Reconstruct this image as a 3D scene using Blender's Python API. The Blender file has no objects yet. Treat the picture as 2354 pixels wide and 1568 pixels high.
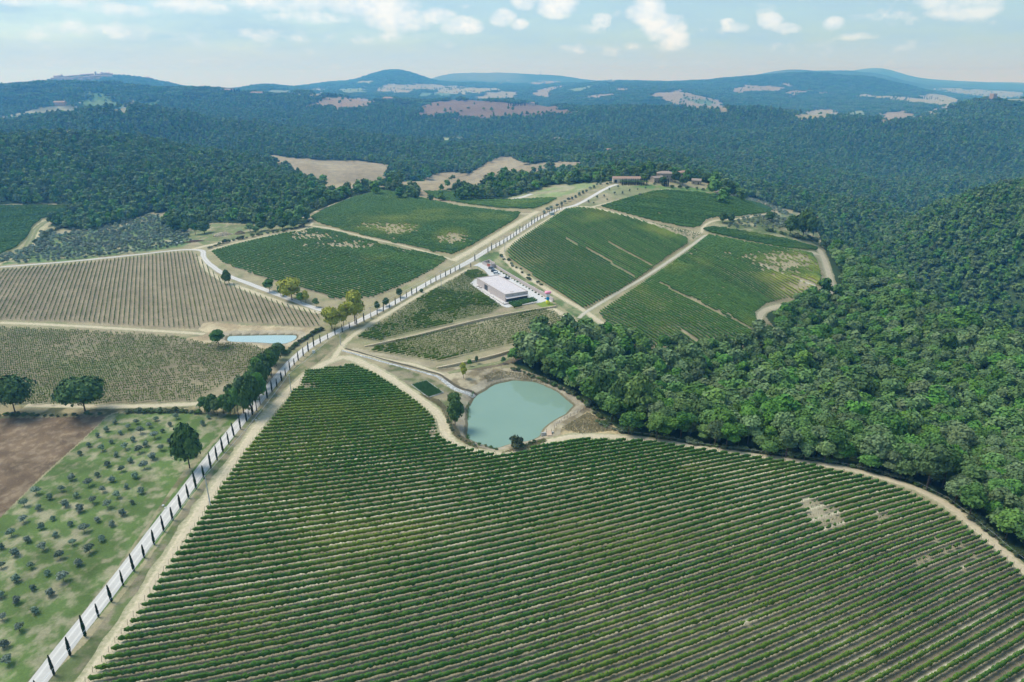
import bpy, math, random
import numpy as np
rng = np.random.default_rng(7)
random.seed(7)
R = math.radians
scene = bpy.context.scene
col = scene.collection

# ---------------------------------------------------------------- camera
CAM_H = 125.0
PITCH = R(21.1)
FPX = 1569.0            # focal length in photo units (photo taken as 2353 x 1568)
CX, CY = 1176.5, 784.0
cam_d = bpy.data.cameras.new("camera")
cam_d.lens = 24.0
cam_d.sensor_width = 36.0
cam_d.clip_start = 1.0
cam_d.clip_end = 80000.0
cam = bpy.data.objects.new("camera", cam_d)
cam.location = (0, 0, CAM_H)
cam.rotation_euler = (R(90) - PITCH, 0, 0)
col.objects.link(cam)
scene.camera = cam

# ---------------------------------------------------------------- light
SUN_EL, SUN_AZ = R(56), R(-72)      # azimuth from +Y towards +X
scene.view_settings.view_transform = 'Standard'
scene.view_settings.look = 'None'
scene.view_settings.exposure = 0.70
scene.view_settings.gamma = 1.0
scene.view_settings.use_curve_mapping = False
scene.cycles.max_bounces = 4
scene.cycles.diffuse_bounces = 2
scene.cycles.glossy_bounces = 2
scene.cycles.transparent_max_bounces = 4
scene.cycles.volume_bounces = 2
scene.cycles.use_denoising = True

def nd(nt, typ, loc=None, **kw):
    n = nt.nodes.new(typ)
    for k, v in kw.items():
        setattr(n, k, v)
    return n

def sock(s, v, nt):
    if hasattr(v, 'is_linked') or hasattr(v, 'links'):
        nt.links.new(v, s)
    else:
        if isinstance(v, (tuple, list)) and len(v) == 3 and s.type == 'RGBA':
            v = (*v, 1)
        s.default_value = v

def mth(nt, op, a, b=0.0, c=0.0, clamp=False):
    n = nd(nt, 'ShaderNodeMath', operation=op)
    n.use_clamp = clamp
    sock(n.inputs[0], a, nt); sock(n.inputs[1], b, nt); sock(n.inputs[2], c, nt)
    return n.outputs[0]

def mixc(nt, fac, a, b, mode='MIX'):
    n = nd(nt, 'ShaderNodeMix', data_type='RGBA', blend_type=mode)
    sock(n.inputs[0], fac, nt); sock(n.inputs[6], a, nt); sock(n.inputs[7], b, nt)
    return n.outputs[2]

def noise(nt, vec, scale, detail=2.0, rough=0.5):
    n = nd(nt, 'ShaderNodeTexNoise')
    nt.links.new(vec, n.inputs['Vector'])
    n.inputs['Scale'].default_value = scale
    n.inputs['Detail'].default_value = detail
    n.inputs['Roughness'].default_value = rough
    return n.outputs['Fac']

def ramp(nt, fac, stops):
    n = nd(nt, 'ShaderNodeValToRGB')
    e = n.color_ramp.elements
    while len(e) < len(stops):
        e.new(0.5)
    for i, (p, c) in enumerate(stops):
        e[i].position = p
        e[i].color = (*c, 1) if not isinstance(c, (int, float)) else (c, c, c, 1)
    nt.links.new(fac, n.inputs[0])
    return n.outputs[0]

world = bpy.data.worlds.new("World")
scene.world = world
world.use_nodes = True
def build_world():
    nt = world.node_tree
    nt.nodes.clear()
    out = nd(nt, 'ShaderNodeOutputWorld')
    bg = nd(nt, 'ShaderNodeBackground')
    sky = nd(nt, 'ShaderNodeTexSky')
    sky.sky_type = 'NISHITA'
    sky.sun_disc = False
    sky.sun_elevation = SUN_EL
    sky.sun_rotation = SUN_AZ
    sky.altitude = 300
    sky.air_density = 1.0
    sky.dust_density = 1.5
    sky.ozone_density = 1.5
    tc = nd(nt, 'ShaderNodeTexCoord')
    g = tc.outputs['Generated']
    sep = nd(nt, 'ShaderNodeSeparateXYZ'); nt.links.new(g, sep.inputs[0])
    z = sep.outputs[2]
    az = mth(nt, 'ARCTAN2', sep.outputs[0], sep.outputs[1])
    # --- cumulus: billows, wide flat bases, placed along the horizon
    mp = nd(nt, 'ShaderNodeCombineXYZ')
    sock(mp.inputs[0], mth(nt, 'MULTIPLY', az, 1.0), nt)
    sock(mp.inputs[1], mth(nt, 'MULTIPLY', z, 1.6), nt)
    v = mp.outputs[0]
    n1 = noise(nt, v, 26.0, 10.0, 0.66)
    mp2 = nd(nt, 'ShaderNodeCombineXYZ'); sock(mp2.inputs[0], az, nt); sock(mp2.inputs[1], mth(nt, 'MULTIPLY', z, 4.5), nt); n2 = noise(nt, mp2.outputs[0], 7.0, 6.0, 0.6)
    # placed cumulus heads (azimuth, elevation, half width, half height)
    heads = [(.060,.090,.038,.020,1.1),(.018,.094,.022,.014,1.),(-.012,.074,.022,.013,1.),(.010,.066,.016,.009,.8),(.178,.080,.032,.022,1.15),(.198,.062,.036,.021,1.15),(.215,.046,.024,.016,1.),
             (.118,.070,.016,.012,.9),(.100,.060,.03,.008,.5),(.330,.066,.020,.011,1.),(.352,.058,.022,.009,.9),(.405,.061,.017,.010,1.),(.292,.060,.022,.008,.8),(.280,.066,.012,.006,.8),(.43,.047,.03,.006,.5),
             (-.190,.088,.080,.020,1.),(-.150,.070,.055,.018,1.),(-.068,.064,.034,.014,1.),(-.100,.076,.03,.012,.9),(-.30,.090,.11,.016,.8),(-.26,.072,.08,.010,.6),(-.40,.082,.09,.012,.55),(-.56,.086,.08,.016,.8),(-.47,.074,.06,.010,.5),
             (.53,.086,.06,.020,.85),(.49,.096,.06,.014,.8),(.54,.070,.05,.012,.6),(.46,.066,.05,.012,.45),(-.50,.050,.14,.012,.4),(-.30,.050,.10,.010,.35),(.15,.035,.12,.010,.3),(-.17,.05,.07,.01,.4),
             (.0,.16,.22,.04,.8),(.45,.2,.2,.05,.8),(-.5,.19,.25,.05,.9),(-.1,.3,.3,.07,.9),(.9,.15,.2,.06,.9),(-.95,.14,.2,.06,.9),(.4,.4,.3,.08,.9)]
    tot = None
    for (a0, e0, wa, we, s) in heads:
        dx = mth(nt, 'DIVIDE', mth(nt, 'SUBTRACT', az, a0), wa)
        dz = mth(nt, 'DIVIDE', mth(nt, 'SUBTRACT', z, e0), we)
        r2 = mth(nt, 'ADD', mth(nt, 'MULTIPLY', dx, dx), mth(nt, 'MULTIPLY', dz, dz))
        w = mth(nt, 'MULTIPLY', mth(nt, 'SUBTRACT', 1.0, r2, clamp=True), s)
        tot = w if tot is None else mth(nt, 'MAXIMUM', tot, w)
    dens = mth(nt, 'ADD', mth(nt, 'MULTIPLY', tot, 0.50), mth(nt, 'SUBTRACT', mth(nt,'MULTIPLY',n1,1.0), 0.58))
    cum = ramp(nt, dens, [(-0.0, 0.0), (0.20, 0.62), (0.45, 1.0)])
    shade = ramp(nt, n1, [(0.38, (0.72,0.86,0.97)), (0.58, (0.94,0.99,1.0))])
    veil = ramp(nt, mth(nt,'ADD', n2, mth(nt,'MULTIPLY', n1, 0.25)), [(0.45, 0.30), (0.75, 0.95)])
    # everywhere overhead: a broken high layer that softens the light
    skyc = mixc(nt, 1.0, sky.outputs[0], (0.86, 1.0, 1.0), 'MULTIPLY')
    CL = 4.9
    vc = (CL*0.56, CL*0.83, CL*1.06)
    base = mixc(nt, mth(nt,'MULTIPLY', veil, 0.85), skyc, vc)
    low = nd(nt, 'ShaderNodeMapRange'); nt.links.new(z, low.inputs[0]); low.inputs[1].default_value = .045; low.inputs[2].default_value = -.005
    base = mixc(nt, low.outputs[0], base, (CL*0.84, CL*0.97, CL*1.08))
    cc = mixc(nt, 1.0, shade, (CL*1.3, CL*1.3, CL*1.3), 'MULTIPLY')
    fin = mixc(nt, cum, base, cc)
    nt.links.new(fin, bg.inputs[0])
    bg.inputs[1].default_value = 0.10
    nt.links.new(bg.outputs[0], out.inputs[0])
build_world()
world.cycles.sampling_method = 'MANUAL'
world.cycles.sample_map_resolution = 512

sun_d = bpy.data.lights.new("sun", 'SUN')
sun_d.energy = 2.1
sun_d.angle = R(28)
sun_d.color = (1.0, 0.98, 0.93)
sun = bpy.data.objects.new("sun", sun_d)
from mathutils import Vector
dirv = Vector((math.cos(SUN_EL)*math.sin(SUN_AZ), math.cos(SUN_EL)*math.cos(SUN_AZ), math.sin(SUN_EL)))
sun.rotation_euler = dirv.to_track_quat('Z', 'Y').to_euler()
sun.location = (0, 0, 900)
col.objects.link(sun)
HAZE_DENSITY = 0.00019
HAZE_COLOR = (0.13, 0.46, 1.0)

# ---------------------------------------------------------------- helpers
def tag(o, label=None, cat=None, group=None, kind=None):
    if label: o['label'] = label
    if cat: o['category'] = cat
    if group: o['group'] = group
    if kind: o['kind'] = kind
    return o

def new_mat(name, color=(0.5,0.5,0.5), rough=0.9, build=None, spec=0.2):
    m = bpy.data.materials.new(name)
    m.use_nodes = True
    nt = m.node_tree
    b = nt.nodes['Principled BSDF']
    b.inputs['Base Color'].default_value = (*color, 1)
    b.inputs['Roughness'].default_value = rough
    b.inputs['Specular IOR Level'].default_value = spec
    if build: build(nt, b)
    else:
        tc = nd(nt, 'ShaderNodeTexCoord')
        n = noise(nt, tc.outputs['Object'], 1.3, 4)
        c = mixc(nt, n, tuple(x*0.8 for x in color), tuple(min(1,x*1.2) for x in color))
        nt.links.new(c, b.inputs['Base Color'])
    return m

def mesh_np(name, V, F, mat=None, parent=None, smooth=False, attrs=None, colattr=None, link=True, matidx=None):
    """F: list of arrays (n,k) of faces."""
    me = bpy.data.meshes.new(name)
    V = np.asarray(V, dtype=np.float32)
    if isinstance(F, np.ndarray): F = [F]
    F = [np.asarray(f, dtype=np.int32) for f in F if len(f)]
    me.vertices.add(len(V)); me.vertices.foreach_set('co', V.ravel())
    tot = sum(f.size for f in F); nf = sum(len(f) for f in F)
    me.loops.add(tot); me.polygons.add(nf)
    me.loops.foreach_set('vertex_index', np.concatenate([f.ravel() for f in F]))
    starts = []; s = 0
    for f in F:
        k = f.shape[1]; starts.append(s + np.arange(len(f))*k); s += f.size
    me.polygons.foreach_set('loop_start', np.concatenate(starts).astype(np.int32))
    if matidx is not None: me.polygons.foreach_set('material_index', np.asarray(matidx, np.int32))
    me.update(calc_edges=True)
    me.validate()
    if smooth: me.polygons.foreach_set('use_smooth', np.ones(len(me.polygons), bool))
    if attrs:
        for k, a in attrs.items():
            at = me.attributes.new(k, 'FLOAT', 'POINT'); at.data.foreach_set('value', np.asarray(a, np.float32))
    if colattr is not None:
        at = me.color_attributes.new('base', 'FLOAT_COLOR', 'POINT')
        c = np.ones((len(V), 4), np.float32); c[:, :3] = colattr
        at.data.foreach_set('color', c.ravel())
    for m in (mat if isinstance(mat, (list, tuple)) else [mat]):
        if m: me.materials.append(m)
    o = bpy.data.objects.new(name, me)
    if parent is not None: o.parent = parent
    if link: col.objects.link(o)
    return o

def empty(name, loc=(0,0,0), rz=0.0):
    o = bpy.data.objects.new(name, None)
    o.location = loc; o.rotation_euler = (0,0,rz); o.empty_display_size = 0.3
    col.objects.link(o)
    return o

def copy_thing(root, kids, loc, rz=0.0, sc=(1,1,1)):
    r = root.copy(); r.location = loc; r.rotation_euler = (0,0,rz); r.scale = sc
    col.objects.link(r)
    out = []
    for k in kids:
        c = k.copy(); c.parent = r; col.objects.link(c); out.append(c)
    return r, out

class MB:
    """collects simple solids into one mesh"""
    def __init__(s): s.V = []; s.F = []
    def add(s, V, F):
        n = len(s.V); s.V += [tuple(v) for v in V]; s.F += [tuple(i+n for i in f) for f in F]; return s
    def box(s, x0,x1,y0,y1,z0,z1, taper=0.0):
        t = taper
        V = [(x0,y0,z0),(x1,y0,z0),(x1,y1,z0),(x0,y1,z0),(x0+t,y0+t,z1),(x1-t,y0+t,z1),(x1-t,y1-t,z1),(x0+t,y1-t,z1)]
        return s.add(V, [(3,2,1,0),(4,5,6,7),(0,1,5,4),(1,2,6,5),(2,3,7,6),(3,0,4,7)])
    def prism(s, P, z0, z1):
        n = len(P)
        V = [(p[0],p[1],z0) for p in P] + [(p[0],p[1],z1) for p in P]
        a = sum(P[i][0]*P[(i+1)%n][1]-P[(i+1)%n][0]*P[i][1] for i in range(n))
        F = [tuple(range(n-1,-1,-1)), tuple(range(n,2*n))] + [(i,(i+1)%n,(i+1)%n+n,i+n) for i in range(n)]
        if a < 0: F = [tuple(reversed(f)) for f in F]
        return s.add(V, F)
    def tube(s, pts, rad, n=6, cap=True):
        pts = [Vector(p) for p in pts]
        if not isinstance(rad, (list, tuple)): rad = [rad]*len(pts)
        V = []
        for i, p in enumerate(pts):
            d = (pts[min(i+1,len(pts)-1)] - pts[max(i-1,0)]).normalized()
            u = d.cross(Vector((0.31,0.95,0.05))).normalized() if abs(d.z) > .3 else d.cross(Vector((0,0,1))).normalized()
            w = d.cross(u)
            for k in range(n):
                a = 2*math.pi*k/n
                V.append(tuple(p + (u*math.cos(a)+w*math.sin(a))*rad[i]))
        F = []
        for i in range(len(pts)-1):
            for k in range(n):
                F.append((i*n+k, i*n+(k+1)%n, (i+1)*n+(k+1)%n, (i+1)*n+k))
        if cap:
            F.append(tuple(range(n-1,-1,-1))); F.append(tuple((len(pts)-1)*n+k for k in range(n)))
        return s.add(V, F)
    def quad(s, a, b, c, d): return s.add([a,b,c,d], [(0,1,2,3)])
    def build(s, name, mat, parent=None, smooth=False, link=True):
        me = bpy.data.meshes.new(name); me.from_pydata(s.V, [], s.F); me.update()
        if smooth: me.polygons.foreach_set('use_smooth', np.ones(len(me.polygons), bool))
        me.materials.append(mat)
        o = bpy.data.objects.new(name, me)
        if parent is not None: o.parent = parent
        if link: col.objects.link(o)
        return o

# ---------------------------------------------------------------- photo ray <-> world
def rays(P):
    P = np.asarray(P, float).reshape(-1, 2)
    a = (P[:,0]-CX)/FPX; b = (CY-P[:,1])/FPX
    x = a; y = math.cos(PITCH)+b*math.sin(PITCH); z = -math.sin(PITCH)+b*math.cos(PITCH)
    return np.arctan2(x, y), -z/np.hypot(x, y)     # azimuth, downward slope
def project(x, y, z):
    c, s = math.cos(PITCH), math.sin(PITCH)
    zz = z-CAM_H
    dep = y*c - zz*s
    up = y*s + zz*c
    return CX+FPX*x/dep, CY-FPX*up/dep, dep

# value noise (periodic lattice) for terrain and scatter
_lat = rng.random((257, 257))
def vnoise(x, y, s):
    x = np.asarray(x)/s+500.3; y = np.asarray(y)/s+500.7
    xi = np.floor(x).astype(int); yi = np.floor(y).astype(int)
    fx = x-xi; fy = y-yi; fx = fx*fx*(3-2*fx); fy = fy*fy*(3-2*fy)
    a = _lat[xi%256, yi%256]; b = _lat[(xi+1)%256, yi%256]; c = _lat[xi%256, (yi+1)%256]; d = _lat[(xi+1)%256, (yi+1)%256]
    return (a*(1-fx)+b*fx)*(1-fy)+(c*(1-fx)+d*fx)*fy
def fbm(x, y, s, o=4, g=0.5):
    t = 0; A = 1; N = 0
    for i in range(o):
        t = t+A*vnoise(np.asarray(x)+i*37.1, np.asarray(y)-i*91.7, s/2**i); N += A; A *= g
    return t/N

def in_poly(x, y, P):
    x = np.asarray(x); y = np.asarray(y); P = np.asarray(P)
    res = np.zeros(x.shape, bool)
    bb = (x >= P[:,0].min()) & (x <= P[:,0].max()) & (y >= P[:,1].min()) & (y <= P[:,1].max())
    xs = x[bb]; ys = y[bb]; r = np.zeros(xs.shape, bool)
    n = len(P)
    for i in range(n):
        x1, y1 = P[i]; x2, y2 = P[(i+1)%n]
        if y1 == y2: continue
        c = ((y1 > ys) != (y2 > ys)) & (xs < (x2-x1)*(ys-y1)/(y2-y1)+x1)
        r ^= c
    res[bb] = r
    return res
def seg_dist(x, y, P, closed=False):
    x = np.asarray(x, float); y = np.asarray(y, float); P = np.asarray(P, float)
    best = np.full(x.shape, 1e9)
    n = len(P)
    for i in range(n if closed else n-1):
        ax, ay = P[i]; bx, by = P[(i+1)%n]
        dx, dy = bx-ax, by-ay; L = dx*dx+dy*dy+1e-9
        t = np.clip(((x-ax)*dx+(y-ay)*dy)/L, 0, 1)
        best = np.minimum(best, np.hypot(x-ax-t*dx, y-ay-t*dy))
    return best
def smooth_line(P, n=6):
    """Catmull-Rom through points"""
    P = np.asarray(P, float); Q = np.vstack([2*P[0]-P[1], P, 2*P[-1]-P[-2]]); out = []
    for i in range(1, len(Q)-2):
        for k in range(n):
            t = k/n
            out.append(0.5*((2*Q[i])+(-Q[i-1]+Q[i+1])*t+(2*Q[i-1]-5*Q[i]+4*Q[i+1]-Q[i+2])*t*t+(-Q[i-1]+3*Q[i]-3*Q[i+1]+Q[i+2])*t**3))
    out.append(P[-1]); return np.array(out)
def densify(P, n=6, closed=True):
    P = np.asarray(P, float); Q = []
    m = len(P) if closed else len(P)-1
    for i in range(m):
        for k in range(n): Q.append(P[i]+(P[(i+1)%len(P)]-P[i])*k/n)
    if not closed: Q.append(P[-1])
    return np.array(Q)

# ---------------------------------------------------------------- terrain
# near ground: spot heights (photo x, photo y, height)
SPOTS = [(80,1568,0),(700,1568,0),(1500,1568,0),(2353,1568,0),(-300,1300,0),(0,1200,0),(600,1200,0),(1176,1200,0),(1800,1200,0),(2353,1330,0),
 (0,960,0),(250,950,0),(560,970,0),(700,860,0),(720,800,0),(860,860,-.5),(1000,960,-1),(1160,1040,-1),(1340,1000,-1),(1600,1030,-1),(1900,1065,-1.5),(2200,1170,-2),
 (1360,925,-3),(1170,850,-2),(804,755,0),(895,709,1.6),(1000,648,4),(1060,620,5.5),(1120,581,8),(1180,546,10),(1242,505,14),(1270,490,16),(1350,455,22),(1400,427,28),
 (1440,417,29),(1540,408,28),(1640,432,22),(1165,590,4),(1330,480,17),(1440,500,15),(1580,550,8),(1345,715,-1),(1240,650,1.5),(1270,700,0),(1161,697,.5),(1213,690,.6),(1092,656,.8),(1118,640,1.0),(1136,617,2.0),(1110,606,3.2),
 (1480,640,3),(1600,440,21),(1760,485,12),(1600,524,9),(1700,552,6),(1890,580,0),(1890,640,-3),(1740,725,-5),(1780,775,-8),(1600,805,-7),(1434,780,-4),(1260,775,-3),(1010,835,-1.5),(870,790,-.5),
 (0,735,2),(0,620,6),(440,575,4),(450,755,1),(735,735,0.5),(560,640,4),(770,692,2),(720,522,10),(875,440,17),(800,500,13),(1000,580,6),(1200,490,15),(1060,475,14),(980,450,13),(1180,460,14),(1290,445,19),
 (0,590,0),(80,540,-3),(0,475,4),(165,472,0),(250,520,-6),(400,540,-2),(150,600,3),(350,500,-8),(600,535,5),
 (1400,835,-7),(1450,870,-10),(1500,900,-13),(1600,850,-16),(1700,900,-20),(1750,835,-19),(1850,770,-24),(1830,722,-19),(1880,712,-19),(1945,690,-20),(1800,800,-22),(1900,900,-22),(2100,900,-24),(1950,740,-20),(2100,800,-24),(2250,900,-24),(2353,960,-22),(2100,990,-18),(2300,1100,-10),(1700,980,-8),(1920,600,-8),(1900,560,-6)]
# far ground: lines across the view at a given distance (photo x, distance, photo y)
K = [
 [(-100,880,470),(1640,830,432),(1760,680,487),(1850,650,540),(1900,640,574),(1960,590,614),(2040,532,668),(2120,483,725),(2200,450,775),(2353,426,835),(2550,400,900)],
 [(-100,900,468),(200,880,485),(400,820,497),(600,850,478),(700,850,462),(760,900,462),(870,900,478),(1000,900,484),(1100,880,482),(1270,860,470),(1380,850,424),(1500,850,418),(1640,830,432),(1760,770,505),(1850,745,570),(1900,770,612),(1960,760,655),(2040,720,712),(2120,690,765),(2200,660,812),(2353,620,868),(2550,580,950)],
 [(-100,1250,288),(0,1250,298),(150,1240,312),(330,1200,330),(500,1170,345),(600,1140,365),(650,1110,394),(700,1080,420),(760,1060,450),(870,1050,452),(1000,1050,456),(1080,1050,456),(1200,1050,446),(1300,1040,432),(1400,1030,418),(1500,1030,408),(1640,1000,450),(1760,900,530),(1900,900,560),(1980,980,575),(2050,1000,540),(2115,990,495),(2202,980,462),(2280,970,440),(2353,960,434),(2550,900,410)],
 [(-100,1500,365),(0,1500,368),(330,1400,385),(500,1330,395),(600,1280,388),(700,1190,385),(760,1150,400),(870,1180,392),(1000,1150,408),(1100,1200,388),(1180,1250,366),(1300,1200,384),(1400,1180,372),(1500,1200,368),(1568,1200,372),(1635,1200,389),(1735,1180,419),(1835,1180,436),(1935,1150,454),(2050,1150,478),(2115,1200,500),(2200,1300,535),(2353,1300,530),(2550,1250,500)],
 [(-100,1680,335),(0,1680,335),(330,1600,350),(500,1530,362),(600,1450,357),(700,1400,364),(870,1400,377),(1000,1300,382),(1180,1400,352),(1300,1400,362),(1400,1450,352),(1500,1500,352),(1568,1450,385),(1700,1400,425),(1900,1350,475),(2050,1400,505),(2200,1500,540),(2353,1500,535),(2550,1500,500)],
 [(-100,2000,275),(0,2000,275),(110,1950,265),(240,1900,253),(330,1900,258),(450,1850,278),(600,1800,293),(700,1800,308),(870,1800,318),(1000,1800,319),(1100,1800,321),(1200,1800,320),(1280,1800,317),(1400,1800,328),(1500,1850,335),(1600,1800,345),(1800,1800,370),(2000,1750,420),(2100,1700,445),(2353,1700,480),(2550,1600,480)],
 [(-100,2250,305),(0,2250,300),(240,2200,285),(450,2130,292),(700,2080,312),(1000,2130,326),(1200,2130,324),(1400,2150,302),(1600,2200,298),(1800,2200,312),(2000,2150,342),(2100,2100,370),(2353,2050,400),(2550,2000,430)],
 [(-100,2600,266),(0,2600,264),(100,2600,252),(180,2600,249),(300,2600,254),(400,2600,254),(550,2550,258),(700,2500,264),(870,2500,265),(1000,2500,264),(1100,2500,268),(1200,2500,264),(1340,2500,254),(1450,2500,252),(1650,2500,251),(1750,2500,259),(1850,2500,271),(1950,2450,275),(2100,2400,281),(2200,2350,296),(2280,2300,318),(2353,2250,344),(2550,2200,400)],
 [(-100,3200,198),(0,3200,198),(170,3200,195),(250,3200,193),(330,3200,196),(450,3200,203),(550,3200,209),(600,3100,217),(690,3000,215),(745,3000,221),(870,3000,233),(960,3000,236),(1080,3000,232),(1200,3000,239),(1335,3000,253),(1500,3000,262),(1700,3000,262),(1900,3000,285),(2050,3000,292),(2130,3000,272),(2180,3000,254),(2230,3000,236),(2270,3000,229),(2310,3000,231),(2353,3000,236),(2550,3000,250)],
 [(-100,3800,225),(0,3800,222),(330,3800,222),(550,3700,226),(700,3600,236),(760,3600,242),(1000,3600,250),(1200,3600,252),(1335,3500,262),(1500,3500,262),(1700,3500,268),(1850,3500,273),(2000,3500,277),(2100,3500,268),(2200,3600,256),(2353,3700,250)],
 [(-100,4400,205),(100,4500,198),(400,4400,206),(550,4400,210),(600,4200,213),(700,4200,216),(850,4200,222),(1000,4200,228),(1150,4200,238),(1250,4200,240),(1340,4000,236),(1420,4000,228),(1500,4200,214),(1570,4200,210),(1650,4200,228),(1800,4200,245),(1950,4200,250),(2100,4200,243),(2200,4200,240),(2353,4200,240)],
 [(-100,5200,203),(0,5200,202),(90,5200,195),(110,5200,187),(130,5200,183),(180,5200,179),(225,5200,174),(300,5200,176),(340,5200,183),(380,5200,192),(450,5200,205),(540,5200,207),(565,5200,200),(600,5200,195),(640,5200,194),(680,5200,203),(760,5200,208),(900,5200,208),(1000,5200,208),(1100,5200,212),(1200,5200,214),(1300,5200,208),(1400,5200,200),(1500,5200,197),(1560,5200,200),(1700,5400,206),(1850,5500,206),(2000,5500,216),(2100,5500,224),(2200,5500,229),(2353,5500,232)],
 [(-100,7000,205),(0,7000,202),(540,7000,204),(640,7000,203),(690,7000,200),(740,7000,190),(790,7000,187),(830,7000,183),(860,7000,169),(895,7000,159),(910,7000,159),(940,7000,165),(975,7000,181),(1000,7000,188),(1100,7000,192),(1200,7000,195),(1300,7000,193),(1350,7000,189),(1450,7000,185),(1560,7000,188),(1640,6500,184),(1735,6500,173),(1828,6500,166),(1885,6500,168),(1935,6500,174),(1998,6500,174),(2035,6500,183),(2102,6500,202),(2135,6500,212),(2222,6500,229),(2353,6500,238)],
 [(-100,8200,210),(0,8200,210),(560,8200,210),(690,8200,200),(905,8200,190),(1000,8200,189),(1500,8200,189),(1828,8200,180),(2035,8200,192),(2102,8200,205),(2200,8200,212),(2353,8200,222)],
 [(-100,9200,210),(0,9200,210),(640,9200,210),(900,9200,200),(985,9200,183),(1010,9200,173),(1060,9200,167),(1150,9200,167),(1250,9200,171),(1330,9200,180),(1360,9200,185),(1450,9200,187),(1640,9200,187),(1740,9200,172),(1780,9200,163),(1830,9200,159),(1860,9200,163),(1900,9200,161),(1960,9200,164),(2020,9200,169),(2060,9200,179),(2110,9200,197),(2200,9200,203),(2353,9200,214),(2550,9200,220)],
 [(-100,11500,210),(900,11500,205),(1500,11500,200),(1900,11500,180),(2060,11500,184),(2110,11500,190),(2200,11500,195),(2353,11500,203)],
 [(-100,14000,210),(1700,14000,205),(1800,14000,200),(1900,14000,179),(1945,14000,163),(1960,14000,161),(1985,14000,160),(2015,14000,152),(2040,14000,158),(2080,14000,172),(2120,14000,181),(2200,14000,186),(2290,14000,190),(2330,14000,187),(2353,14000,192),(2550,14000,190)],
 [(-100,17000,212),(1800,17000,205),(2000,17000,192),(2550,17000,196)]]
D_NEAR = [(-900,800),(0,800),(700,800),(870,750),(1000,760),(1270,720),(1450,790),(1640,740),(1760,600),(1850,560),(1900,540),(1960,490),(2040,440),(2120,400),(2200,370),(2353,345),(2900,320)]

def tps_fit(P, Z):
    n = len(P); d = np.hypot(P[:,None,0]-P[None,:,0], P[:,None,1]-P[None,:,1])
    A = np.zeros((n+3, n+3)); A[:n,:n] = d + np.eye(n)*(-4.0)
    A[:n,n] = 1; A[:n,n+1:] = P; A[n,:n] = 1; A[n+1:,:n] = P.T
    return np.linalg.solve(A, np.concatenate([Z, np.zeros(3)]))
def tps_eval(P, w, X, Y):
    n = len(P); o = w[n]+w[n+1]*X+w[n+2]*Y
    for i in range(n): o = o+w[i]*np.hypot(X-P[i,0], Y-P[i,1])
    return o
S = np.array(SPOTS, float)
az_s, t_s = rays(S[:,:2]); d_s = (CAM_H-S[:,2])/t_s
PS = np.stack([d_s*np.sin(az_s), d_s*np.cos(az_s)], 1)
_w = tps_fit(PS, S[:,2])

def pchip(xk, yk, x):
    h = np.diff(xk); m = np.diff(yk)/h
    d = np.zeros(len(xk))
    for i in range(1, len(xk)-1):
        if m[i-1]*m[i] > 0:
            w1 = 2*h[i]+h[i-1]; w2 = h[i]+2*h[i-1]
            d[i] = (w1+w2)/(w1/m[i-1]+w2/m[i])
    d[0] = m[0]; d[-1] = m[-1]
    i = np.clip(np.searchsorted(xk, x)-1, 0, len(h)-1)
    t = (x-xk[i])/h[i]
    return ((2*t**3-3*t**2+1)*yk[i]+(t**3-2*t**2+t)*h[i]*d[i]+(-2*t**3+3*t**2)*yk[i+1]+(t**3-t**2)*h[i]*d[i+1])

AZ = np.concatenate([np.linspace(-math.pi, R(-62), 24)[:-1], np.linspace(R(-62), R(-47), 60)[:-1], np.linspace(R(-47), R(47), 1150), np.linspace(R(47), R(62), 60)[1:], np.linspace(R(62), math.pi, 24)[1:]])
th = np.linspace(math.atan2(CAM_H, 95), math.atan2(CAM_H, 1150), 640)
DD = np.concatenate([[2, 20, 45, 70], CAM_H/np.tan(th), np.geomspace(1150, 18000, 300)[1:]])
KA = []
for ln in K:
    a = np.array(ln, float); az, t = rays(a[:, [0, 2]])
    z = CAM_H-a[:,1]*t
    far = np.clip((a[:,1]-900)/250, 0, 1)*1.3*(a[:,1] < 9000)
    KA.append((az, a[:,1], z-far*5.0))
dn = np.array(D_NEAR, float); dn_az, _ = rays(np.stack([dn[:,0], np.full(len(dn), 450.)], 1))
azc = np.linspace(-R(62), R(62), 240)
Zc = np.zeros((len(azc), len(DD)))
lD = np.log(DD)
for i, a in enumerate(azc):
    dm = np.interp(a, dn_az, dn[:,1])
    dk = np.concatenate([[2, 20, 60], np.arange(100, dm-20, 40), [dm]])
    ac = np.clip(a, -R(48), R(48))
    zk = tps_eval(PS, _w, dk*math.sin(ac), dk*math.cos(ac))
    zk[dk < 110] = zk[dk < 110]*0.2
    dk = list(dk); zk = list(zk)
    for (ka, kd, kz) in KA:
        d = np.interp(a, ka, kd); z = np.interp(a, ka, kz)
        if d > dk[-1]*1.03: dk.append(d); zk.append(z)
    dk = np.array(dk)
    Zc[i] = pchip(np.log(dk), np.array(zk), lD)
# soften across the view, keep the crests
ker = np.array([1, 3, 4, 3, 1.])/12
Zc = np.apply_along_axis(lambda v: np.convolve(np.pad(v, 2, 'edge'), ker, 'valid'), 0, Zc)
ZG = np.zeros((len(AZ), len(DD)))
for j in range(len(DD)): ZG[:, j] = np.interp(AZ, azc, Zc[:, j])
GX = np.sin(AZ)[:,None]*DD[None,:]; GY = np.cos(AZ)[:,None]*DD[None,:]
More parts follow.
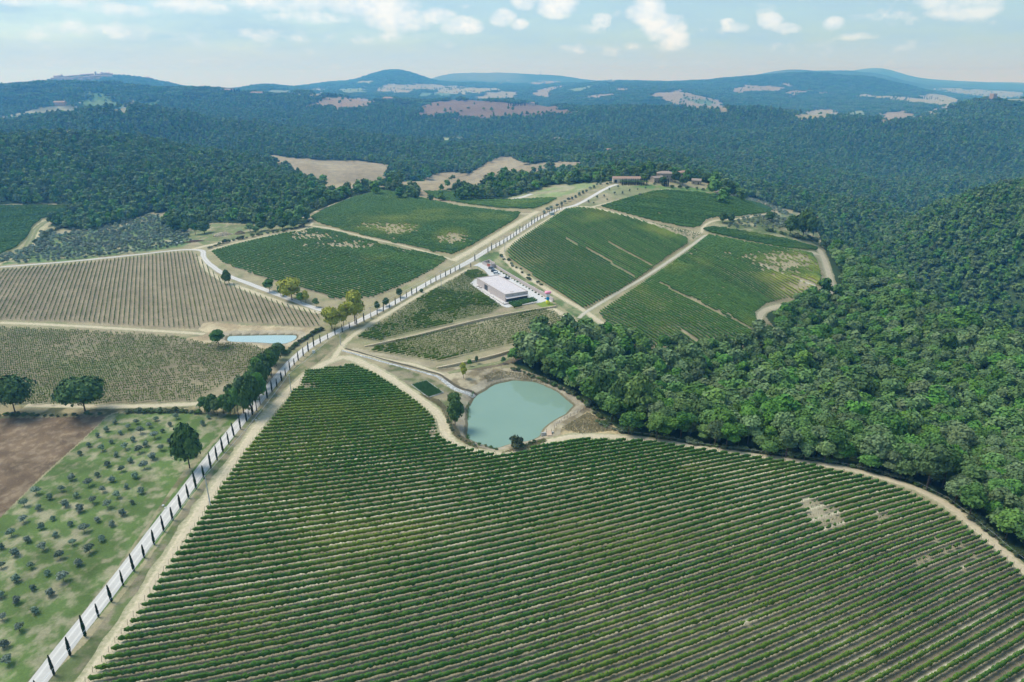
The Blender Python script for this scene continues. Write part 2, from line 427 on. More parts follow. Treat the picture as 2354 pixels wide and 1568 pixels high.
# natural relief on the wooded hills
amp = np.clip((DD-700)/1500, 0, 1)*np.clip((13000-DD)/4000, 0, 1)
ZG += amp[None,:]*((fbm(GX, GY, 260., 3)-.5)*26)
rg = 1-np.abs(fbm(GX+GY*.35, GY*.8, 330., 3)-.5)*4
ZG += (np.clip((DD-900)/500, 0, 1)*np.clip((4500-DD)/1500, 0, 1))[None,:]*(rg-.45)*26
ZG += np.clip((DD-260)/600, 0, 1)[None,:]*(fbm(GX, GY, 60., 2)-.5)*1.5

def Zt(x, y):
    x = np.asarray(x, float); y = np.asarray(y, float)
    i = np.interp(np.arctan2(x, y), AZ, np.arange(len(AZ))); j = np.interp(np.hypot(x, y), DD, np.arange(len(DD)))
    i0 = np.clip(i.astype(int), 0, len(AZ)-2); j0 = np.clip(j.astype(int), 0, len(DD)-2); fi = i-i0; fj = j-j0
    return (ZG[i0,j0]*(1-fi)+ZG[i0+1,j0]*fi)*(1-fj)+(ZG[i0,j0+1]*(1-fi)+ZG[i0+1,j0+1]*fi)*fj
def W(P, zoff=0.0):
    """photo points -> world xy where the ray meets the ground"""
    az, t = rays(P)
    i = np.interp(az, AZ, np.arange(len(AZ))); i0 = np.clip(i.astype(int), 0, len(AZ)-2); fi = (i-i0)[:,None]
    h = ZG[i0]*(1-fi)+ZG[i0+1]*fi + zoff
    dz = CAM_H-DD[None,:]*t[:,None]-h
    hit = dz <= 0; hit[:, -1] = True; hit[:, 0] = False
    j = hit.argmax(1); r = np.arange(len(az))
    a, b = dz[r, j-1], dz[r, j]; f = np.clip(a/(a-b+1e-9), 0, 1)
    d = DD[j-1]+(DD[j]-DD[j-1])*f
    return np.stack([d*np.sin(az), d*np.cos(az)], 1)
# ---------------------------------------------------------------- water bodies carved into the ground
POND_Z = float(Zt(*W([(1180,960)])[0])) - 1.9
POND_PX = smooth_line([(1078,940),(1090,918),(1110,900),(1140,884),(1175,876),(1200,876),(1230,881),(1262,893),(1290,908),(1310,926),(1316,934),(1303,948),(1282,960),(1262,973),(1246,988),(1240,1003),(1225,1010),(1195,1016),(1165,1024),(1140,1030),(1115,1022),(1085,1012),(1073,1000),(1074,975),(1075,955),(1078,940)], 5)[:-1]
def on_plane(P, z):
    az, t = rays(P); d = (CAM_H-z)/t
    return np.stack([d*np.sin(az), d*np.cos(az)], 1)
POND = on_plane(densify(POND_PX, 3), POND_Z)
_c = POND.mean(0); _r = POND-_c; POND = _c+_r*(1+(fbm(POND[:,0], POND[:,1], 6., 3)-.5)*.07)[:,None]
SP_Z = float(Zt(*W([(600,780)])[0])) - 0.9
SPOND = on_plane(smooth_line([(522,778),(530,773),(570,772),(620,771),(660,771),(680,772),(678,780),(660,788),(640,790),(590,787),(550,786),(525,784),(522,778)], 4)[:-1], SP_Z)
def carve(P, wz, bank, depth=1.6):
    c = P.mean(0); r = np.hypot(*(P-c).T).max()+bank+4
    m = np.hypot(GX-c[0], GY-c[1]) < r
    x, y = GX[m], GY[m]
    ins = in_poly(x, y, P); sd = seg_dist(x, y, P, True)*np.where(ins, -1, 1)
    z = ZG[m]
    lvl = np.where(sd < 0, wz-np.minimum(depth, -sd*0.5), wz+sd*(np.maximum(z-wz, .4))/bank*1.0)
    s = np.clip(sd/bank, 0, 1)
    ZG[m] = np.where(sd < bank, np.where(sd < 0, lvl, wz*(1-s**.8)+z*s**.8), z)
carve(POND, POND_Z, 5.5); carve(SPOND, SP_Z, 4.0, 1.0)

# level pad under the winery and its yard
YARD_PX = [(1085,611),(1100,604),(1112,602),(1137,616),(1272,693),(1262,696),(1234,697),(1213,700),(1165,708),(1152,704),(1078,652),(1092,640),(1128,640),(1112,622),(1098,613)]
def W3(P): w = W(P); return np.column_stack([w, Zt(w[:,0], w[:,1])])
def _plane(P):
    q = W3(P); A = np.column_stack([q[:,:2], np.ones(len(q))]); c, *_ = np.linalg.lstsq(A, q[:,2], rcond=None); return c

# ---------------------------------------------------------------- land use (outlines as seen, laid on the ground)
OPEN = W(densify([(-500,475),(0,471),(168,469),(172,500),(120,506),(108,520),(160,528),(210,530),(300,506),(345,490),(385,488),(390,532),(425,534),(445,516),(500,512),(560,514),(600,518),(640,518),(700,514),(714,508),(692,500),(760,471),(810,452),(870,436),(930,443),(962,452),(968,438),(1050,440),(1075,452),(1100,460),(1160,458),(1260,428),(1300,424),(1380,420),(1410,416),(1500,414),(1530,412),(1600,418),(1680,428),(1700,446),(1760,466),(1790,478),(1840,490),(1880,500),(1880,535),(1893,568),(1905,598),(1922,652),(1905,675),(1880,680),(1850,690),(1800,700),(1770,712),(1760,728),(1790,768),(1785,783),(1740,795),(1660,803),(1570,812),(1480,800),(1440,792),(1400,790),(1370,780),(1340,775),(1290,785),(1230,792),(1200,810),(1170,830),(1190,845),(1250,868),(1300,893),(1350,925),(1365,940),(1420,985),(1440,1000),(1600,1025),(1730,1043),(1900,1068),(2000,1086),(2100,1115),(2180,1155),(2250,1213),(2310,1262),(2353,1300),(2500,1440)], 5, False))
OPEN = np.vstack([OPEN, [(230,70),(230,-300),(-700,-300),(-1400,600)]])
# pockets of woodland inside it
CLUMPS = [[(150,510),(165,480),(230,452),(290,470),(318,492),(300,508),(215,530),(165,528)], [(383,520),(392,498),(440,492),(490,500),(560,498),(700,495),(708,508),(640,515),(580,511),(500,508),(440,512),(425,530),(395,532)]]
CLUMPS = [W(densify(c, 4)) for c in CLUMPS]

SOIL_PALE = (0.50,0.42,0.29); SOIL_TAN = (0.36,0.29,0.195); SOIL_GREY = (0.27,0.235,0.15); SOIL_BROWN = (0.20,0.12,0.085)
GRASS_DRY = (0.30,0.28,0.15); GRASS_GREEN = (0.10,0.17,0.05); FOREST_FLOOR = (0.05,0.085,0.035); TRACK = (0.56,0.48,0.35); ROADC = (0.62,0.60,0.57)
FIELDS = {   # name: outline, row direction (two points along a row), spacing, vine vigour, soil
 'river_field': dict(px=None, soil=SOIL_GREY),
 'winery_upper': dict(px=[(822,778),(850,758),(890,735),(960,690),(1030,650),(1080,622),(1100,622),(1124,637),(1091,641),(1083,655),(1100,668),(1130,690),(1152,706),(1130,720),(1060,738),(960,765),(870,785)], row=[(830,798),(1040,752)], sp=2.4, vig=.82, soil=(0.27,0.26,0.14)),
 'winery_lower': dict(px=[(845,808),(880,797),(930,782),(1050,755),(1230,716),(1268,714),(1295,730),(1335,760),(1330,768),(1290,770),(1240,776),(1200,785),(1100,812),(1010,832),(960,825),(900,815)], row=[(880,790),(1100,742)], sp=2.4, vig=.66, soil=(0.32,0.29,0.165)),
 'winery_front': dict(px=[(1168,701),(1180,710),(1238,696),(1230,688)], row=[(1172,704),(1232,691)], sp=2.2, vig=.95, soil=(0.3,0.26,0.16)),
 'middle_slope': dict(px=[(1165,578),(1180,560),(1240,520),(1300,482),(1330,478),(1370,482),(1450,502),(1520,527),(1580,550),(1583,562),(1540,590),(1480,635),(1420,675),(1345,712),(1330,705),(1270,665),(1210,625),(1170,595)], row=[(1304,552),(1454,636)], sp=2.5, vig=.97, soil=(0.27,0.23,0.13)),
 'middle_lane_gap': dict(px=[(1440,498),(1520,519),(1612,538),(1590,556),(1583,548),(1520,522)], row=[(1460,505),(1590,550)], sp=2.5, vig=.25, soil=(0.36,0.31,0.2)),
 'farm_slope': dict(px=[(1378,476),(1420,463),(1500,441),(1530,439),(1600,443),(1700,458),(1752,470),(1778,483),(1762,492),(1700,500),(1650,501),(1625,507),(1610,523),(1590,527),(1560,521),(1500,509),(1430,491)], row=[(1500,480),(1650,500)], sp=2.6, vig=.9, soil=(0.33,0.28,0.17)),
 'strip_field': dict(px=[(1612,528),(1640,523),(1700,532),(1800,550),(1886,573),(1876,579),(1800,571),(1700,552),(1632,537)], row=[(1640,530),(1880,575)], sp=2.4, vig=1.0, soil=(0.2,0.2,0.1)),
 'right_field': dict(px=[(1374,720),(1491,642),(1570,587),(1628,541),(1700,556),(1790,571),(1866,584),(1880,605),(1890,638),(1884,670),(1850,684),(1802,692),(1760,703),(1738,720),(1740,746),(1780,773),(1755,790),(1668,800),(1568,806),(1484,796),(1434,779),(1401,756)], row=[(1570,682),(1755,776)], sp=2.6, vig=.88, soil=(0.33,0.28,0.165)),
 'hill_field': dict(px=[(712,501),(760,476),(810,456),(875,439),(930,446),(985,461),(1060,477),(1130,485),(1198,491),(1190,505),(1140,535),(1090,565),(1045,587),(1000,581),(900,559),(800,534),(730,514)], row=[(790,533),(1040,586)], sp=2.5, vig=.93, soil=(0.32,0.27,0.15)),
 'road_field': dict(px=[(485,580),(560,560),(640,541),(720,527),(760,531),(840,553),(920,573),(1000,589),(1032,598),(1000,622),(950,648),(900,670),(860,686),(820,690),(770,690),(700,668),(640,650),(560,625),(510,605)], row=[(560,590),(800,650)], sp=2.6, vig=.9, soil=(0.35,0.3,0.19)),
 'young_field': dict(px=[(-60,628),(0,622),(150,609),(300,594),(400,582),(445,580),(470,607),(500,637),(560,667),(640,697),(720,717),(735,722),(735,750),(700,753),(620,745),(520,740),(468,742),(455,757),(350,752),(200,742),(0,735),(-60,732)], row=[(367,582),(377,756)], sp=2.4, vig=.34, soil=(0.29,0.24,0.155)),
 'lower_left': dict(px=[(-60,752),(0,754),(150,760),(300,768),(400,775),(480,792),(560,792),(608,802),(598,830),(590,850),(540,870),(480,905),(450,923),(300,928),(250,932),(100,932),(0,930),(-60,928)], row=[(0,850),(500,800)], sp=2.6, vig=.60, soil=(0.27,0.235,0.14)),
 'far_left': dict(px=[(-60,476),(100,473),(165,474),(150,492),(100,503),(78,520),(66,545),(40,570),(0,587),(-60,600)], row=[(0,500),(140,486)], sp=2.6, vig=1.0, soil=(0.18,0.19,0.09)),
 'saddle_field': dict(px=[(972,441),(1045,442),(1075,455),(1100,462),(1180,461),(1285,456),(1262,470),(1228,482),(1150,480),(1070,470),(1000,458)], row=[(1080,466),(1240,474)], sp=2.6, vig=1.0, soil=(0.25,0.24,0.12)),
 'valley_slope': dict(px=[(628,468),(700,458),(694,468),(650,476),(600,482)], row=[(628,475),(694,462)], sp=2.6, vig=1.0, soil=(0.22,0.22,0.1)),
}
F1_PX = [(205,1568),(330,1390),(478,1172),(520,1106),(560,1047),(610,985),(660,925),(672,900),(690,893),(700,857),(812,842),(860,862),(900,887),(960,927),(1000,967),(1003,990),(1020,1015),(1060,1032),(1140,1050),(1200,1042),(1260,1022),(1320,1012),(1500,1018),(1600,1035),(1720,1052),(1850,1070),(1990,1102),(2080,1132),(2150,1168),(2210,1208),(2270,1253),(2320,1298),(2360,1335)]
F1 = np.vstack([W(densify(F1_PX, 3, False)), [(175,120),(190,60),(150,45),(-90,45)]])
for f in FIELDS.values():
    if f['px']: f['w'] = W(densify(f['px'], 4))
FIELDS['river_field'].update(w=F1, row=None, sp=2.45, vig=.95)

# curved rows of the foreground vineyard: level lines of g
def fit_g():
    pts = [(2099,1499,4500),(2000,1480,4620),(2060,1260,4765),(1600,1405,4950),(1700,1480,4900),(1520,1215,5600),(1550,1210,5400),(1560,1090,5400),(1070,1190,5700),(900,1000,9000),(560,1210,8500),(500,1510,7160),(760,900,10500),(1200,1400,5800),(1850,1120,5100),(2250,1300,4650)]
    pts.append((880,880,11000))
    A = []; b = []
    def basis(x, y):
        x /= 100; y /= 100
        gx = np.array([1,0,2*x,y,0,3*x*x,2*x*y,y*y,0])/100; gy = np.array([0,1,0,x,2*y,0,x*x,2*x*y,3*y*y])/100
        return gx, gy
    for (px, py, vx) in pts:
        w = on_plane([(px, py)], 0)[0]
        phi = math.atan2(1.072, (vx-CX)/FPX)
        gx, gy = basis(*w)
        A.append((gx*math.cos(phi)+gy*math.sin(phi))*6); b.append(0)
        A.append((-gx*math.sin(phi)+gy*math.cos(phi))*1.2); b.append(1.2)
    c, *_ = np.linalg.lstsq(np.array(A), np.array(b), rcond=None)
    return c
GC = fit_g()
def gfun(x, y):
    x = np.asarray(x)/100; y = np.asarray(y)/100; c = GC
    return c[0]*x+c[1]*y+c[2]*x*x+c[3]*x*y+c[4]*y*y+c[5]*x**3+c[6]*x*x*y+c[7]*x*y*y+c[8]*y**3
def ggy(x, y):
    x = np.asarray(x)/100; y = np.asarray(y)/100; c = GC
    return (c[1]+c[3]*x+2*c[4]*y+c[6]*x*x+2*c[7]*x*y+3*c[8]*y*y)/100

# bare / thin / yellow patches (photo x, y, rx, ry, strength)
BARE = [(1890,1185,38,26,1.0),(1860,1165,30,18,.6),(2020,1190,30,14,.4),(1590,1085,50,18,.45),(712,893,22,8,.8),(1000,1000,14,18,.7),(2130,1290,60,14,.35),(1330,1240,160,18,.15),(980,1120,90,16,.12),(1120,1290,200,20,.12),(900,1230,180,20,.12),
        (905,528,60,14,.8),(1040,548,45,16,.75),(850,520,50,10,.5),(720,545,60,10,.6),(790,565,90,10,.6),(690,535,30,6,.6),(950,575,60,8,.5),(860,600,60,8,.2),
        (1820,600,75,22,.7),(1850,655,60,18,.6),(1760,640,60,12,.4),(1690,590,90,10,.45),(1760,620,60,8,.4),(1600,580,60,10,.3),(1600,690,60,8,.35),(1660,720,60,9,.5),(1560,760,50,8,.45),(1450,490,60,8,.45),(1500,465,60,6,.3),(1420,610,90,10,.15),
        (2230,1290,150,50,.26),(2250,1440,220,80,.26),(1900,1430,260,60,.2),(1500,1420,300,60,.16),(1700,1130,160,24,.15),(330,775,300,14,.25),(200,800,220,12,.4),(420,790,60,12,.5),(480,870,140,40,.2),(560,560,40,10,.2)]
YELLOW = [(1850,655,70,24,1.3),(1790,640,70,20,1.1),(1820,600,70,24,.9),(905,528,60,14,.9),(1040,545,50,20,.9),(960,500,110,20,.35),(1530,540,50,16,.7),(1590,1085,70,24,.35),(1350,500,60,14,.5),(1100,1230,500,60,.2),(1650,660,80,20,.3),(1600,600,60,20,.3)]
def _blobs(L):
    out = []
    for (px, py, rx, ry, s) in L:
        w = W([(px,py),(px+rx,py),(px-rx,py),(px,py+ry),(px,py-ry)])
        out.append((w[0], max(2, np.hypot(*(w[1]-w[2]))/2), max(2, np.hypot(*(w[3]-w[4]))/2), math.atan2(w[1][1]-w[2][1], w[1][0]-w[2][0]), s))
    return out
BAREW = _blobs([(p[0], p[1], p[2], p[3], p[4] if p[1] > 1150 else p[4]*.62) for p in BARE]); YELW = _blobs(YELLOW)
def blobsum(L, x, y):
    t = np.zeros(np.shape(x))
    for c, rx, ry, a, s in L:
        dx = x-c[0]; dy = y-c[1]; u = dx*math.cos(a)+dy*math.sin(a); v = -dx*math.sin(a)+dy*math.cos(a)
        t = np.maximum(t, s*np.exp(-((u/rx)**2+(v/ry)**2)*1.1))
    return t
def bare(x, y): return blobsum(BAREW, x, y)
def yellow(x, y): return np.clip(blobsum(YELW, x, y)+(fbm(x, y, 30., 3)-.62)*1.2, 0, 1)

def rowphase(f, x, y):
    if f['row'] is None: return gfun(x, y)/f['sp']
    n = f['n']; return ((x-f['o'][0])*n[0]+(y-f['o'][1])*n[1])/f['sp']
for f in FIELDS.values():
    if f['row'] is not None:
        q = W(f['row']); u = (q[1]-q[0])/np.hypot(*(q[1]-q[0])); f['u'] = u; f['n'] = np.array([-u[1], u[0]]); f['o'] = q[0]

# ---- vertex colours of the ground
base = np.zeros(GX.shape+(3,), np.float32); base[:] = FOREST_FLOOR
wood = ~in_poly(GX, GY, OPEN)
for c in CLUMPS: wood |= in_poly(GX, GY, c)
vis = np.zeros(GX.shape, bool)
slope = (CAM_H-ZG-9.0)/DD[None,:]
runmin = np.minimum.accumulate(np.where(DD[None,:] > 80, (CAM_H-ZG)/DD[None,:], 9), axis=1)
vis = slope <= runmin+0.0025
def put(P, c, var=0.0, nat=True):
    m = in_poly(GX, GY, P)
    v = 1+var*(fbm(GX[m], GY[m], 9., 3)-.5)*2
    base[m] = np.array(c)[None,:]*v[:,None]
    return m
# open ground default: rough dry grass with greener drifts
m = ~wood
n = fbm(GX[m], GY[m], 28., 4); n2 = fbm(GX[m]+91, GY[m], 7., 3)
base[m] = np.array(GRASS_DRY)*(1-n[:,None])+np.array(SOIL_TAN)*n[:,None]
gm = np.clip((n2-.5)*4, 0, 1)[:,None]*.5
base[m] = base[m]*(1-gm)+np.array((0.15,0.19,0.07))*gm
WN1 = fbm(GX, GY, 90., 3); WN2 = fbm(GX+900, GY, 90., 3)
def area(px, c, var=.15, k=4, c2=None, sc=12., th=.5, sh=6., warp=0):
    P = W(densify(px, k)); wq = warp*DD[None,:]; mm = in_poly(GX+wq*(WN1-.5), GY+wq*3*(WN2-.5), P) if warp else in_poly(GX, GY, P)
    x, y = GX[mm], GY[mm]
    v = 1+var*(fbm(x, y, 8., 3)-.5)*2
    cc = np.array(c)[None,:]*v[:,None]
    if c2 is not None:
        w = np.clip((fbm(x, y, sc, 4, .6)-th)*sh+.5, 0, 1)[:,None]
        cc = cc*(1-w)+np.array(c2)*v[:,None]*w
    base[mm] = cc
    return P, mm
# orchard, plough, verges
ORCHARD, _ = area([(262,950),(420,948),(545,952),(575,965),(470,1100),(300,1330),(60,1620),(-400,2100),(-600,1800),(0,1190),(100,1095),(190,1012),(245,960)], (0.11,0.165,0.05), .3, 5, (0.30,0.28,0.17), 3.2, .57, 4.)
area([(-500,962),(0,960),(120,957),(246,956),(190,1010),(100,1090),(0,1190),(-400,1600)], (0.165,0.115,0.072), .45, 4, (0.25,0.185,0.12), 2.0, .58, 5.)
area([(500,1003),(430,1070),(350,1190),(250,1330),(120,1500),(60,1568),(75,1568),(150,1480),(280,1300),(400,1130),(520,985)], (0.30,0.27,0.16), .2, 4, (0.16,0.15,0.08), 6.)
area([(0,932),(90,935),(440,930),(520,925),(560,935),(540,950),(262,948),(245,957),(0,962),(-100,962),(-100,932)], (0.36,0.30,0.17), .2, 4, (0.12,0.12,0.06), 7., .52)
# olive grove floor, field verges
GROVE, _ = area([(0,592),(60,575),(85,555),(92,532),(130,538),(205,532),(300,508),(350,494),(385,502),(392,528),(430,540),(440,558),(415,568),(300,583),(150,600),(0,609)], (0.15,0.22,0.09), .2, 4, (0.34,0.31,0.19), 14., .6)
area([(-40,612),(0,603),(40,588),(70,566),(78,540),(70,530),(95,508),(125,503),(150,497),(120,512),(100,530),(95,555),(70,575),(40,592),(0,608)], (0.45,0.40,0.24), .15)
area([(1322,477),(1345,462),(1392,436),(1415,425),(1500,428),(1525,436),(1478,453),(1420,464),(1372,476),(1340,479)], (0.24,0.25,0.13), .15, 4, (0.33,0.29,0.18), 25., .55)
area([(1160,459),(1215,455),(1285,452),(1330,440),(1375,425),(1350,420),(1300,424),(1270,430),(1225,442),(1180,452)], (0.24,0.29,0.13), .15, 4, (0.34,0.32,0.2), 20., .55)
area([(1440,428),(1500,425),(1540,430),(1600,432),(1660,440),(1700,452),(1640,444),(1560,437),(1500,434)], (0.13,0.22,0.07), .2, 4, (0.3,0.28,0.16), 12., .6)
# pond surroundings
area([(1000,850),(1040,845),(1100,850),(1160,846),(1200,850),(1250,868),(1300,893),(1350,925),(1362,940),(1345,960),(1310,985),(1280,1002),(1240,1010),(1140,1042),(1080,1030),(1040,1000),(1030,975),(1050,950),(1075,925),(1060,900),(1010,870)], (0.40,0.34,0.23), .3, 4, (0.22,0.18,0.11), 5., .52)
area([(1290,985),(1330,960),(1350,945),(1420,985),(1440,1000),(1330,1000),(1285,1006)], (0.48,0.38,0.21), .2, 4, (0.22,0.18,0.1), 4., .6)
area([(860,858),(900,835),(1000,875),(1070,912),(1072,930),(1040,955),(1020,948),(960,900),(900,870)], (0.29,0.25,0.16), .25, 4, (0.14,0.16,0.07), 6., .5)
area([(790,812),(812,800),(870,808),(960,830),(1000,848),(960,838),(880,818),(810,812)], (0.40,0.34,0.23), .2)
area([(1140,840),(1230,800),(1250,790),(1180,835),(1100,852),(1075,850),(1100,838)], (0.17,0.14,0.09), .3)
# young-field pond spoil
area([(455,757),(468,741),(500,741),(560,748),(640,750),(740,755),(690,790),(655,803),(610,802),(560,795),(480,793),(405,786),(440,775),(480,768)], (0.50,0.41,0.26), .2, 4, (0.40,0.31,0.19), 6.)
area([(100,1568),(200,1568),(300,1420),(400,1275),(470,1165),(545,1050),(590,985),(612,948),(600,938),(560,975),(500,1060),(420,1172),(300,1345),(200,1475)], (0.125,0.155,0.06), .3, 4, (0.25,0.215,0.14), 5., .5, 5.)
area([(615,925),(640,925),(700,860),(770,800),(800,770),(790,765),(760,782),(720,808),(680,842),(640,888)], (0.15,0.165,0.075), .3, 4, (0.27,0.23,0.14), 5., .5, 5.)
area([(800,760),(870,738),(960,688),(1050,632),(1075,612),(1060,612),(980,660),(900,706),(830,742)], (0.19,0.185,0.10), .3, 4, (0.3,0.26,0.16), 5., .5, 5.)
area([(430,545),(445,518),(500,514),(600,520),(700,515),(708,517),(650,530),(600,538),(540,550),(500,556),(470,564)], (0.17,0.20,0.085), .3, 4, (0.32,0.27,0.17), 6., .6, 5.)
area([(1625,512),(1690,500),(1790,484),(1850,495),(1880,540),(1886,565),(1800,545),(1700,528)], (0.15,0.19,0.08), .3, 4, (0.3,0.27,0.16), 8., .58, 5.)
# slope between yard wall and field
area([(1085,598),(1110,585),(1150,577),(1160,590),(1200,622),(1262,660),(1330,712),(1400,758),(1440,785),(1375,772),(1330,735),(1278,697),(1200,655),(1140,615),(1100,602)], (0.29,0.27,0.155), .3, 4, (0.13,0.18,0.07), 7., .46)
# the vineyards' soil
for k, f in FIELDS.items():
    mm = in_poly(GX, GY, f['w']); x, y = GX[mm], GY[mm]
    s = np.array(f['soil'])[None,:]*(1+.3*(fbm(x, y, 14., 3)-.5))[:,None]
    s = s*(.92+.16*vnoise(x, y, 1.2))[:,None]
    b = bare(x, y)[:,None]; b = b**1.3*.8; s = s*(1-b)+np.array((0.42,0.37,0.25))*b*(.85+.3*vnoise(x, y, 2.5)[:,None])
    if k == 'river_field':
        ph = rowphase(f, x, y); fr = ph-np.floor(ph); par = (np.floor(ph)%2)
        br = np.clip((fbm(x+7, y*2.2, 38., 3)-.28)*2.8+np.clip((x-10)/150,-.25,.45), 0, 1)*np.clip((300-y)/90, .0, 1)
        g1 = np.exp(-((fr-.0)/.10)**2)+np.exp(-((fr-1.)/.10)**2)         # undisturbed strip under the vines
        g2 = np.exp(-((fr-.34)/.21)**2)*par                               # mown dry strip, every other alley
        w1 = (g1*.34*(.25+.75*br))[:,None]; w2 = (g2*(.06+.9*br**1.4)*(1-.8*bare(x, y)))[:,None]
        warm = np.clip((fbm(x, y, 60., 2)-.42)*5, 0, 1)[:,None]
        s = s*(1-warm*.6)+np.array((0.25,0.205,0.13))*warm*.6
        s = s*(1-w1)+np.array((0.46,0.40,0.26))*w1
        s = s*(1-w2)+np.array((0.68,0.62,0.46))*(.75+.5*vnoise(x, y, .8)[:,None])*w2
    elif k in ('young_field', 'lower_left'):
        ph = rowphase(f, x, y); fr = ph-np.floor(ph)
        g = (np.exp(-((fr-.5)/.2)**2)*.25)[:,None]; s = s*(1-g)+np.array((0.33,0.25,0.17))*g
        if k == 'lower_left':
            gg = np.clip((fbm(x*.5, y*1.6, 30., 3)-.5)*4, 0, 1)[:,None]*.45; s = s*(1-gg)+np.array((0.15,0.2,0.07))*gg
    base[mm] = s
# far fields
def far(px, c, var=.12, c2=None, sc=40.):
    if px[0][1] < 300: c = tuple(q*.66 for q in c)
    cy_ = sum(p[1] for p in px)/len(px); dd_ = np.hypot(*W(px).T)      # the trees in front will cover the near edge
    px = [(p[0], p[1]+(9.0*FPX/q if p[1] > cy_ and q < 9000 else 0)) for p, q in zip(px, dd_)]
    P, mm = area(px, c, var, 3, c2, sc, .52, 4., .02); FARF.append(P); wood[mm] = False
FARF = []
TAN = (0.40,0.31,0.20); PINK = (0.29,0.20,0.14); STUB = (0.42,0.34,0.23); GRN = (0.14,0.23,0.09)
far([(600,357),(700,363),(760,371),(872,376),(893,385),(893,400),(910,408),(960,403),(1010,395),(1085,394),(1125,372),(1180,356),(1190,368),(1215,376),(1290,370),(1340,374),(1330,388),(1250,396),(1150,406),(1105,428),(1080,440),(1040,444),(960,440),(870,424),(840,432),(775,438),(730,414),(690,398),(640,382)], (0.30,0.24,0.15), .12, (0.35,0.29,0.19))
far([(980,240),(1000,233),(1080,230),(1150,236),(1250,243),(1338,252),(1240,258),(1170,262),(1120,266),(1090,268),(1000,260),(965,258)], PINK)
far([(705,238),(728,233),(745,222),(800,226),(860,232),(872,237),(800,246),(775,250),(760,244),(690,243)], (0.40,0.32,0.23), .1, PINK)
far([(165,213),(180,211),(200,219),(240,225),(300,235),(370,230),(372,235),(290,253),(255,252),(250,246),(182,245),(192,232),(197,224)], (0.13,0.24,0.09), .1, (0.2,0.26,0.12))
far([(256,252),(300,235),(330,239),(290,253)], (0.38,0.35,0.24))
far([(0,264),(110,243),(150,241),(180,247),(180,258),(90,267),(0,270)], (0.24,0.25,0.17), .1, (0.3,0.29,0.2))
far([(110,308),(130,306),(200,315),(180,316),(140,313)], STUB); far([(1010,316),(1060,315),(1090,317),(1080,320),(1010,319)], (0.34,0.38,0.22))
far([(1640,446),(1650,432),(1690,436),(1690,446)], (0.36,0.3,0.2))
for px, c in [([(1490,222),(1500,213),(1570,205),(1575,213),(1640,228),(1678,241),(1672,246),(1600,246),(1550,240),(1510,228)],STUB),([(1656,208),(1700,198),(1760,195),(1815,194),(1838,198),(1800,206),(1740,210),(1700,213)],STUB),
  ([(1787,214),(1850,205),(1872,208),(1850,214),(1800,219)],STUB),([(1866,217),(1880,210),(1916,205),(1908,213),(1870,221)],STUB),([(1952,219),(1960,214),(2010,220),(2100,224),(2140,214),(2224,228),(2205,240),(2180,245),(2140,240),(2060,230),(2000,226),(1970,224)],(0.46,0.42,0.28)),
  ([(1818,266),(1860,257),(1900,251),(1930,255),(1935,262),(1900,268),(1850,271)],(0.46,0.4,0.26)),([(1935,262),(1960,255),(2000,253),(1990,266),(1960,270)],(0.34,0.4,0.22)),([(2005,270),(2040,256),(2070,252),(2090,258),(2130,266),(2110,274),(2060,276)],STUB),([(2115,258),(2150,248),(2190,246),(2180,254),(2140,264)],(0.42,0.38,0.26)),
  ([(1560,222),(1620,228),(1640,236),(1610,236)],(0.2,0.3,0.14)),([(1345,220),(1400,215),(1420,219),(1380,224),(1350,225)],STUB),
  ([(1205,214),(1250,203),(1290,197),(1340,189),(1350,190),(1300,201),(1270,208),(1262,218),(1230,222)],STUB),([(1130,191),(1160,186),(1168,188),(1150,195)],STUB),
  ([(1000,206),(1060,201),(1160,204),(1150,209),(1080,215),(1010,219),(990,222)],(0.46,0.42,0.26)),([(1085,222),(1120,212),(1170,210),(1200,213),(1180,222),(1130,227),(1095,228)],(0.44,0.38,0.25)),
  ([(865,200),(900,194),(990,193),(1040,197),(1100,200),(1020,206),(940,206),(880,205)],(0.42,0.38,0.26)),([(855,206),(880,203),(960,209),(950,214),(890,213),(860,211)],(0.46,0.4,0.27)),([(955,212),(1000,214),(1060,216),(1030,222),(960,222)],(0.2,0.32,0.2)),
  ([(760,207),(800,203),(850,206),(845,213),(790,214)],(0.3,0.36,0.22)),([(720,212),(760,213),(750,218),(710,217)],(0.42,0.38,0.27)),([(600,206),(660,208),(700,212),(650,216),(600,213)],(0.3,0.36,0.24)),([(690,205),(740,203),(770,206),(730,208)],(0.46,0.42,0.3)),
  ([(810,188),(850,185),(868,187),(840,192),(812,192)],(0.44,0.42,0.28)),([(1370,187),(1420,184),(1440,186),(1400,189)],STUB),([(1210,191),(1260,188),(1300,189),(1270,193),(1220,195)],STUB),([(1300,206),(1360,196),(1370,200),(1320,212)],(0.3,0.38,0.22)),
  ([(2150,202),(2250,206),(2353,213),(2353,222),(2260,222),(2180,212)],(0.40,0.38,0.26)),([(2240,218),(2353,226),(2353,232),(2250,226)],(0.36,0.38,0.25)),
  ([(1410,206),(1440,202),(1455,205),(1430,210)],STUB)]:
    far(px, c, .08)
TOWNP = W(densify([(118,190),(124,179),(160,176),(200,173),(262,172),(262,181),(200,188),(150,190)], 3)); TOWNP = TOWNP[np.hypot(*TOWNP.T) < 5600]; mm = in_poly(GX, GY, TOWNP); base[mm] = (0.10,0.11,0.06); wood[mm] = False
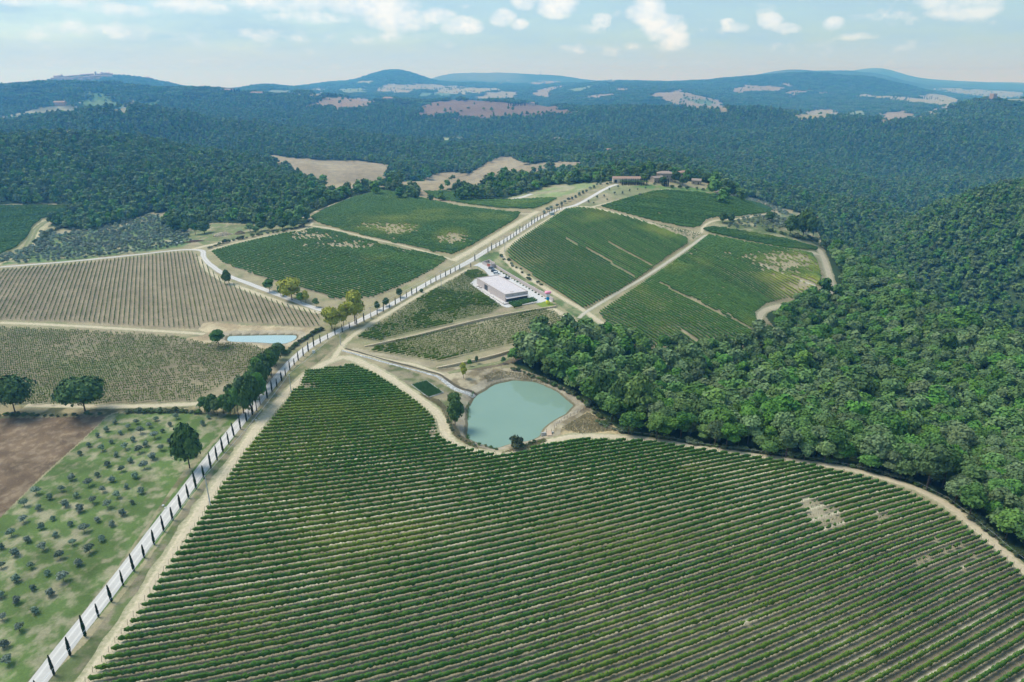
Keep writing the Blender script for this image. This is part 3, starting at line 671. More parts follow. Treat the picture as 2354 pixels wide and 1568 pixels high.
for p in ([(690,506),(700,494),(760,470),(810,451),(870,435),(930,442),(962,451)], [(1045,441),(1075,451),(1100,459),(1160,457),(1260,427),(1300,423)]):
    ln = W(densify(p, 5, False)); mm = (DD[None,:] > 550) & (DD[None,:] < 1000) & (np.abs(AZ)[:,None] < .5); mi = np.argwhere(mm); x, y = GX[mm], GY[mm]
    k_ = (seg_dist(x, y, ln) < 17) & ~in_poly(x, y, OPEN); wood[mi[k_,0], mi[k_,1]] = True; base[mi[k_,0], mi[k_,1]] = FOREST_FLOOR
for p in ([(1800,702),(1762,712),(1746,728),(1756,752),(1782,770)], [(1882,572),(1895,600),(1906,635),(1911,662),(1898,673)]):
    ln = W(densify(p, 4, False)); mm = (DD[None,:] > 300) & (DD[None,:] < 700) & (AZ[:,None] > .2) & (AZ[:,None] < .6); mi = np.argwhere(mm); k_ = seg_dist(GX[mm], GY[mm], ln) < 9; wood[mi[k_,0], mi[k_,1]] = False
# the far mountains are pasture and wood mixed
fm = (DD > 8000)
nn = np.clip((fbm(GX, GY, 900., 4)-.5)*5, 0, 1)
base[:, fm] = base[:, fm]*(1-.35*nn[:, fm, None])+np.array((0.28,0.27,0.16))*.35*nn[:, fm, None]
# banks of the two ponds
for P, wz in ((POND, POND_Z), (SPOND, SP_Z)):
    c = P.mean(0); mm = np.hypot(GX-c[0], GY-c[1]) < 60; x, y = GX[mm], GY[mm]
    ins = in_poly(x, y, P); sd = seg_dist(x, y, P, True); b = base[mm]
    b[ins] = (0.16,0.17,0.08)
    w = (~ins & (sd < 1.2)); b[w] = np.array((0.17,0.15,0.09))
    w = (~ins & (sd >= 1.2) & (sd < 5)); vv = (fbm(x[w], y[w], 3., 3)[:,None]-.5)*3
    b[w] = b[w]*.4+.6*np.array((0.38,0.33,0.25))*(1+.25*vv)
    base[mm] = b

def ground_nodes(nt, b):
    at = nd(nt, 'ShaderNodeAttribute', attribute_name='base')
    tc = nd(nt, 'ShaderNodeTexCoord'); o = tc.outputs['Object']
    n1 = noise(nt, o, 1.6, 5, .7); n2 = noise(nt, o, .12, 4, .6); n3 = noise(nt, o, .015, 3, .55)
    s = mth(nt, 'ADD', mth(nt, 'MULTIPLY', n1, .9), mth(nt, 'ADD', mth(nt, 'MULTIPLY', n2, .7), mth(nt, 'MULTIPLY', n3, .3)))
    s = mth(nt, 'ADD', s, .05)
    cmb = nd(nt, 'ShaderNodeCombineXYZ')
    for i in range(3): nt.links.new(s, cmb.inputs[i])
    c = mixc(nt, 1.0, at.outputs['Color'], cmb.outputs[0], 'MULTIPLY')
    nt.links.new(c, b.inputs['Base Color'])
    bp = nd(nt, 'ShaderNodeBump'); bp.inputs['Strength'].default_value = .5; bp.inputs['Distance'].default_value = .35
    nt.links.new(n1, bp.inputs['Height']); nt.links.new(bp.outputs[0], b.inputs['Normal'])
M_GROUND = new_mat('earth', rough=1.0, build=ground_nodes, spec=.05)
I = np.arange(GX.size, dtype=np.int32).reshape(GX.shape)
Fq = np.stack([I[:-1,:-1], I[:-1,1:], I[1:,1:], I[1:,:-1]], -1).reshape(-1, 4)
ground = mesh_np('ground', np.stack([GX, GY, ZG], -1).reshape(-1, 3), Fq, M_GROUND, smooth=True, colattr=base.reshape(-1, 3))
tag(ground, kind='structure')

# ---------------------------------------------------------------- water
def water_mat(name, body, pale_c, rough):
    def b_(nt, b):
        tc = nd(nt, 'ShaderNodeTexCoord')
        n = noise(nt, tc.outputs['Object'], .08, 3)
        nt.links.new(mixc(nt, n, body, pale_c), b.inputs['Base Color'])  # noise mixes the body colour with a slightly paler tone
        b.inputs['IOR'].default_value = 1.33; b.inputs['Specular IOR Level'].default_value = .5
        n2 = noise(nt, tc.outputs['Object'], 2.2, 3, .6)
        bp = nd(nt, 'ShaderNodeBump'); bp.inputs['Strength'].default_value = .06; bp.inputs['Distance'].default_value = .05
        nt.links.new(n2, bp.inputs['Height']); nt.links.new(bp.outputs[0], b.inputs['Normal'])
    return new_mat(name, rough=rough, build=b_, spec=.5)
def flat_poly(name, P, z, mat, zb=None):
    mb = MB(); mb.add([(p[0], p[1], z) for p in P], [tuple(range(len(P)))])
    o = mb.build(name, mat)
    a = sum(P[i][0]*P[(i+1)%len(P)][1]-P[(i+1)%len(P)][0]*P[i][1] for i in range(len(P)))
    if a < 0: o.data.flip_normals()
    return o
def grow(P, d):
    P = np.asarray(P); t = np.roll(P, -1, 0)-np.roll(P, 1, 0); t /= np.hypot(t[:,0], t[:,1])[:,None]+1e-9
    a = sum(P[i][0]*P[(i+1)%len(P)][1]-P[(i+1)%len(P)][0]*P[i][1] for i in range(len(P)))
    n = np.stack([t[:,1], -t[:,0]], 1)*(1 if a > 0 else -1)
    return P+n*d
tag(flat_poly('pond_water', grow(POND, .15), POND_Z, water_mat('pond_water', (0.185,0.285,0.225), (0.22,0.32,0.25), .03)), kind='structure')
tag(flat_poly('small_pond_water', grow(SPOND, .1), SP_Z, water_mat('small_pond_water', (0.34,0.46,0.46), (0.40,0.52,0.52), .03)), kind='structure')  # reflection of the pale low sky is painted into the base colour

# ---------------------------------------------------------------- roads and tracks: ribbons laid on the ground
def ribbon(name, C, w, mat, lift=.07, rag=.0, step=2.0, na=5):
    C = np.asarray(C, float)
    L = np.concatenate([[0], np.cumsum(np.hypot(*np.diff(C, axis=0).T))]); n = max(2, int(L[-1]/step)+1)
    s = np.linspace(0, L[-1], n); x = np.interp(s, L, C[:,0]); y = np.interp(s, L, C[:,1])
    wv = np.interp(s, L, w) if np.ndim(w) else np.full(n, w)
    tx = np.gradient(x); ty = np.gradient(y); l = np.hypot(tx, ty); nx, ny = -ty/l, tx/l
    V = []
    for k in range(na):
        u = k/(na-1)*2-1
        r = wv/2*(1+(rag*(fbm(x+50*(u > 0), y, 5., 3)-.5)*2 if abs(u) == 1 else 0))
        X = x+nx*r*u; Y = y+ny*r*u
        Z = Zt(X, Y)+(lift if abs(u) < 1 else lift*.35)
        V.append(np.stack([X, Y, Z], 1))
    V = np.stack(V, 1); idx = np.arange(n*na).reshape(n, na)
    F = np.stack([idx[:-1,:-1], idx[:-1,1:], idx[1:,1:], idx[1:,:-1]], -1).reshape(-1, 4)[:, ::-1]
    uu = np.tile(np.linspace(-1, 1, na), n)
    return mesh_np(name, V.reshape(-1, 3), F, mat, smooth=True, attrs={'across': uu})
def track_mat(name, c, ruts, grass=0.0, gc=(0.2,0.22,0.1)):
    def b_(nt, b):
        at = nd(nt, 'ShaderNodeAttribute', attribute_name='across')
        tc = nd(nt, 'ShaderNodeTexCoord'); o = tc.outputs['Object']
        a = mth(nt, 'ABSOLUTE', at.outputs['Fac'])
        d = mth(nt, 'ABSOLUTE', mth(nt, 'SUBTRACT', a, .45))
        n1 = noise(nt, o, .9, 5, .65); n2 = noise(nt, o, .15, 3, .6)
        rut = mth(nt, 'SUBTRACT', 1.0, mth(nt, 'MULTIPLY', d, 5.0), clamp=True)
        v = mth(nt, 'ADD', mth(nt, 'MULTIPLY', mth(nt, 'ADD', n1, n2), .5), mth(nt, 'MULTIPLY', rut, ruts))
        cc = mixc(nt, v, tuple(x*.72 for x in c), tuple(min(1, x*1.25) for x in c))
        g = mth(nt, 'MULTIPLY', mth(nt, 'SUBTRACT', mth(nt, 'ADD', n1, mth(nt, 'MULTIPLY', a, .35)), .72 - grass*.5), 6.0*grass, clamp=True)
        cc = mixc(nt, g, cc, gc)
        nt.links.new(cc, b.inputs['Base Color'])
    return new_mat(name, rough=1.0, build=b_, spec=.05)
M_ROAD = track_mat('white_gravel', (0.53,0.50,0.46), .45)
M_TRACK = track_mat('sandy_track', (0.56,0.47,0.33), .35, .35)
M_TRACK2 = track_mat('dusty_track', (0.44,0.36,0.25), .25, .7)
M_DITCH = track_mat('pale_lane', (0.52,0.46,0.37), .3, .35)

CYP = [(375,1520),(485,1385),(590,1255),(680,1120),(770,1015),(850,905),(925,805),(995,710),(1063,620),(1130,530),(1190,450),(1245,370),(1300,300),(1353,235),(1407,165),(1455,98),(1497,40)]
CYP = [(x*.33345, 1045.6+y*.33345) for x, y in CYP]
CYP += [(x*.33345, 545.8+y*.33345) for x, y in [(1537,1482),(1577,1428),(1613,1372),(1657,1322),(1700,1270),(1740,1225),(1842,1110),(1875,1068),(1908,1032),(1942,992),(1968,955),(1998,918),(2028,882),(2056,850),(2090,820),(2125,790),(2163,755),(2208,730),(2260,705),(2310,675)]]
CYP += [(784.2+x*.33345, 545.8+y*.33345) for x, y in [(8,655),(58,628),(108,603),(157,582),(205,558),(248,537),(290,513),(333,490),(373,467),(410,442),(450,415),(487,397),(520,388),(583,343),(618,323),(653,305),(685,285),(719,270),(753,253),(785,236),(816,221),(893,208),(921,163)]]
CYP += [(784.2+x*.33345, 137.9+y*.33345) for x, y in [(1011,1328),(1036,1313),(1066,1297),(1092,1283),(1119,1268),(1143,1252),(1167,1238),(1189,1225),(1206,1210),(1231,1193),(1251,1180),(1273,1168),(1292,1153),(1312,1139),(1332,1126),(1352,1113),(1373,1100),(1394,1088),(1435,1068),(1451,1062),(1467,1057),(1486,1048),(1502,1036),(1521,1028)]]
CYPW = W(CYP)
CYPW = np.vstack([[(-102.4,104.4),(-102.4,110.2)], CYPW]); CYP = [(100,1620),(112,1585)]+CYP
cl = CYPW[[0,3,8,14,20,26,32,36,41,47,52,57,62,67,73,78,84]]
tx = np.gradient(cl[:,0]); ty = np.gradient(cl[:,1]); l = np.hypot(tx, ty)
ROADC_L = np.stack([cl[:,0]-ty/l*2.75, cl[:,1]+tx/l*2.75], 1)
ROADC_L = np.vstack([[-105.2, -60], [-105.2, 40], smooth_line(ROADC_L, 5), W([(1322,472),(1345,461),(1370,446),(1390,435),(1404,428),(1418,424)])])
tag(ribbon('gravel_road', ROADC_L, np.concatenate([[4.3]*3, np.full(len(ROADC_L)-3, 4.4)]), M_ROAD, .10, .05, 1.5), kind='structure')
def trk(name, px, w, mat=None, lift=.07, rag=.35, ext=None):
    C = W(smooth_line(px, 4)) if len(px) > 2 else W(densify(px, 8, False))
    if ext is not None: C = np.vstack([ext, C])
    return tag(ribbon(name, C, w, mat or M_TRACK, lift, rag), kind='structure')
trk('dirt_track', [(460,1175),(540,1060),(590,985),(640,925),(680,885),(720,850),(765,828),(800,822),(850,843),(900,872),(960,915),(1003,950),(1018,975),(1024,1000),(1045,1022),(1080,1036),(1150,1047),(1200,1036)], 6.6, ext=[(-94,-40),(-94,60),(-94,130)])
trk('dirt_track', [(1240,1020),(1290,1009),(1340,1003),(1450,1007),(1600,1029),(1730,1047),(1900,1070),(2000,1091),(2100,1122),(2180,1163),(2250,1221),(2310,1274),(2360,1318),(2500,1450)], 5.6)
trk('dirt_track', [(765,828),(782,800),(800,780),(840,752),(890,722),(960,680),(1020,648),(1080,618)], 4.0)
trk('dirt_track', [(782,800),(800,806),(850,818),(900,830),(950,838),(990,852),(1020,862)], 3.4)
trk('dirt_track', [(1030,858),(1100,842),(1150,832),(1200,806),(1235,790),(1262,784)], 2.6, M_TRACK2)
trk('gravel_track', [(0,614),(150,602),(300,587),(400,576),(440,574),(465,577),(468,592),(485,610),(520,632),(580,655),(640,678),(700,700),(752,718)], 3.8, M_ROAD, .09, .15, None)
trk('gravel_track', [(440,574),(470,566),(510,558),(545,552)], 7.0, M_TRACK)
trk('dirt_track', [(476,578),(520,564),(600,545),(680,532),(712,519),(718,512)], 3.0)
trk('dirt_track', [(455,590),(478,622),(520,648),(590,675),(660,700),(735,720)], 5.0)
trk('dirt_track', [(0,742),(120,747),(250,754),(380,762),(470,768)], 4.2)
trk('dirt_track', [(60,932),(200,934),(320,934),(440,929),(500,922)], 4.4)
trk('dirt_track', [(712,519),(760,526),(850,548),(930,566),(1010,588),(1040,598)], 3.2)
trk('dirt_track', [(692,502),(740,480),(790,461),(820,450)], 3.0)
trk('dirt_track', [(870,437),(930,447),(985,463),(1060,478),(1130,487),(1200,492),(1232,490)], 3.2)
trk('dirt_track', [(1045,442),(1060,448),(1085,459)], 2.4)
trk('dirt_track', [(1040,600),(1090,572),(1140,542),(1190,512),(1225,492),(1236,486)], 7.5)
trk('dirt_track', [(1152,578),(1160,570),(1220,530),(1265,502),(1300,480),(1320,476)], 6.0)
trk('dirt_track', [(1152,578),(1158,592),(1185,618),(1240,655),(1300,690),(1345,716),(1400,757),(1432,780)], 5.0)
trk('dirt_track', [(1322,474),(1370,479),(1440,497),(1520,520),(1612,537)], 4.0)
trk('dirt_track', [(1345,480),(1400,466),(1450,454),(1500,441),(1522,436)], 3.4)
trk('pale_lane', [(1330,732),(1349,716),(1420,673),(1490,632),(1560,585),(1622,541)], 3.0, M_DITCH, .12, .3)
trk('dirt_track', [(1262,708),(1290,722),(1325,745),(1365,770)], 7.0)
trk('dirt_track', [(1622,541),(1700,554),(1790,571),(1880,584)], 5.5)
trk('dirt_track', [(1882,572),(1895,600),(1906,635),(1911,662),(1898,673)], 8.0)
trk('dirt_track', [(1800,702),(1762,712),(1746,728),(1756,752),(1782,770)], 5.5)
trk('dirt_track', [(1612,535),(1618,520),(1640,508),(1668,505),(1700,503),(1740,495),(1770,492),(1786,487)], 3.4)
trk('dirt_track', [(1568,682),(1640,716),(1700,745),(1752,772)], 2.2, M_TRACK2)
trk('dirt_track', [(1748,608),(1800,630),(1875,658)], 1.8, M_DITCH)
trk('dirt_track', [(1484,641),(1530,660),(1568,682)], 2.6, M_TRACK2)
trk('dirt_track', [(1304,551),(1380,592),(1454,637)], 2.2, M_TRACK2)
trk('dirt_track', [(1175,459),(1200,453),(1222,446)], 5.0, M_ROAD)
trk('dirt_track', [(1290,440),(1340,438),(1385,428)], 2.6, M_TRACK2)
trk('dirt_track', [(-20,598),(20,590),(55,573),(70,552),(80,530),(98,514),(120,506),(150,500)], 5.0, M_TRACK2)
LANES = [W(densify(p, 6, False)) for p in ([(1568,682),(1640,716),(1700,745),(1752,772)], [(1748,608),(1800,630),(1875,658)], [(1484,641),(1530,660),(1568,682)], [(1304,551),(1380,592),(1454,637)], [(1568,766),(1632,802)], [(1400,560),(1500,612)])]
# ---------------------------------------------------------------- foliage materials
def leaf_mat(name, c1, c2, c3=None, attr=False, rand=.35, sat=None):
    def b_(nt, b):
        tc = nd(nt, 'ShaderNodeTexCoord'); oi = nd(nt, 'ShaderNodeObjectInfo'); geo = nd(nt, 'ShaderNodeNewGeometry')
        n = noise(nt, tc.outputs['Object'], .9, 4, .65)
        isl = geo.outputs['Random Per Island']
        v = mth(nt, 'ADD', mth(nt, 'MULTIPLY', isl, .55), mth(nt, 'MULTIPLY', n, .5))
        c = mixc(nt, v, c1, c2)
        if c3 is not None:
            f = ramp(nt, oi.outputs['Random'], [(0.0, 0.0), (0.55, 0.1), (1.0, 1.0)])
            c = mixc(nt, mth(nt, 'MULTIPLY', f, rand), c, c3)
            wn = nd(nt, 'ShaderNodeTexWhiteNoise', noise_dimensions='1D'); nt.links.new(oi.outputs['Random'], wn.inputs['W'])
            br = mth(nt, 'ADD', .66, mth(nt, 'MULTIPLY', wn.outputs['Value'], .68))
            hs = nd(nt, 'ShaderNodeHueSaturation'); w2 = nd(nt, 'ShaderNodeTexWhiteNoise', noise_dimensions='1D'); nt.links.new(mth(nt, 'ADD', oi.outputs['Random'], 3.7), w2.inputs['W'])
            nt.links.new(mth(nt, 'ADD', .484, mth(nt, 'MULTIPLY', w2.outputs['Value'], .028)), hs.inputs['Hue']); nt.links.new(mth(nt, 'ADD', .72, mth(nt, 'MULTIPLY', w2.outputs['Value'], .4)), hs.inputs['Saturation'])
            nt.links.new(c, hs.inputs['Color']); c = hs.outputs[0]
            cmb = nd(nt, 'ShaderNodeCombineXYZ')
            for i in range(3): nt.links.new(br, cmb.inputs[i])
            c = mixc(nt, 1.0, c, cmb.outputs[0], 'MULTIPLY')
        if attr:
            at = nd(nt, 'ShaderNodeAttribute', attribute_name='tint')
            c = mixc(nt, at.outputs['Fac'], c, attr)
        nt.links.new(c, b.inputs['Base Color'])
        b.inputs['Transmission Weight'].default_value = 0
    return new_mat(name, rough=.75, build=b_, spec=.12)
M_WOOD = leaf_mat('wood_leaves', (0.040,0.105,0.028), (0.145,0.27,0.06), (0.19,0.24,0.05))
M_OAK = leaf_mat('oak_leaves', (0.03,0.07,0.022), (0.12,0.20,0.055), rand=.4)
M_YEL = leaf_mat('poplar_leaves', (0.20,0.24,0.04), (0.50,0.48,0.07))
M_OLIVE = leaf_mat('olive_leaves', (0.08,0.12,0.075), (0.27,0.34,0.235), (0.18,0.25,0.15))
M_CYP = leaf_mat('cypress_leaves', (0.008,0.018,0.008), (0.028,0.05,0.02), (0.03,0.05,0.02))
M_VINE = leaf_mat('vine_leaves', (0.014,0.056,0.012), (0.08,0.20,0.032), attr=(0.30,0.33,0.045))
M_VINE2 = leaf_mat('far_vine_leaves', (0.020,0.070,0.020), (0.08,0.185,0.042), attr=(0.34,0.37,0.07))
M_BRUSH = leaf_mat('brush_leaves', (0.05,0.085,0.03), (0.13,0.19,0.06), (0.2,0.18,0.08))
M_BARK = new_mat('bark', (0.085,0.065,0.048), .95)
M_STEM = new_mat('vine_wood', (0.17,0.135,0.10), .95)
M_POST = new_mat('post_wood', (0.16,0.13,0.10), .95)

def cards(C, N, size, r=None):
    """leaf clumps: small quads centred at C facing N"""
    r = r or rng; n = len(C)
    N = N/(np.linalg.norm(N, axis=1)[:,None]+1e-9)
    t = r.normal(size=(n,3)); t -= (t*N).sum(1)[:,None]*N; t /= np.linalg.norm(t, axis=1)[:,None]+1e-9
    b = np.cross(N, t); s = (size*(.7+.6*r.random(n)))[:,None]
    q = np.stack([C-t*s-b*s*.6, C+t*s-b*s*.75, C+t*s*.8+b*s*.7, C-t*s*.9+b*s*.6], 1)
    q += r.normal(size=q.shape)*s[:,:,None]*.12
    return q.reshape(-1, 3), np.arange(4*n).reshape(n, 4)

def crown_mesh(name, mat, h, rad, nl=9, ncards=700, csize=.45, seed=1, z0=.28, core=True, cyl=False, flat=0.0):
    """a crown: lobes of leaf clumps round a ragged inner mass; base of the tree at z=0, height h"""
    r = np.random.default_rng(seed)
    lobes = []
    zc = h*(z0+1)/2; hh = h*(1-z0)/2
    for i in range(nl):
        a = r.random()*6.283; u = r.random()**.6; e = r.uniform(-.8, .95)
        k = math.sqrt(max(0, 1-e*e))
        c = np.array([math.cos(a)*k*rad*.62*u, math.sin(a)*k*rad*.62*u, zc+e*hh*.62])
        lobes.append((c, rad*r.uniform(.36, .6), hh*r.uniform(.3, .52)*(1-flat)))
    lobes.append((np.array([0, 0, zc+hh*.35]), rad*.5, hh*.6))
    per = ncards//len(lobes); C = []; N = []
    for (c, lr, lh) in lobes:
        m = per
        d = r.normal(size=(m,3)); d[:,2] = np.where(r.random(m) < .75, np.abs(d[:,2]), d[:,2]); d /= np.linalg.norm(d, axis=1)[:,None]
        f = (.78+.34*r.random(m))[:,None]
        p = c+d*np.array([lr, lr, lh])*f
        C.append(p); N.append(d+r.normal(size=(m,3))*.42+np.array([0,0,.25]))
    C = np.concatenate(C); N = np.concatenate(N)
    # drop leaves buried well inside other lobes
    keep = np.ones(len(C), bool)
    for (c, lr, lh) in lobes:
        q = ((C-c)/np.array([lr, lr, lh])); keep &= (q**2).sum(1) > .45
    V, F = cards(C[keep], N[keep], np.full(keep.sum(), csize), r)
    Vs = [V]; Fs = [F]; off = len(V); T = []
    if core:
        for (c, lr, lh) in lobes:
            nu, nv = 7, 5; vv = []
            for j in range(nv):
                ph = math.pi*(j+.5)/nv
                for i in range(nu):
                    a = 6.283*i/nu+j*.4; q = .68*(1+r.normal()*.12)
                    vv.append(c+np.array([math.cos(a)*math.sin(ph)*lr, math.sin(a)*math.sin(ph)*lr, math.cos(ph)*lh])*q)
            top = len(vv); vv.append(c+np.array([0,0,lh*.78])); vv.append(c-np.array([0,0,lh*.78]))
            ff = []; tt = []
            for j in range(nv-1):
                for i in range(nu): ff.append((j*nu+i, (j+1)*nu+i, (j+1)*nu+(i+1)%nu, j*nu+(i+1)%nu))
            for i in range(nu):
                tt.append((i, (i+1)%nu, top)); tt.append(((nv-1)*nu+(i+1)%nu, (nv-1)*nu+i, top+1))
            Vs.append(np.array(vv)); Fs.append(np.array(ff)+off); T.append(np.array(tt)+off); off += len(vv)
    return mesh_np(name, np.concatenate(Vs), [np.concatenate(Fs)]+([np.concatenate(T)] if T else []), mat, link=False)

def trunk_mesh(h, r0, seed=0, limbs=4, spread=.35):
    r = random.Random(seed); mb = MB()
    top = (r.uniform(-.2,.2)*r0*3, r.uniform(-.2,.2)*r0*3, h)
    mb.tube([(0,0,-.4), (0,0,0), (top[0]*.5, top[1]*.5, h*.5), top], [r0*1.25, r0, r0*.75, r0*.35], 7)
    for i in range(limbs):
        a = 6.283*(i+r.random()*.6)/limbs; z = h*r.uniform(.45, .75); L = h*spread*r.uniform(.8, 1.3)
        mb.tube([(top[0]*z/h, top[1]*z/h, z), (math.cos(a)*L*.5, math.sin(a)*L*.5, z+L*.55), (math.cos(a)*L, math.sin(a)*L, z+L*1.1)], [r0*.5, r0*.3, r0*.12], 5)
    o = mb.build('trunk', M_BARK, link=False)
    return o

class Kind:
    """a tree kind: variants of crown + trunk, placed as separate things"""
    def __init__(s, name, cat, mat, variants):
        s.name, s.cat, s.v = name, cat, []
        for i, (h, rad, kw) in enumerate(variants):
            c = crown_mesh('crown', mat, h, rad, seed=hash(name) % 1000+i if False else sum(map(ord, name))+i, **kw)
            t = trunk_mesh(h*.72, max(.07, h*.022), seed=i, limbs=kw.get('_l', 4))
            s.v.append((c.data, t.data, h, rad))
    def put(s, x, y, label, group=None, sc=1.0, sz=None, vi=None, rz=None, z=None, mat=None):
        i = random.randrange(len(s.v)) if vi is None else vi
        c, t, h, rad = s.v[i]
        zz = float(Zt(x, y)) if z is None else z
        e = empty(s.name, (x, y, zz), random.random()*6.283 if rz is None else rz)
        e.scale = (sc, sc, sc*(sz or 1))
        tag(e, label, s.cat, group)
        for nm, me in (('crown', c), ('trunk', t)):
            o = bpy.data.objects.new(nm, me); o.parent = e; col.objects.link(o)
            if nm == 'crown' and mat:
                pass
        return e

near_kw = dict(ncards=1500, csize=.36, nl=13)
BROAD = Kind('broadleaf_tree', 'tree', M_WOOD, [(10, 4.3, near_kw), (9, 3.9, dict(near_kw, nl=10)), (11.5, 4.6, dict(near_kw, nl=15)), (8, 4.2, dict(near_kw, nl=11)), (10.5, 3.6, dict(near_kw, nl=12))])
OAK = Kind('oak_tree', 'tree', M_OAK, [(9, 6.2, dict(ncards=3000, csize=.36, nl=22, z0=.2)), (8.5, 5.2, dict(ncards=2600, csize=.36, nl=19, z0=.18))])
OAKS = Kind('oak_tree', 'tree', M_OAK, [(7, 4.0, dict(ncards=1400, csize=.36, nl=13, z0=.12)), (7.5, 3.5, dict(ncards=1400, csize=.36, nl=12, z0=.1))])
YEL = Kind('poplar_tree', 'tree', M_YEL, [(10, 4.4, dict(ncards=2200, csize=.33, nl=16, z0=.2)), (9, 4.8, dict(ncards=2200, csize=.33, nl=16, z0=.16))])
OLIVE = Kind('olive_tree', 'olive tree', M_OLIVE, [(2.3, 1.3, dict(ncards=420, csize=.17, nl=7, z0=.06)), (2.1, 1.15, dict(ncards=380, csize=.17, nl=6, z0=.08)), (2.5, 1.5, dict(ncards=460, csize=.17, nl=9, z0=.06))])
BUSH = Kind('bush', 'bush', M_BRUSH, [(2.0, 1.7, dict(ncards=420, csize=.2, nl=8, z0=.02)), (1.4, 1.5, dict(ncards=340, csize=.18, nl=7, z0=.0))])

# ---------------------------------------------------------------- vines
def clip_rows(f, key):
    """row centre lines inside the field outline -> list of (N,2) arrays"""
    P = f['w']; rows = []
    if f['row'] is None:
        xs = np.arange(-100, 190, .45)
        g0 = gfun(0, 60)/f['sp']; 
        gg = gfun(P[:,0], P[:,1])/f['sp']
        for n in range(int(gg.min())-1, int(gg.max())+2):
            y = np.full(len(xs), 180.0)
            for _ in range(12):
                y = y-np.clip((gfun(xs, y)-n*f['sp'])/np.maximum(ggy(xs, y), .3), -60, 60)
            ok = in_poly(xs, y, P) & (np.abs(gfun(xs, y)-n*f['sp']) < .05)
            _, _, dep = project(xs, y, 0)
            px, py, _ = project(xs, y, np.zeros(len(xs)))
            ok &= (py < 1720) & (px > -100) & (px < 2850)
            i = 0
            idx = np.flatnonzero(ok)
            if len(idx) < 6: continue
            for seg in np.split(idx, np.flatnonzero(np.diff(idx) > 3)+1):
                if len(seg) > 6: rows.append((n, np.stack([xs[seg], y[seg]], 1)))
        return rows
    u, nrm, o, sp = f['u'], f['n'], f['o'], f['sp']
    s = (P-o)@u; t = (P-o)@nrm
    for n in range(int(np.floor(t.min()/sp)), int(np.ceil(t.max()/sp))+1):
        tt = n*sp; c = []
        for i in range(len(P)):
            a, b = t[i], t[(i+1)%len(P)]
            if (a > tt) != (b > tt): c.append(s[i]+(s[(i+1)%len(P)]-s[i])*(tt-a)/(b-a))
        c.sort()
        for a, b in zip(c[::2], c[1::2]):
            if b-a > 3:
                st = f.get('step', .8); q = np.arange(a+.3, b-.3, st)
                if len(q) > 3: rows.append((n, o+q[:,None]*u+tt*nrm))
    return rows

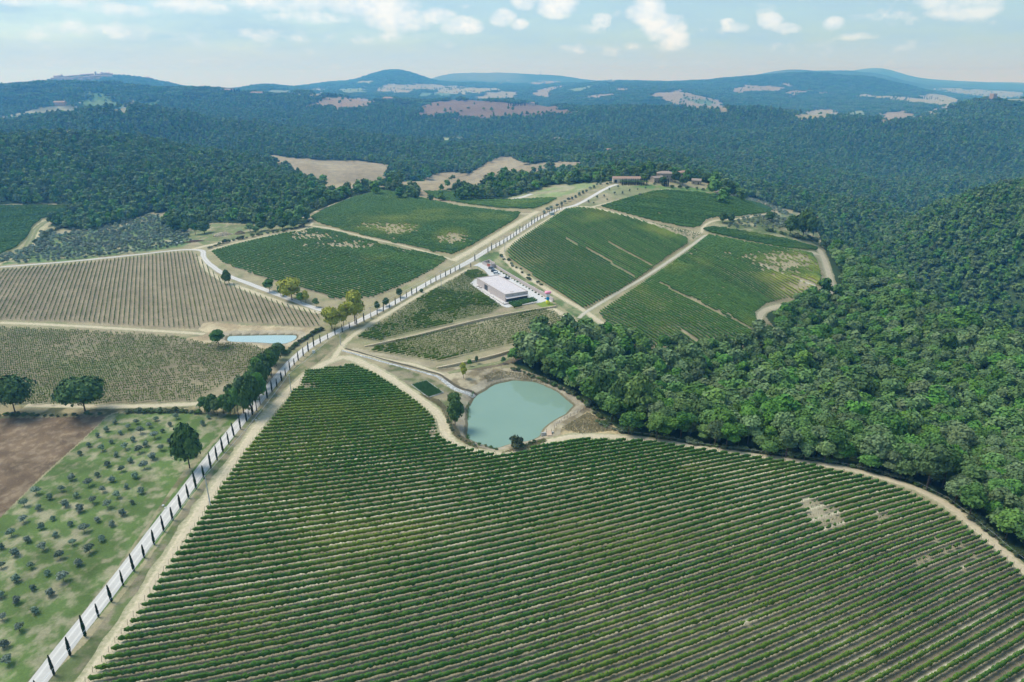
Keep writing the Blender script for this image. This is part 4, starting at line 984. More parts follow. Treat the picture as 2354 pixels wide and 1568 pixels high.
def row_mesh(f, key, L, near):
    """canopy (ring section swept along the wire, broken where vines are missing) + leaves"""
    x, y = L[:,0], L[:,1]; n = len(x)
    tx = np.gradient(x); ty = np.gradient(y); l = np.hypot(tx, ty)+1e-9; tx /= l; ty /= l; nx, ny = -ty, tx
    z = Zt(x, y)
    vig = f['vig']*(1-.95*bare(x, y))
    young = key in ('young_field', 'lower_left', 'winery_lower', 'winery_upper', 'middle_lane_gap')
    loc = fbm(x*1.0, y*1.0, 2.2, 2); big = fbm(x+300, y, 24., 2)
    vg = vig*(.72+.56*big)
    if young:
        vg = np.clip(vig*(.35+1.3*big), 0, 1.1)
        present = rng.random(n) < .42+.75*vg
    else:
        present = (loc < (.42+.62*vg)) & (rng.random(n) < .80+.35*vg)
        present |= (rng.random(n) < .3)
        if bare(x, y).max() > .3: present &= rng.random(n) > 1.05*(bare(x, y)-.12)
    if key in ('right_field', 'middle_slope'):
        for ln in LANES: present &= seg_dist(x, y, ln) > 1.1
    size = np.clip(.55+.55*vg, .35, 1.08)*(.80+.36*rng.random(n))
    if young: size *= .86
    if key == 'lower_left': size *= .72+.75*np.clip((fbm(x*.55, y*1.4, 34., 3)-.42)*3.5, 0, 1)
    H0, H1, Wd = (.58, 1.68, .33) if near else (.55, 1.75, .27)
    ang = np.array([-.35, .35, 1.1, 1.9, 2.8, 3.6, 4.71])
    ca = np.array([1.0, .95, .5, -.5, -.95, -1.0, 0.0]); ch = np.array([.25, .72, 1.0, 1.0, .72, .25, 0.0])
    k = len(ca)
    j = rng.normal(size=(n, k))*.2; jh = rng.normal(size=(n, k))*.13
    off = ca[None,:]*Wd*size[:,None]*(1+j)
    hh = H0+(H1-H0)*size[:,None]*(ch[None,:]+jh)
    V = np.stack([x[:,None]+nx[:,None]*off, y[:,None]+ny[:,None]*off, z[:,None]+hh], -1)
    # pinch the ends of every stretch
    pr = present; e0 = pr & ~np.r_[False, pr[:-1]]; e1 = pr & ~np.r_[pr[1:], False]
    for e in (e0, e1):
        c = V[e].mean(1, keepdims=True); V[e] = c+(V[e]-c)*.45
    idx = np.arange(n*k).reshape(n, k); both = pr[:-1] & pr[1:]
    a = idx[:-1][both]; b = idx[1:][both]
    F = np.stack([a, np.roll(a, -1, 1), np.roll(b, -1, 1), b], -1).reshape(-1, 4)
    tint = np.clip(yellow(x, y)*.85+.12*rng.random(n)+(.75*np.clip(fbm(x+50, y-20, 45., 3)-.46, 0, 1) if near else (.22 if key in ('winery_upper','winery_lower','lower_left','young_field') else 0)), 0, 1)
    tv = np.repeat(tint, k)
    Vs = [V.reshape(-1, 3)]; Fs = [F]; Ts = [tv]; o = n*k
    if young:      # only the lusher stretches close up into a hedge
        dense = pr & (rng.random(n) < np.clip((big-(.56 if key == 'winery_lower' else .40))*6, 0, .93)) if key not in ('young_field', 'lower_left') else np.zeros(n, bool)
        both = dense[:-1] & dense[1:]; a = idx[:-1][both]; b = idx[1:][both]
        F = np.stack([a, np.roll(a, -1, 1), np.roll(b, -1, 1), b], -1).reshape(-1, 4)
        used, inv = np.unique(F, return_inverse=True); Vs = [V.reshape(-1, 3)[used]]; Fs = [inv.reshape(F.shape)]; Ts = [tv[used]]; o = len(used)
        if not len(used): Vs = []; Fs = []; Ts = []; o = 0
    # leaves and shoots
    m = 3 if near else 1
    if young: m = 11
    ii = np.flatnonzero(pr); ii = np.repeat(ii, m)
    if len(ii):
        N = len(ii); side = rng.uniform(-1, 1, N); hq = rng.uniform(0 if young else .3, 1.12, N)
        al = rng.uniform(-.5, .5, N)*(.45 if near else (.62 if young else .8))
        w = Wd*1.05*size[ii]*side*np.sqrt(np.clip(1.2-(hq-.45)**2*1.8, .1, 1))
        C = np.stack([x[ii]+nx[ii]*w+tx[ii]*al, y[ii]+ny[ii]*w+ty[ii]*al, z[ii]+H0+(H1-H0)*size[ii]*hq], -1)
        Nn = np.stack([nx[ii]*side, ny[ii]*side, .25+hq*.6], -1)+rng.normal(size=(N,3))*.5
        cv, cf = cards(C, Nn, np.full(N, .19 if near else (.20 if young else .26)))
        Vs.append(cv); Fs.append(cf+o); Ts.append(np.repeat(tint[ii], 4)*.8+.2*rng.random(4*N)*np.repeat(tint[ii], 4)); o += 4*N
    if not Vs: return np.zeros((0,3)), np.zeros((0,4), int), np.zeros(0), (x, y, z, tx, ty)
    return np.concatenate(Vs), np.concatenate(Fs), np.concatenate(Ts), (x, y, z, tx, ty)

def stem_mesh(x, y, z, every, h=.85, w=.035, r=None):
    i = np.arange(0, len(x), every); n = len(i)
    jx = rng.normal(size=n)*.05; jy = rng.normal(size=n)*.05
    b = np.stack([x[i], y[i], z[i]-.05], -1); t = np.stack([x[i]+jx, y[i]+jy, z[i]+h+rng.random(n)*.1], -1)
    off = np.array([[w,0,0],[-w*.5,w*.87,0],[-w*.5,-w*.87,0]])
    V = np.concatenate([b[:,None,:]+off[None]*1.2, t[:,None,:]+off[None]], 1).reshape(-1, 3)
    base_ = (np.arange(n)*6)[:,None]
    F = np.concatenate([base_+np.array([[a, (a+1)%3, (a+1)%3+3, a+3]]) for a in range(3)])
    return V, F

LAB = {
 'river_field': 'long leafy vine row on grey soil in the big foreground vineyard below the pond',
 'winery_upper': 'vine row on the tan slope between the white road and the flat winery building',
 'winery_lower': 'thin vine row between the two stone terrace walls above the pond',
 'winery_front': 'short dense vine row directly in front of the winery window wall',
 'middle_slope': 'straight green vine row on the slope behind the long yard wall of the winery',
 'middle_lane_gap': 'sparse vine row on the dry wedge at the top end of the pale straight lane',
 'farm_slope': 'vine row on the slope just below the farmhouses and pool',
 'strip_field': 'vine row in the narrow bright green strip under the olive terraces',
 'right_field': 'vine row in the right hand vineyard that borders the wood and the pale lane',
 'hill_field': 'vine row on the rounded hilltop vineyard left of the cypress road',
 'road_field': 'vine row on the slope between the curving white track and the cypress road',
 'young_field': 'row of small young vines on bare brown soil left of the curving white track',
 'lower_left': 'patchy vine row on brown soil below the small pond, behind the two big oaks',
 'far_left': 'vine row in the dense green vineyard at the far left edge',
 'saddle_field': 'vine row in the small vineyard in the saddle behind the rounded hilltop',
 'valley_slope': 'vine row on the little green slope at the edge of the left valley',
}
all_rows = []
for key, f in FIELDS.items():
    near = key == 'river_field'
    f['step'] = {'young_field': 1.0, 'lower_left': .9, 'winery_upper': .8, 'winery_lower': .8, 'winery_front': .5}.get(key, 1.0)
    for n, L in clip_rows(f, key):
        zz = Zt(L[:,0], L[:,1]); px, py, dep = project(L[:,0], L[:,1], zz)
        ok = (px > -40) & (px < 2390) & (py < 1640) if not near else np.ones(len(px), bool)
        if ok.sum() < 4: continue
        iv = ok & (px > -20) & (px < 2370) & (py < 1580)
        if iv.sum() < 3: iv = ok
        size = (1 if (px[iv].max() < 2400 and py[iv].min() < 1580) else .001)*np.hypot(np.ptp(px[ok]), np.ptp(py[ok]))*1.3/dep.mean()*FPX
        all_rows.append((size, key, n, L[ok] if ok.all() or near else L[np.flatnonzero(ok)[0]:np.flatnonzero(ok)[-1]+1]))
all_rows.sort(key=lambda r: -r[0])
mass = []
N_ROWS = 298
for ri, (size, key, n, L) in enumerate(all_rows):
    f = FIELDS[key]; near = key == 'river_field'
    V, F, T, (x, y, z, tx, ty) = row_mesh(f, key, L, near)
    if len(F) < 4: continue
    young = key in ('young_field', 'lower_left', 'winery_upper', 'winery_lower')
    if ri < N_ROWS:
        o = mesh_np('vine_row', V, F, M_VINE if near or young else M_VINE2, smooth=False, attrs={'tint': T})
        tag(o, LAB[key], 'vine row', 'vine rows of the ' + {'river_field':'foreground vineyard'}.get(key, key.replace('_', ' ')))
        if near or young:
            sv, sf = stem_mesh(x, y, z, 2 if near else 1, (1.0 if key == 'young_field' else 1.5) if young else .8, .03)
            mesh_np('stems', sv, sf, M_STEM, parent=o)['kind'] = 'stuff'
        if near:
            for e, sgn in ((0, -1), (-1, 1)):
                q = MB().tube([(x[e]+tx[e]*sgn*.9, y[e]+ty[e]*sgn*.9, z[e]-.3), (x[e]+tx[e]*sgn*.55, y[e]+ty[e]*sgn*.55, z[e]+1.75)], [.055, .045], 5)
                q.build('end_post', M_POST, parent=o)
    else:
        mass.append((V, F, T))
        if young:
            sv, sf = stem_mesh(x, y, z, 1, 1.5, .03)
            mass.append((sv, sf, np.zeros(len(sv))))
if mass:
    off = 0; Vm = []; Fm = []; Tm = []
    for V, F, T in mass: Vm.append(V); Fm.append(F+off); Tm.append(T); off += len(V)
    o = mesh_np('distant_vine_rows', np.concatenate(Vm), np.concatenate(Fm), M_VINE2, attrs={'tint': np.concatenate(Tm)})
    tag(o, 'the shorter and farther vine rows of the vineyards round the winery', 'vine rows', kind='stuff')
print('rows', len(all_rows))

# ---------------------------------------------------------------- woods
def proto_coll(name, objs):
    c = bpy.data.collections.new(name)
    for o in objs: c.objects.link(o)
    return c
def far_tree(i, h, rad, nc=150, cs=.75, nl=5):
    c = crown_mesh('tree_shape', M_WOOD, h, rad, nl=nl, ncards=nc, csize=cs, seed=400+i, z0=.12)
    return c
MID_PROTO = proto_coll('wood_tree_shapes', [crown_mesh('wood_tree', M_WOOD, h, r_, nl=nl, ncards=620, csize=.5, seed=300+i, z0=.15) for i, (h, r_, nl) in enumerate([(10,4.3,9),(9,3.9,8),(11,4.4,10),(8,4.2,7),(10,3.7,8)])])
FAR_PROTO = proto_coll('far_tree_shapes', [far_tree(i, h, r_) for i, (h, r_) in enumerate([(10,4.4),(9,4.0),(11,4.6),(8,4.3)])])
def grove_mesh(i):
    r = np.random.default_rng(50+i); Vs = []; Fs = [[], []]; off = 0
    for q in range(26):
        h = r.uniform(7, 11); o = crown_mesh('t', M_WOOD, h, r.uniform(3.6, 4.8), nl=3, ncards=44, csize=1.25, seed=1000*i+q, z0=.1, core=False)
        me = o.data; v = np.zeros(len(me.vertices)*3, np.float32); me.vertices.foreach_get('co', v); v = v.reshape(-1, 3)
        v += np.array([r.uniform(-17, 17), r.uniform(-17, 17), 0]); n = len(v)
        Vs.append(v); Fs[0].append(np.arange(n).reshape(-1, 4)+off); off += n
        bpy.data.objects.remove(o); bpy.data.meshes.remove(me)
    return mesh_np('grove_shape', np.concatenate(Vs), np.concatenate(Fs[0]), M_WOOD, link=False)
GROVE_PROTO = proto_coll('grove_shapes', [grove_mesh(i) for i in range(4)])

def scatter_group(collection, nproto):
    ng = bpy.data.node_groups.new('plant_' + collection.name, 'GeometryNodeTree')
    ng.interface.new_socket('Geometry', in_out='INPUT', socket_type='NodeSocketGeometry')
    ng.interface.new_socket('Geometry', in_out='OUTPUT', socket_type='NodeSocketGeometry')
    gi = ng.nodes.new('NodeGroupInput'); go = ng.nodes.new('NodeGroupOutput')
    ci = ng.nodes.new('GeometryNodeCollectionInfo'); ci.inputs['Collection'].default_value = collection
    ci.inputs['Separate Children'].default_value = True; ci.inputs['Reset Children'].default_value = True
    iop = ng.nodes.new('GeometryNodeInstanceOnPoints'); iop.inputs['Pick Instance'].default_value = True
    def named(n, t):
        a = ng.nodes.new('GeometryNodeInputNamedAttribute'); a.data_type = t; a.inputs['Name'].default_value = n; return a.outputs['Attribute']
    ng.links.new(gi.outputs[0], iop.inputs['Points']); ng.links.new(ci.outputs[0], iop.inputs['Instance'])
    ng.links.new(named('which', 'INT'), iop.inputs['Instance Index'])
    rot = ng.nodes.new('ShaderNodeCombineXYZ'); ng.links.new(named('turn', 'FLOAT'), rot.inputs[2])
    ng.links.new(rot.outputs[0], iop.inputs['Rotation'])
    ng.links.new(named('size', 'FLOAT_VECTOR'), iop.inputs['Scale'])
    ng.links.new(iop.outputs[0], go.inputs[0])
    return ng
NG = {}
def scatter_obj(name, P, which, turn, size, collection, nproto):
    me = bpy.data.meshes.new(name); me.vertices.add(len(P)); me.vertices.foreach_set('co', np.asarray(P, np.float32).ravel())
    a = me.attributes.new('which', 'INT', 'POINT'); a.data.foreach_set('value', which.astype(np.int32))
    a = me.attributes.new('turn', 'FLOAT', 'POINT'); a.data.foreach_set('value', turn.astype(np.float32))
    a = me.attributes.new('size', 'FLOAT_VECTOR', 'POINT'); a.data.foreach_set('vector', size.astype(np.float32).ravel())
    o = bpy.data.objects.new(name, me); col.objects.link(o)
    if collection.name not in NG: NG[collection.name] = scatter_group(collection, nproto)
    md = o.modifiers.new('plants', 'NODES'); md.node_group = NG[collection.name]
    return o

# is a ground point wood / in sight?
def grid_look(A, x, y):
    i = np.interp(np.arctan2(x, y), AZ, np.arange(len(AZ))).round().astype(int); j = np.interp(np.hypot(x, y), DD, np.arange(len(DD))).round().astype(int)
    return A[i, j]
vis2 = vis.copy()
for s in range(1, 9):     # keep a margin round what can be seen
    vis2[:, :-s] |= vis[:, s:]; vis2[:, s:] |= vis[:, :-s]; vis2[s:, :] |= vis[:-s, :]; vis2[:-s, :] |= vis[s:, :]
woodf = wood.copy(); woodf[:, DD > 7800] = False
def scatter_pts(d0, d1, sp, azm=39.5):
    """jittered grid between two distances"""
    X = np.arange(-d1, d1, sp); Y = np.arange(d0*.6, d1, sp)
    X = X[np.abs(X) < d1*math.sin(R(azm))+sp]
    x, y = np.meshgrid(X, Y); x = x.ravel(); y = y.ravel()
    m = (np.abs(np.arctan2(x, y)) < R(azm+1.5)); x, y = x[m], y[m]
    x = x+rng.uniform(-.42, .42, len(x))*sp; y = y+rng.uniform(-.42, .42, len(y))*sp
    d = np.hypot(x, y); m = (d >= d0) & (d < d1) & (np.abs(np.arctan2(x, y)) < R(azm)); x, y = x[m], y[m]
    m = grid_look(woodf, x, y) & grid_look(vis2, x, y)
    return x[m], y[m]
# nearest trees: real trees one by one, then masses
x, y = scatter_pts(60, 620, 5.0, 54)
z = Zt(x, y); px, py, dep = project(x, y, z+5)
inview = (px > -40) & (px < 2400)
edge = np.zeros(len(x), bool)
order = np.argsort(np.where(inview, dep, dep+9000)); near_i = order[:250]; rest = order[250:]
WOODLAB = ['broadleaf tree in the near edge of the dense wood to the right of the pond']
for i in near_i:
    BROAD.put(x[i], y[i], WOODLAB[0], 'trees along the near edge of the right hand wood', sc=rng.uniform(.75, 1.35), sz=rng.uniform(.8, 1.1))
def mass_wood(name, label, x, y, coll, n, smin, smax):
    z = Zt(x, y)-.2; k = len(x); s = rng.uniform(smin, smax, k)
    # patches of taller and lower growth
    s *= .8+.4*fbm(x, y, 40., 2)
    o = scatter_obj(name, np.stack([x, y, z], 1), rng.integers(0, n, k), rng.random(k)*6.283, np.stack([s, s, s*rng.uniform(.8, 1.15, k)], 1), coll, n)
    return tag(o, label, 'wood', kind='stuff')
mass_wood('woodland', 'dense broadleaf wood covering the near slopes round the vineyards', x[rest], y[rest], MID_PROTO, 5, .75, 1.4)
x, y = scatter_pts(620, 1450, 6.2, 45); print('mid', len(x))
mass_wood('hillside_wood', 'dark broadleaf wood on the hills behind the vineyards', x, y, FAR_PROTO, 4, .62, 1.25)
x, y = scatter_pts(1450, 2800, 8.2, 42); print('far', len(x))
mass_wood('valley_wood', 'wood covering the long ridges beyond the valley', x, y, FAR_PROTO, 4, .75, 1.45)
x, y = scatter_pts(2800, 7600, 27); print('grove', len(x))
mass_wood('distant_wood', 'blue hazy woods on the farthest hills', x, y, GROVE_PROTO, 4, .85, 1.2)
# clumps inside the plateau and on its rims get scattered trees too (they are part of 'wood')
# ---------------------------------------------------------------- single things
def Wn(px, py, dmax=None):
    """ground point; slides down the picture until the ray meets ground nearer than dmax"""
    w = W([(px, py)])[0]
    while dmax and np.hypot(*w) > dmax and py < 420: py += .4; w = W([(px, py)])[0]
    return w
def hfor(px, py, top, zoff=0.0, dmax=None):
    """ground point under a photo point and the height that reaches the photo row 'top'"""
    w = Wn(px, py, dmax); z = float(Zt(*w))+zoff; lo, hi = 0.0, 90.0
    for _ in range(40):
        m = (lo+hi)/2
        if project(w[0], w[1], z+m)[1] > top: lo = m
        else: hi = m
    return float(w[0]), float(w[1]), z, (lo+hi)/2
def scale_at(x, y, z): return FPX/project(x, y, z)[2]

def tree_at(K, px, py, top, label, width=None, vi=None, group=None, dmax=None):
    x, y, z, h = hfor(px, py, top, 0, dmax)
    vi = random.randrange(len(K.v)) if vi is None else vi
    c, t, H, rad = K.v[vi]
    sz = h/H
    sx = sz if width is None else (width/2/scale_at(x, y, z))/(rad*1.12)
    e = empty(K.name, (x, y, z-.05), random.random()*6.283); e.scale = (sx, sx, sz)
    tag(e, label, K.cat, group)
    for nm, me in (('crown', c), ('trunk', t)):
        o = bpy.data.objects.new(nm, me); o.parent = e; col.objects.link(o)
    return e

# cypresses along the road
cyp_v = []
for i in range(5):
    r = np.random.default_rng(70+i); H = 5.0; n = 620
    zc = r.random(n)**.9; prof = .36*np.sin(np.clip(zc*1.15+.12, 0, 1.27)/1.27*math.pi)**.6*(1-.35*zc)
    prof *= 1+.25*np.sin(zc*17+i*2)*r.random(n); a = r.random(n)*6.283
    C = np.stack([np.cos(a)*prof, np.sin(a)*prof, .25+zc*(H-.3)], 1); N = np.stack([np.cos(a), np.sin(a), .5*np.ones(n)], 1)+r.normal(size=(n,3))*.25
    V, F = cards(C, N, np.full(n, .13), r)
    mb = MB().tube([(0,0,.2), (0,0,1.2), (0,0,3.), (0,0,4.3), (0,0,5.0)], [.16, .26, .26, .15, .02], 8)
    V2 = np.array(mb.V); F2 = np.array([f for f in mb.F if len(f) == 4])+len(V)
    cm = mesh_np('crown', np.concatenate([V, V2]), np.concatenate([F, F2]), M_CYP, link=False)
    tm = MB().tube([(0,0,-.3), (0,0,.6)], [.09, .07], 6).build('trunk', M_BARK, link=False)
    cyp_v.append((cm.data, tm.data))
def cypress(x, y, z, h, label, group=None, wide=1.0):
    e = empty('cypress_tree', (x, y, z), random.random()*6.283); q = h/5.0
    e.scale = (wide*q**.5*1.0, wide*q**.5*1.0, q); tag(e, label, 'cypress', group)
    cm, tm = random.choice(cyp_v)
    for nm, me in (('crown', cm), ('trunk', tm)):
        o = bpy.data.objects.new(nm, me); o.parent = e; col.objects.link(o)
    return e
for i, (w, p) in enumerate(zip(CYPW, CYP)):
    h = 5.6 if p[1] > 950 else 4.8
    if 78 <= i: h = 5.2
    cypress(w[0], w[1], float(Zt(*w)), h*random.uniform(.68, 1.2), 'slim dark cypress in the row along the white gravel road', 'cypresses lining the gravel road', random.uniform(.75, 1.0)).rotation_euler.x = random.gauss(0, .025)

# power line
M_CONC = new_mat('weathered_concrete', (0.50,0.50,0.48), .9)
M_WIRE = new_mat('cable', (0.55,0.58,0.60), .6)
M_DARK = new_mat('dark_metal', (0.04,0.04,0.045), .5)
poles = []
PL = [((484,1165.6),1089,'nearest concrete power pole, beside the sandy track and the foreground vineyard'),((670,909),859,'concrete power pole at the track junction by the top corner of the foreground vineyard'),
      ((783,794),755,'power pole beside the stone lined ditch head'),((852,733),706,'power pole next to the two yellow poplars'),((1014,662.5),622,'power pole between the cypresses below the winery vineyard'),
      ((1160,578),543,'power pole at the lower left corner of the slope vineyard'),((1227.7,531),499.6,'power pole halfway up the road on its right verge'),((1270,491),471,'power pole beside the small kiosk at the upper road junction'),
      ((1381,419),401,'far power pole at the bend just before the farm barn')]
for b, t, lab in PL:
    x, y, z, h = hfor(*b, t); h = min(h, 11.5)
    e = empty('power_pole', (x, y, z)); tag(e, lab, 'power pole', 'poles of the overhead line')
    MB().tube([(0,0,-.4), (0,0,h*.5), (0,0,h)], [.20, .16, .11], 8).build('post', M_CONC, e)
    MB().box(-.55,.55,-.05,.05,h-.45,h-.33).build('crossarm', M_DARK, e)
    for sx in (-.45, .45): MB().tube([(sx,0,h-.33), (sx,0,h-.15)], [.05,.035], 6).build('insulator', M_CONC, e)
    poles.append(Vector((x, y, z+h-.2)))
d0 = poles[0]-poles[1]
tops = [poles[0]+Vector((d0.x*1.0, d0.y*1.0, 0))]+poles
x, y = tops[0].x, tops[0].y; z = float(Zt(x, y)); h = tops[0].z-z
for i in range(len(tops)-1):
    a, b = tops[i], tops[i+1]; pts = []
    for k in range(15):
        t = k/14; q = a.lerp(b, t); q.z -= 4*t*(1-t)*(b-a).length*.012; pts.append(q)
    o = MB().tube(pts, .045, 4).build('overhead_cable', M_WIRE)
    tag(o, ['span of cable that leaves the bottom of the view beside the white road','cable span from the nearest pole to the track junction pole','cable span from the junction pole to the ditch pole','cable span passing the yellow poplars','cable span above the cypresses below the winery','cable span beside the winery entrance','cable span along the right verge of the climbing road','short cable span to the pole by the kiosk','cable span from the kiosk pole to the farm'][i], 'cable', 'spans of the overhead line')

# ---- named trees
M_LIME = leaf_mat('lime_leaves', (0.05,0.11,0.03), (0.19,0.27,0.07))
tree_at(OAK, 36, 953, 866, 'big round dark oak at the left edge of the field', 108, 0)
tree_at(OAK, 197, 951, 868, 'wide spreading dark oak beside the ploughed brown field', 126, 0)
tree_at(OAKS, 436, 1076, 974, 'tall dark tree standing alone at the orchard edge beside the road', 74, 1)
HT = [(470,946,912,32),(492,950,906,36),(515,952,908,34),(540,952,880,44),(560,950,862,50),(582,948,858,50),(598,930,858,44),(575,915,856,46),(596,890,822,44),(608,872,812,44),(625,868,808,40),(632,845,795,36),(640,826,788,34),(622,838,800,36),(500,955,918,34),(530,955,905,38),(548,958,890,44),(572,958,880,46),(590,945,872,44),(604,905,832,42),(586,925,850,42),(612,880,828,36),(634,838,805,32),(480,952,922,26),(618,860,815,34),(646,815,790,26)]
for i, (px, py, t, w) in enumerate(HT):
    tree_at(OAKS if i % 2 else BROAD, px, py, t, 'leafy tree in the thick row along the left side of the road', w, None, 'roadside row of trees')
tree_at(YEL, 763, 757, 704, 'yellow green poplar with round crown, the lower left one of the roadside pair', 54, 1)
tree_at(YEL, 816, 745, 669, 'tallest yellow poplar, on the road verge right of its lower neighbour', 62, 0)
tree_at(YEL, 790, 752, 700, 'small olive green tree squeezed between the two roadside poplars', 34, 0)
tree_at(YEL, 671, 690, 636, 'broad golden yellow tree beside the curving white track', 66, 1)
tree_at(BROAD, 620, 671, 641, 'green round tree left of the golden yellow tree', 32, 1)
tree_at(BROAD, 645, 680, 656, 'low dark tree under the left side of the golden tree', 24, 3)
tree_at(YEL, 703, 697, 668, 'small orange tinged tree right of the golden yellow tree', 22, 0)
tree_at(BROAD, 692, 698, 672, 'small dark tree touching the golden tree on its right', 20, 4)
tree_at(BROAD, 727, 706, 685, 'small dark bushy tree at the lower end of the white track', 20, 3)
tree_at(OAKS, 522, 653, 620, 'small lone tree with dark crown on the verge of the young vines', 25, 1)
tree_at(BROAD, 503, 798, 758, 'round green tree at the left end of the small pond', 42, 1)
for px, py, t, w, l in [(867,713,692,15,'lowest'),(888,704,684,18,'middle'),(917,684,662,19,'highest')]:
    tree_at(OAKS, px, py, t, l+' of the three small dark trees beside the road above the poplars', w)
tree_at(YEL, 1065, 870, 834, 'slender light green tree on the bare bank above the pond', 24, 0)
tree_at(BROAD, 1080, 842, 826, 'small green tree at the foot of the lower stone terrace wall', 14, 3)
tree_at(BROAD, 1095, 836, 818, 'small sapling at the right of the terrace wall foot', 12, 3)
tree_at(BROAD, 1156, 836, 820, 'yellowish sapling at the edge of the wood above the pond', 14, 3)
tree_at(OAKS, 1043, 932, 902, 'dark rounded tree on the left bank of the pond, the upper one', 38, 0)
tree_at(OAKS, 1046, 978, 918, 'larger grey green tree on the left bank of the pond, the lower one', 48, 1)
tree_at(Kind('poplar_tree', 'tree', M_LIME, [(10, 4.6, dict(ncards=2600, csize=.36, nl=18, z0=.12))]), 1466, 975, 864, 'light green poplar taller than the dark wood beside the pond', 92, 0)
for px, py, t, w in [(1216,840,798,48),(1245,845,802,46),(1280,850,808,48),(1310,845,782,60),(1335,800,772,46),(1372,800,768,50),(1405,812,776,52),(1190,828,808,30),(1340,905,862,46),(1375,935,850,64),(1420,960,870,66),(1425,820,782,40)]:
    tree_at(BROAD if w < 50 else OAKS, px, py, t, 'dark leafy tree on the edge of the wood above and right of the pond', w, None, 'trees round the top of the pond')
# round the farm
PINE = Kind('umbrella_pine', 'pine tree', M_OAK, [(9, 6.0, dict(ncards=1300, csize=.4, nl=14, z0=.55, flat=.2))])
tree_at(PINE, 1494, 416, 388, 'umbrella pine with flat green crown behind the barn pergola', 34)
for px, py, t, w, l in [(1523,425,405,22,'round dark tree in front of the main farmhouse'),(1551,420,393,28,'tall dark tree between the two farmhouses'),(1569,427,405,28,'wide dark tree below the upper farmhouse'),(1588,408,392,16,'green tree right of the upper farmhouse'),
   (1622,420,397,24,'dark tree behind the small stone house'),(1675,447,415,36,'big dark tree beside the pool pergola'),(1700,452,432,28,'dark tree on the slope right of the pool'),(1660,512,487,24,'dark tree at the lower corner of the slope vineyard'),(1678,512,490,24,'second dark tree at the corner of the slope vineyard'),
   (1815,540,495,40,'tall green tree in the group above the strip vineyard, its left one'),(1845,545,482,52,'tallest green tree in the group above the strip vineyard'),(1868,545,500,36,'right hand tree in the group above the strip vineyard'),(1768,508,486,30,'dark tree at the end of the olive terrace'),
   (1400,415,402,18,'bushy tree left of the barn'),(955,460,438,18,'round dark tree at the top of the hill vineyard')]:
    tree_at(OAKS, px, py, t, l, w)
for i in range(12):
    px = 1430+i*5.0+random.uniform(-1, 1); x, y, z, h = hfor(px, 427-(i % 3)*1.5, 411-(i % 3)*.5)
    cypress(x, y, z, h, 'slim cypress in the screen in front of the barn pergola', 'cypresses in front of the barn', 1.0)
for px, py, t in [(1527,429,411),(1531,429,414),(1535,429,410),(1551,352,343)]:
    x, y, z, h = hfor(px, py, t); cypress(x, y, z, h, 'dark cypress on the lawn below the main farmhouse', 'cypresses below the farmhouse', 1.5)

for px, py, t, w in [(404,532,492,48),(470,537,508,40),(449,540,514,26),(575,533,514,26),(600,531,507,30),(625,530,508,28),(650,527,503,32),(676,525,502,30),(698,522,503,26),(588,536,520,20),(430,536,515,20)]:
    tree_at(OAKS if w > 27 else BROAD, px, py, t, 'dark round tree behind the rock heap and the track above the sloping vineyard', w, None, 'trees behind the rock heap')
# ---- olives
ORCH = [(740,80),(840,115),(900,55),(995,95),(1050,35),(935,160),(670,150),(775,185),(875,230),(975,265),(500,175),(610,215),(710,255),(810,295),(910,340),(425,250),(530,295),(640,335),(740,365),(845,420),(345,305),(450,360),(555,390),(270,380),(365,450),(485,490),(580,530),(700,595),(775,490),(670,465),(285,510),(385,565),(500,620),(620,675),(540,765),(190,605),(300,655),(415,715),(325,830),(440,870),(350,975),(105,700),(215,780),(115,875),(225,935),(240,1095),(80,560),(10,650),(120,1020),(20,1140),(135,1215),(10,780),(10,985),(250,270),(165,465),(170,355),(30,1330),(60,1440),(-60,900),(-80,1100)]
ORCH = [(x*.33345, 1045.6+y*.33345) for x, y in ORCH]
ORCH += [(x*.33345, 545.8+y*.33345) for x, y in [(795,1285),(940,1285),(1075,1265),(1215,1250),(1435,1250),(1395,1295),(885,1325),(1030,1310),(1170,1300),(830,1360),(970,1350),(1120,1345),(1065,1385),(1165,1415),(920,1405),(770,1420),(1010,1440),(705,1470),(865,1460),(1110,1470),(960,1485),(805,1510),(1050,1530),(610,1445),(550,1500),(675,1375),(735,1340),(900,1550)]]
for w in W(ORCH):
    OLIVE.put(w[0], w[1], 'small round olive tree on the patchy grass left of the road', 'olive trees of the roadside orchard', sc=rng.uniform(.75, 1.15))
# older grove behind the young vines: the nearest ones singly, the rest as one grove
b = GROVE; gx, gy = np.meshgrid(np.arange(b[:,0].min(), b[:,0].max(), 5.4), np.arange(b[:,1].min(), b[:,1].max(), 5.4))
gx = gx.ravel()+rng.uniform(-1.1, 1.1, gx.size); gy = gy.ravel()+rng.uniform(-1.1, 1.1, gy.size)
m = in_poly(gx, gy, b) & (rng.random(gx.size) < .93); gx, gy = gx[m], gy[m]
T2 = [W(densify(p, 3)) for p in ([(1690,508),(1745,497),(1790,498),(1835,515),(1860,535),(1800,528),(1740,522),(1700,528),(1660,520)], [(1640,446),(1700,452),(1760,464),(1800,482),(1830,500),(1790,492),(1750,470),(1700,459),(1650,450)])]
for P in T2:
    ax, ay = np.meshgrid(np.arange(P[:,0].min(), P[:,0].max(), 6.), np.arange(P[:,1].min(), P[:,1].max(), 6.))
    ax = ax.ravel()+rng.uniform(-1.3, 1.3, ax.size); ay = ay.ravel()+rng.uniform(-1.3, 1.3, ay.size); m = in_poly(ax, ay, P)
    gx = np.r_[gx, ax[m]]; gy = np.r_[gy, ay[m]]
dd = np.hypot(gx, gy); od = np.argsort(dd); n1 = 295-len(ORCH)
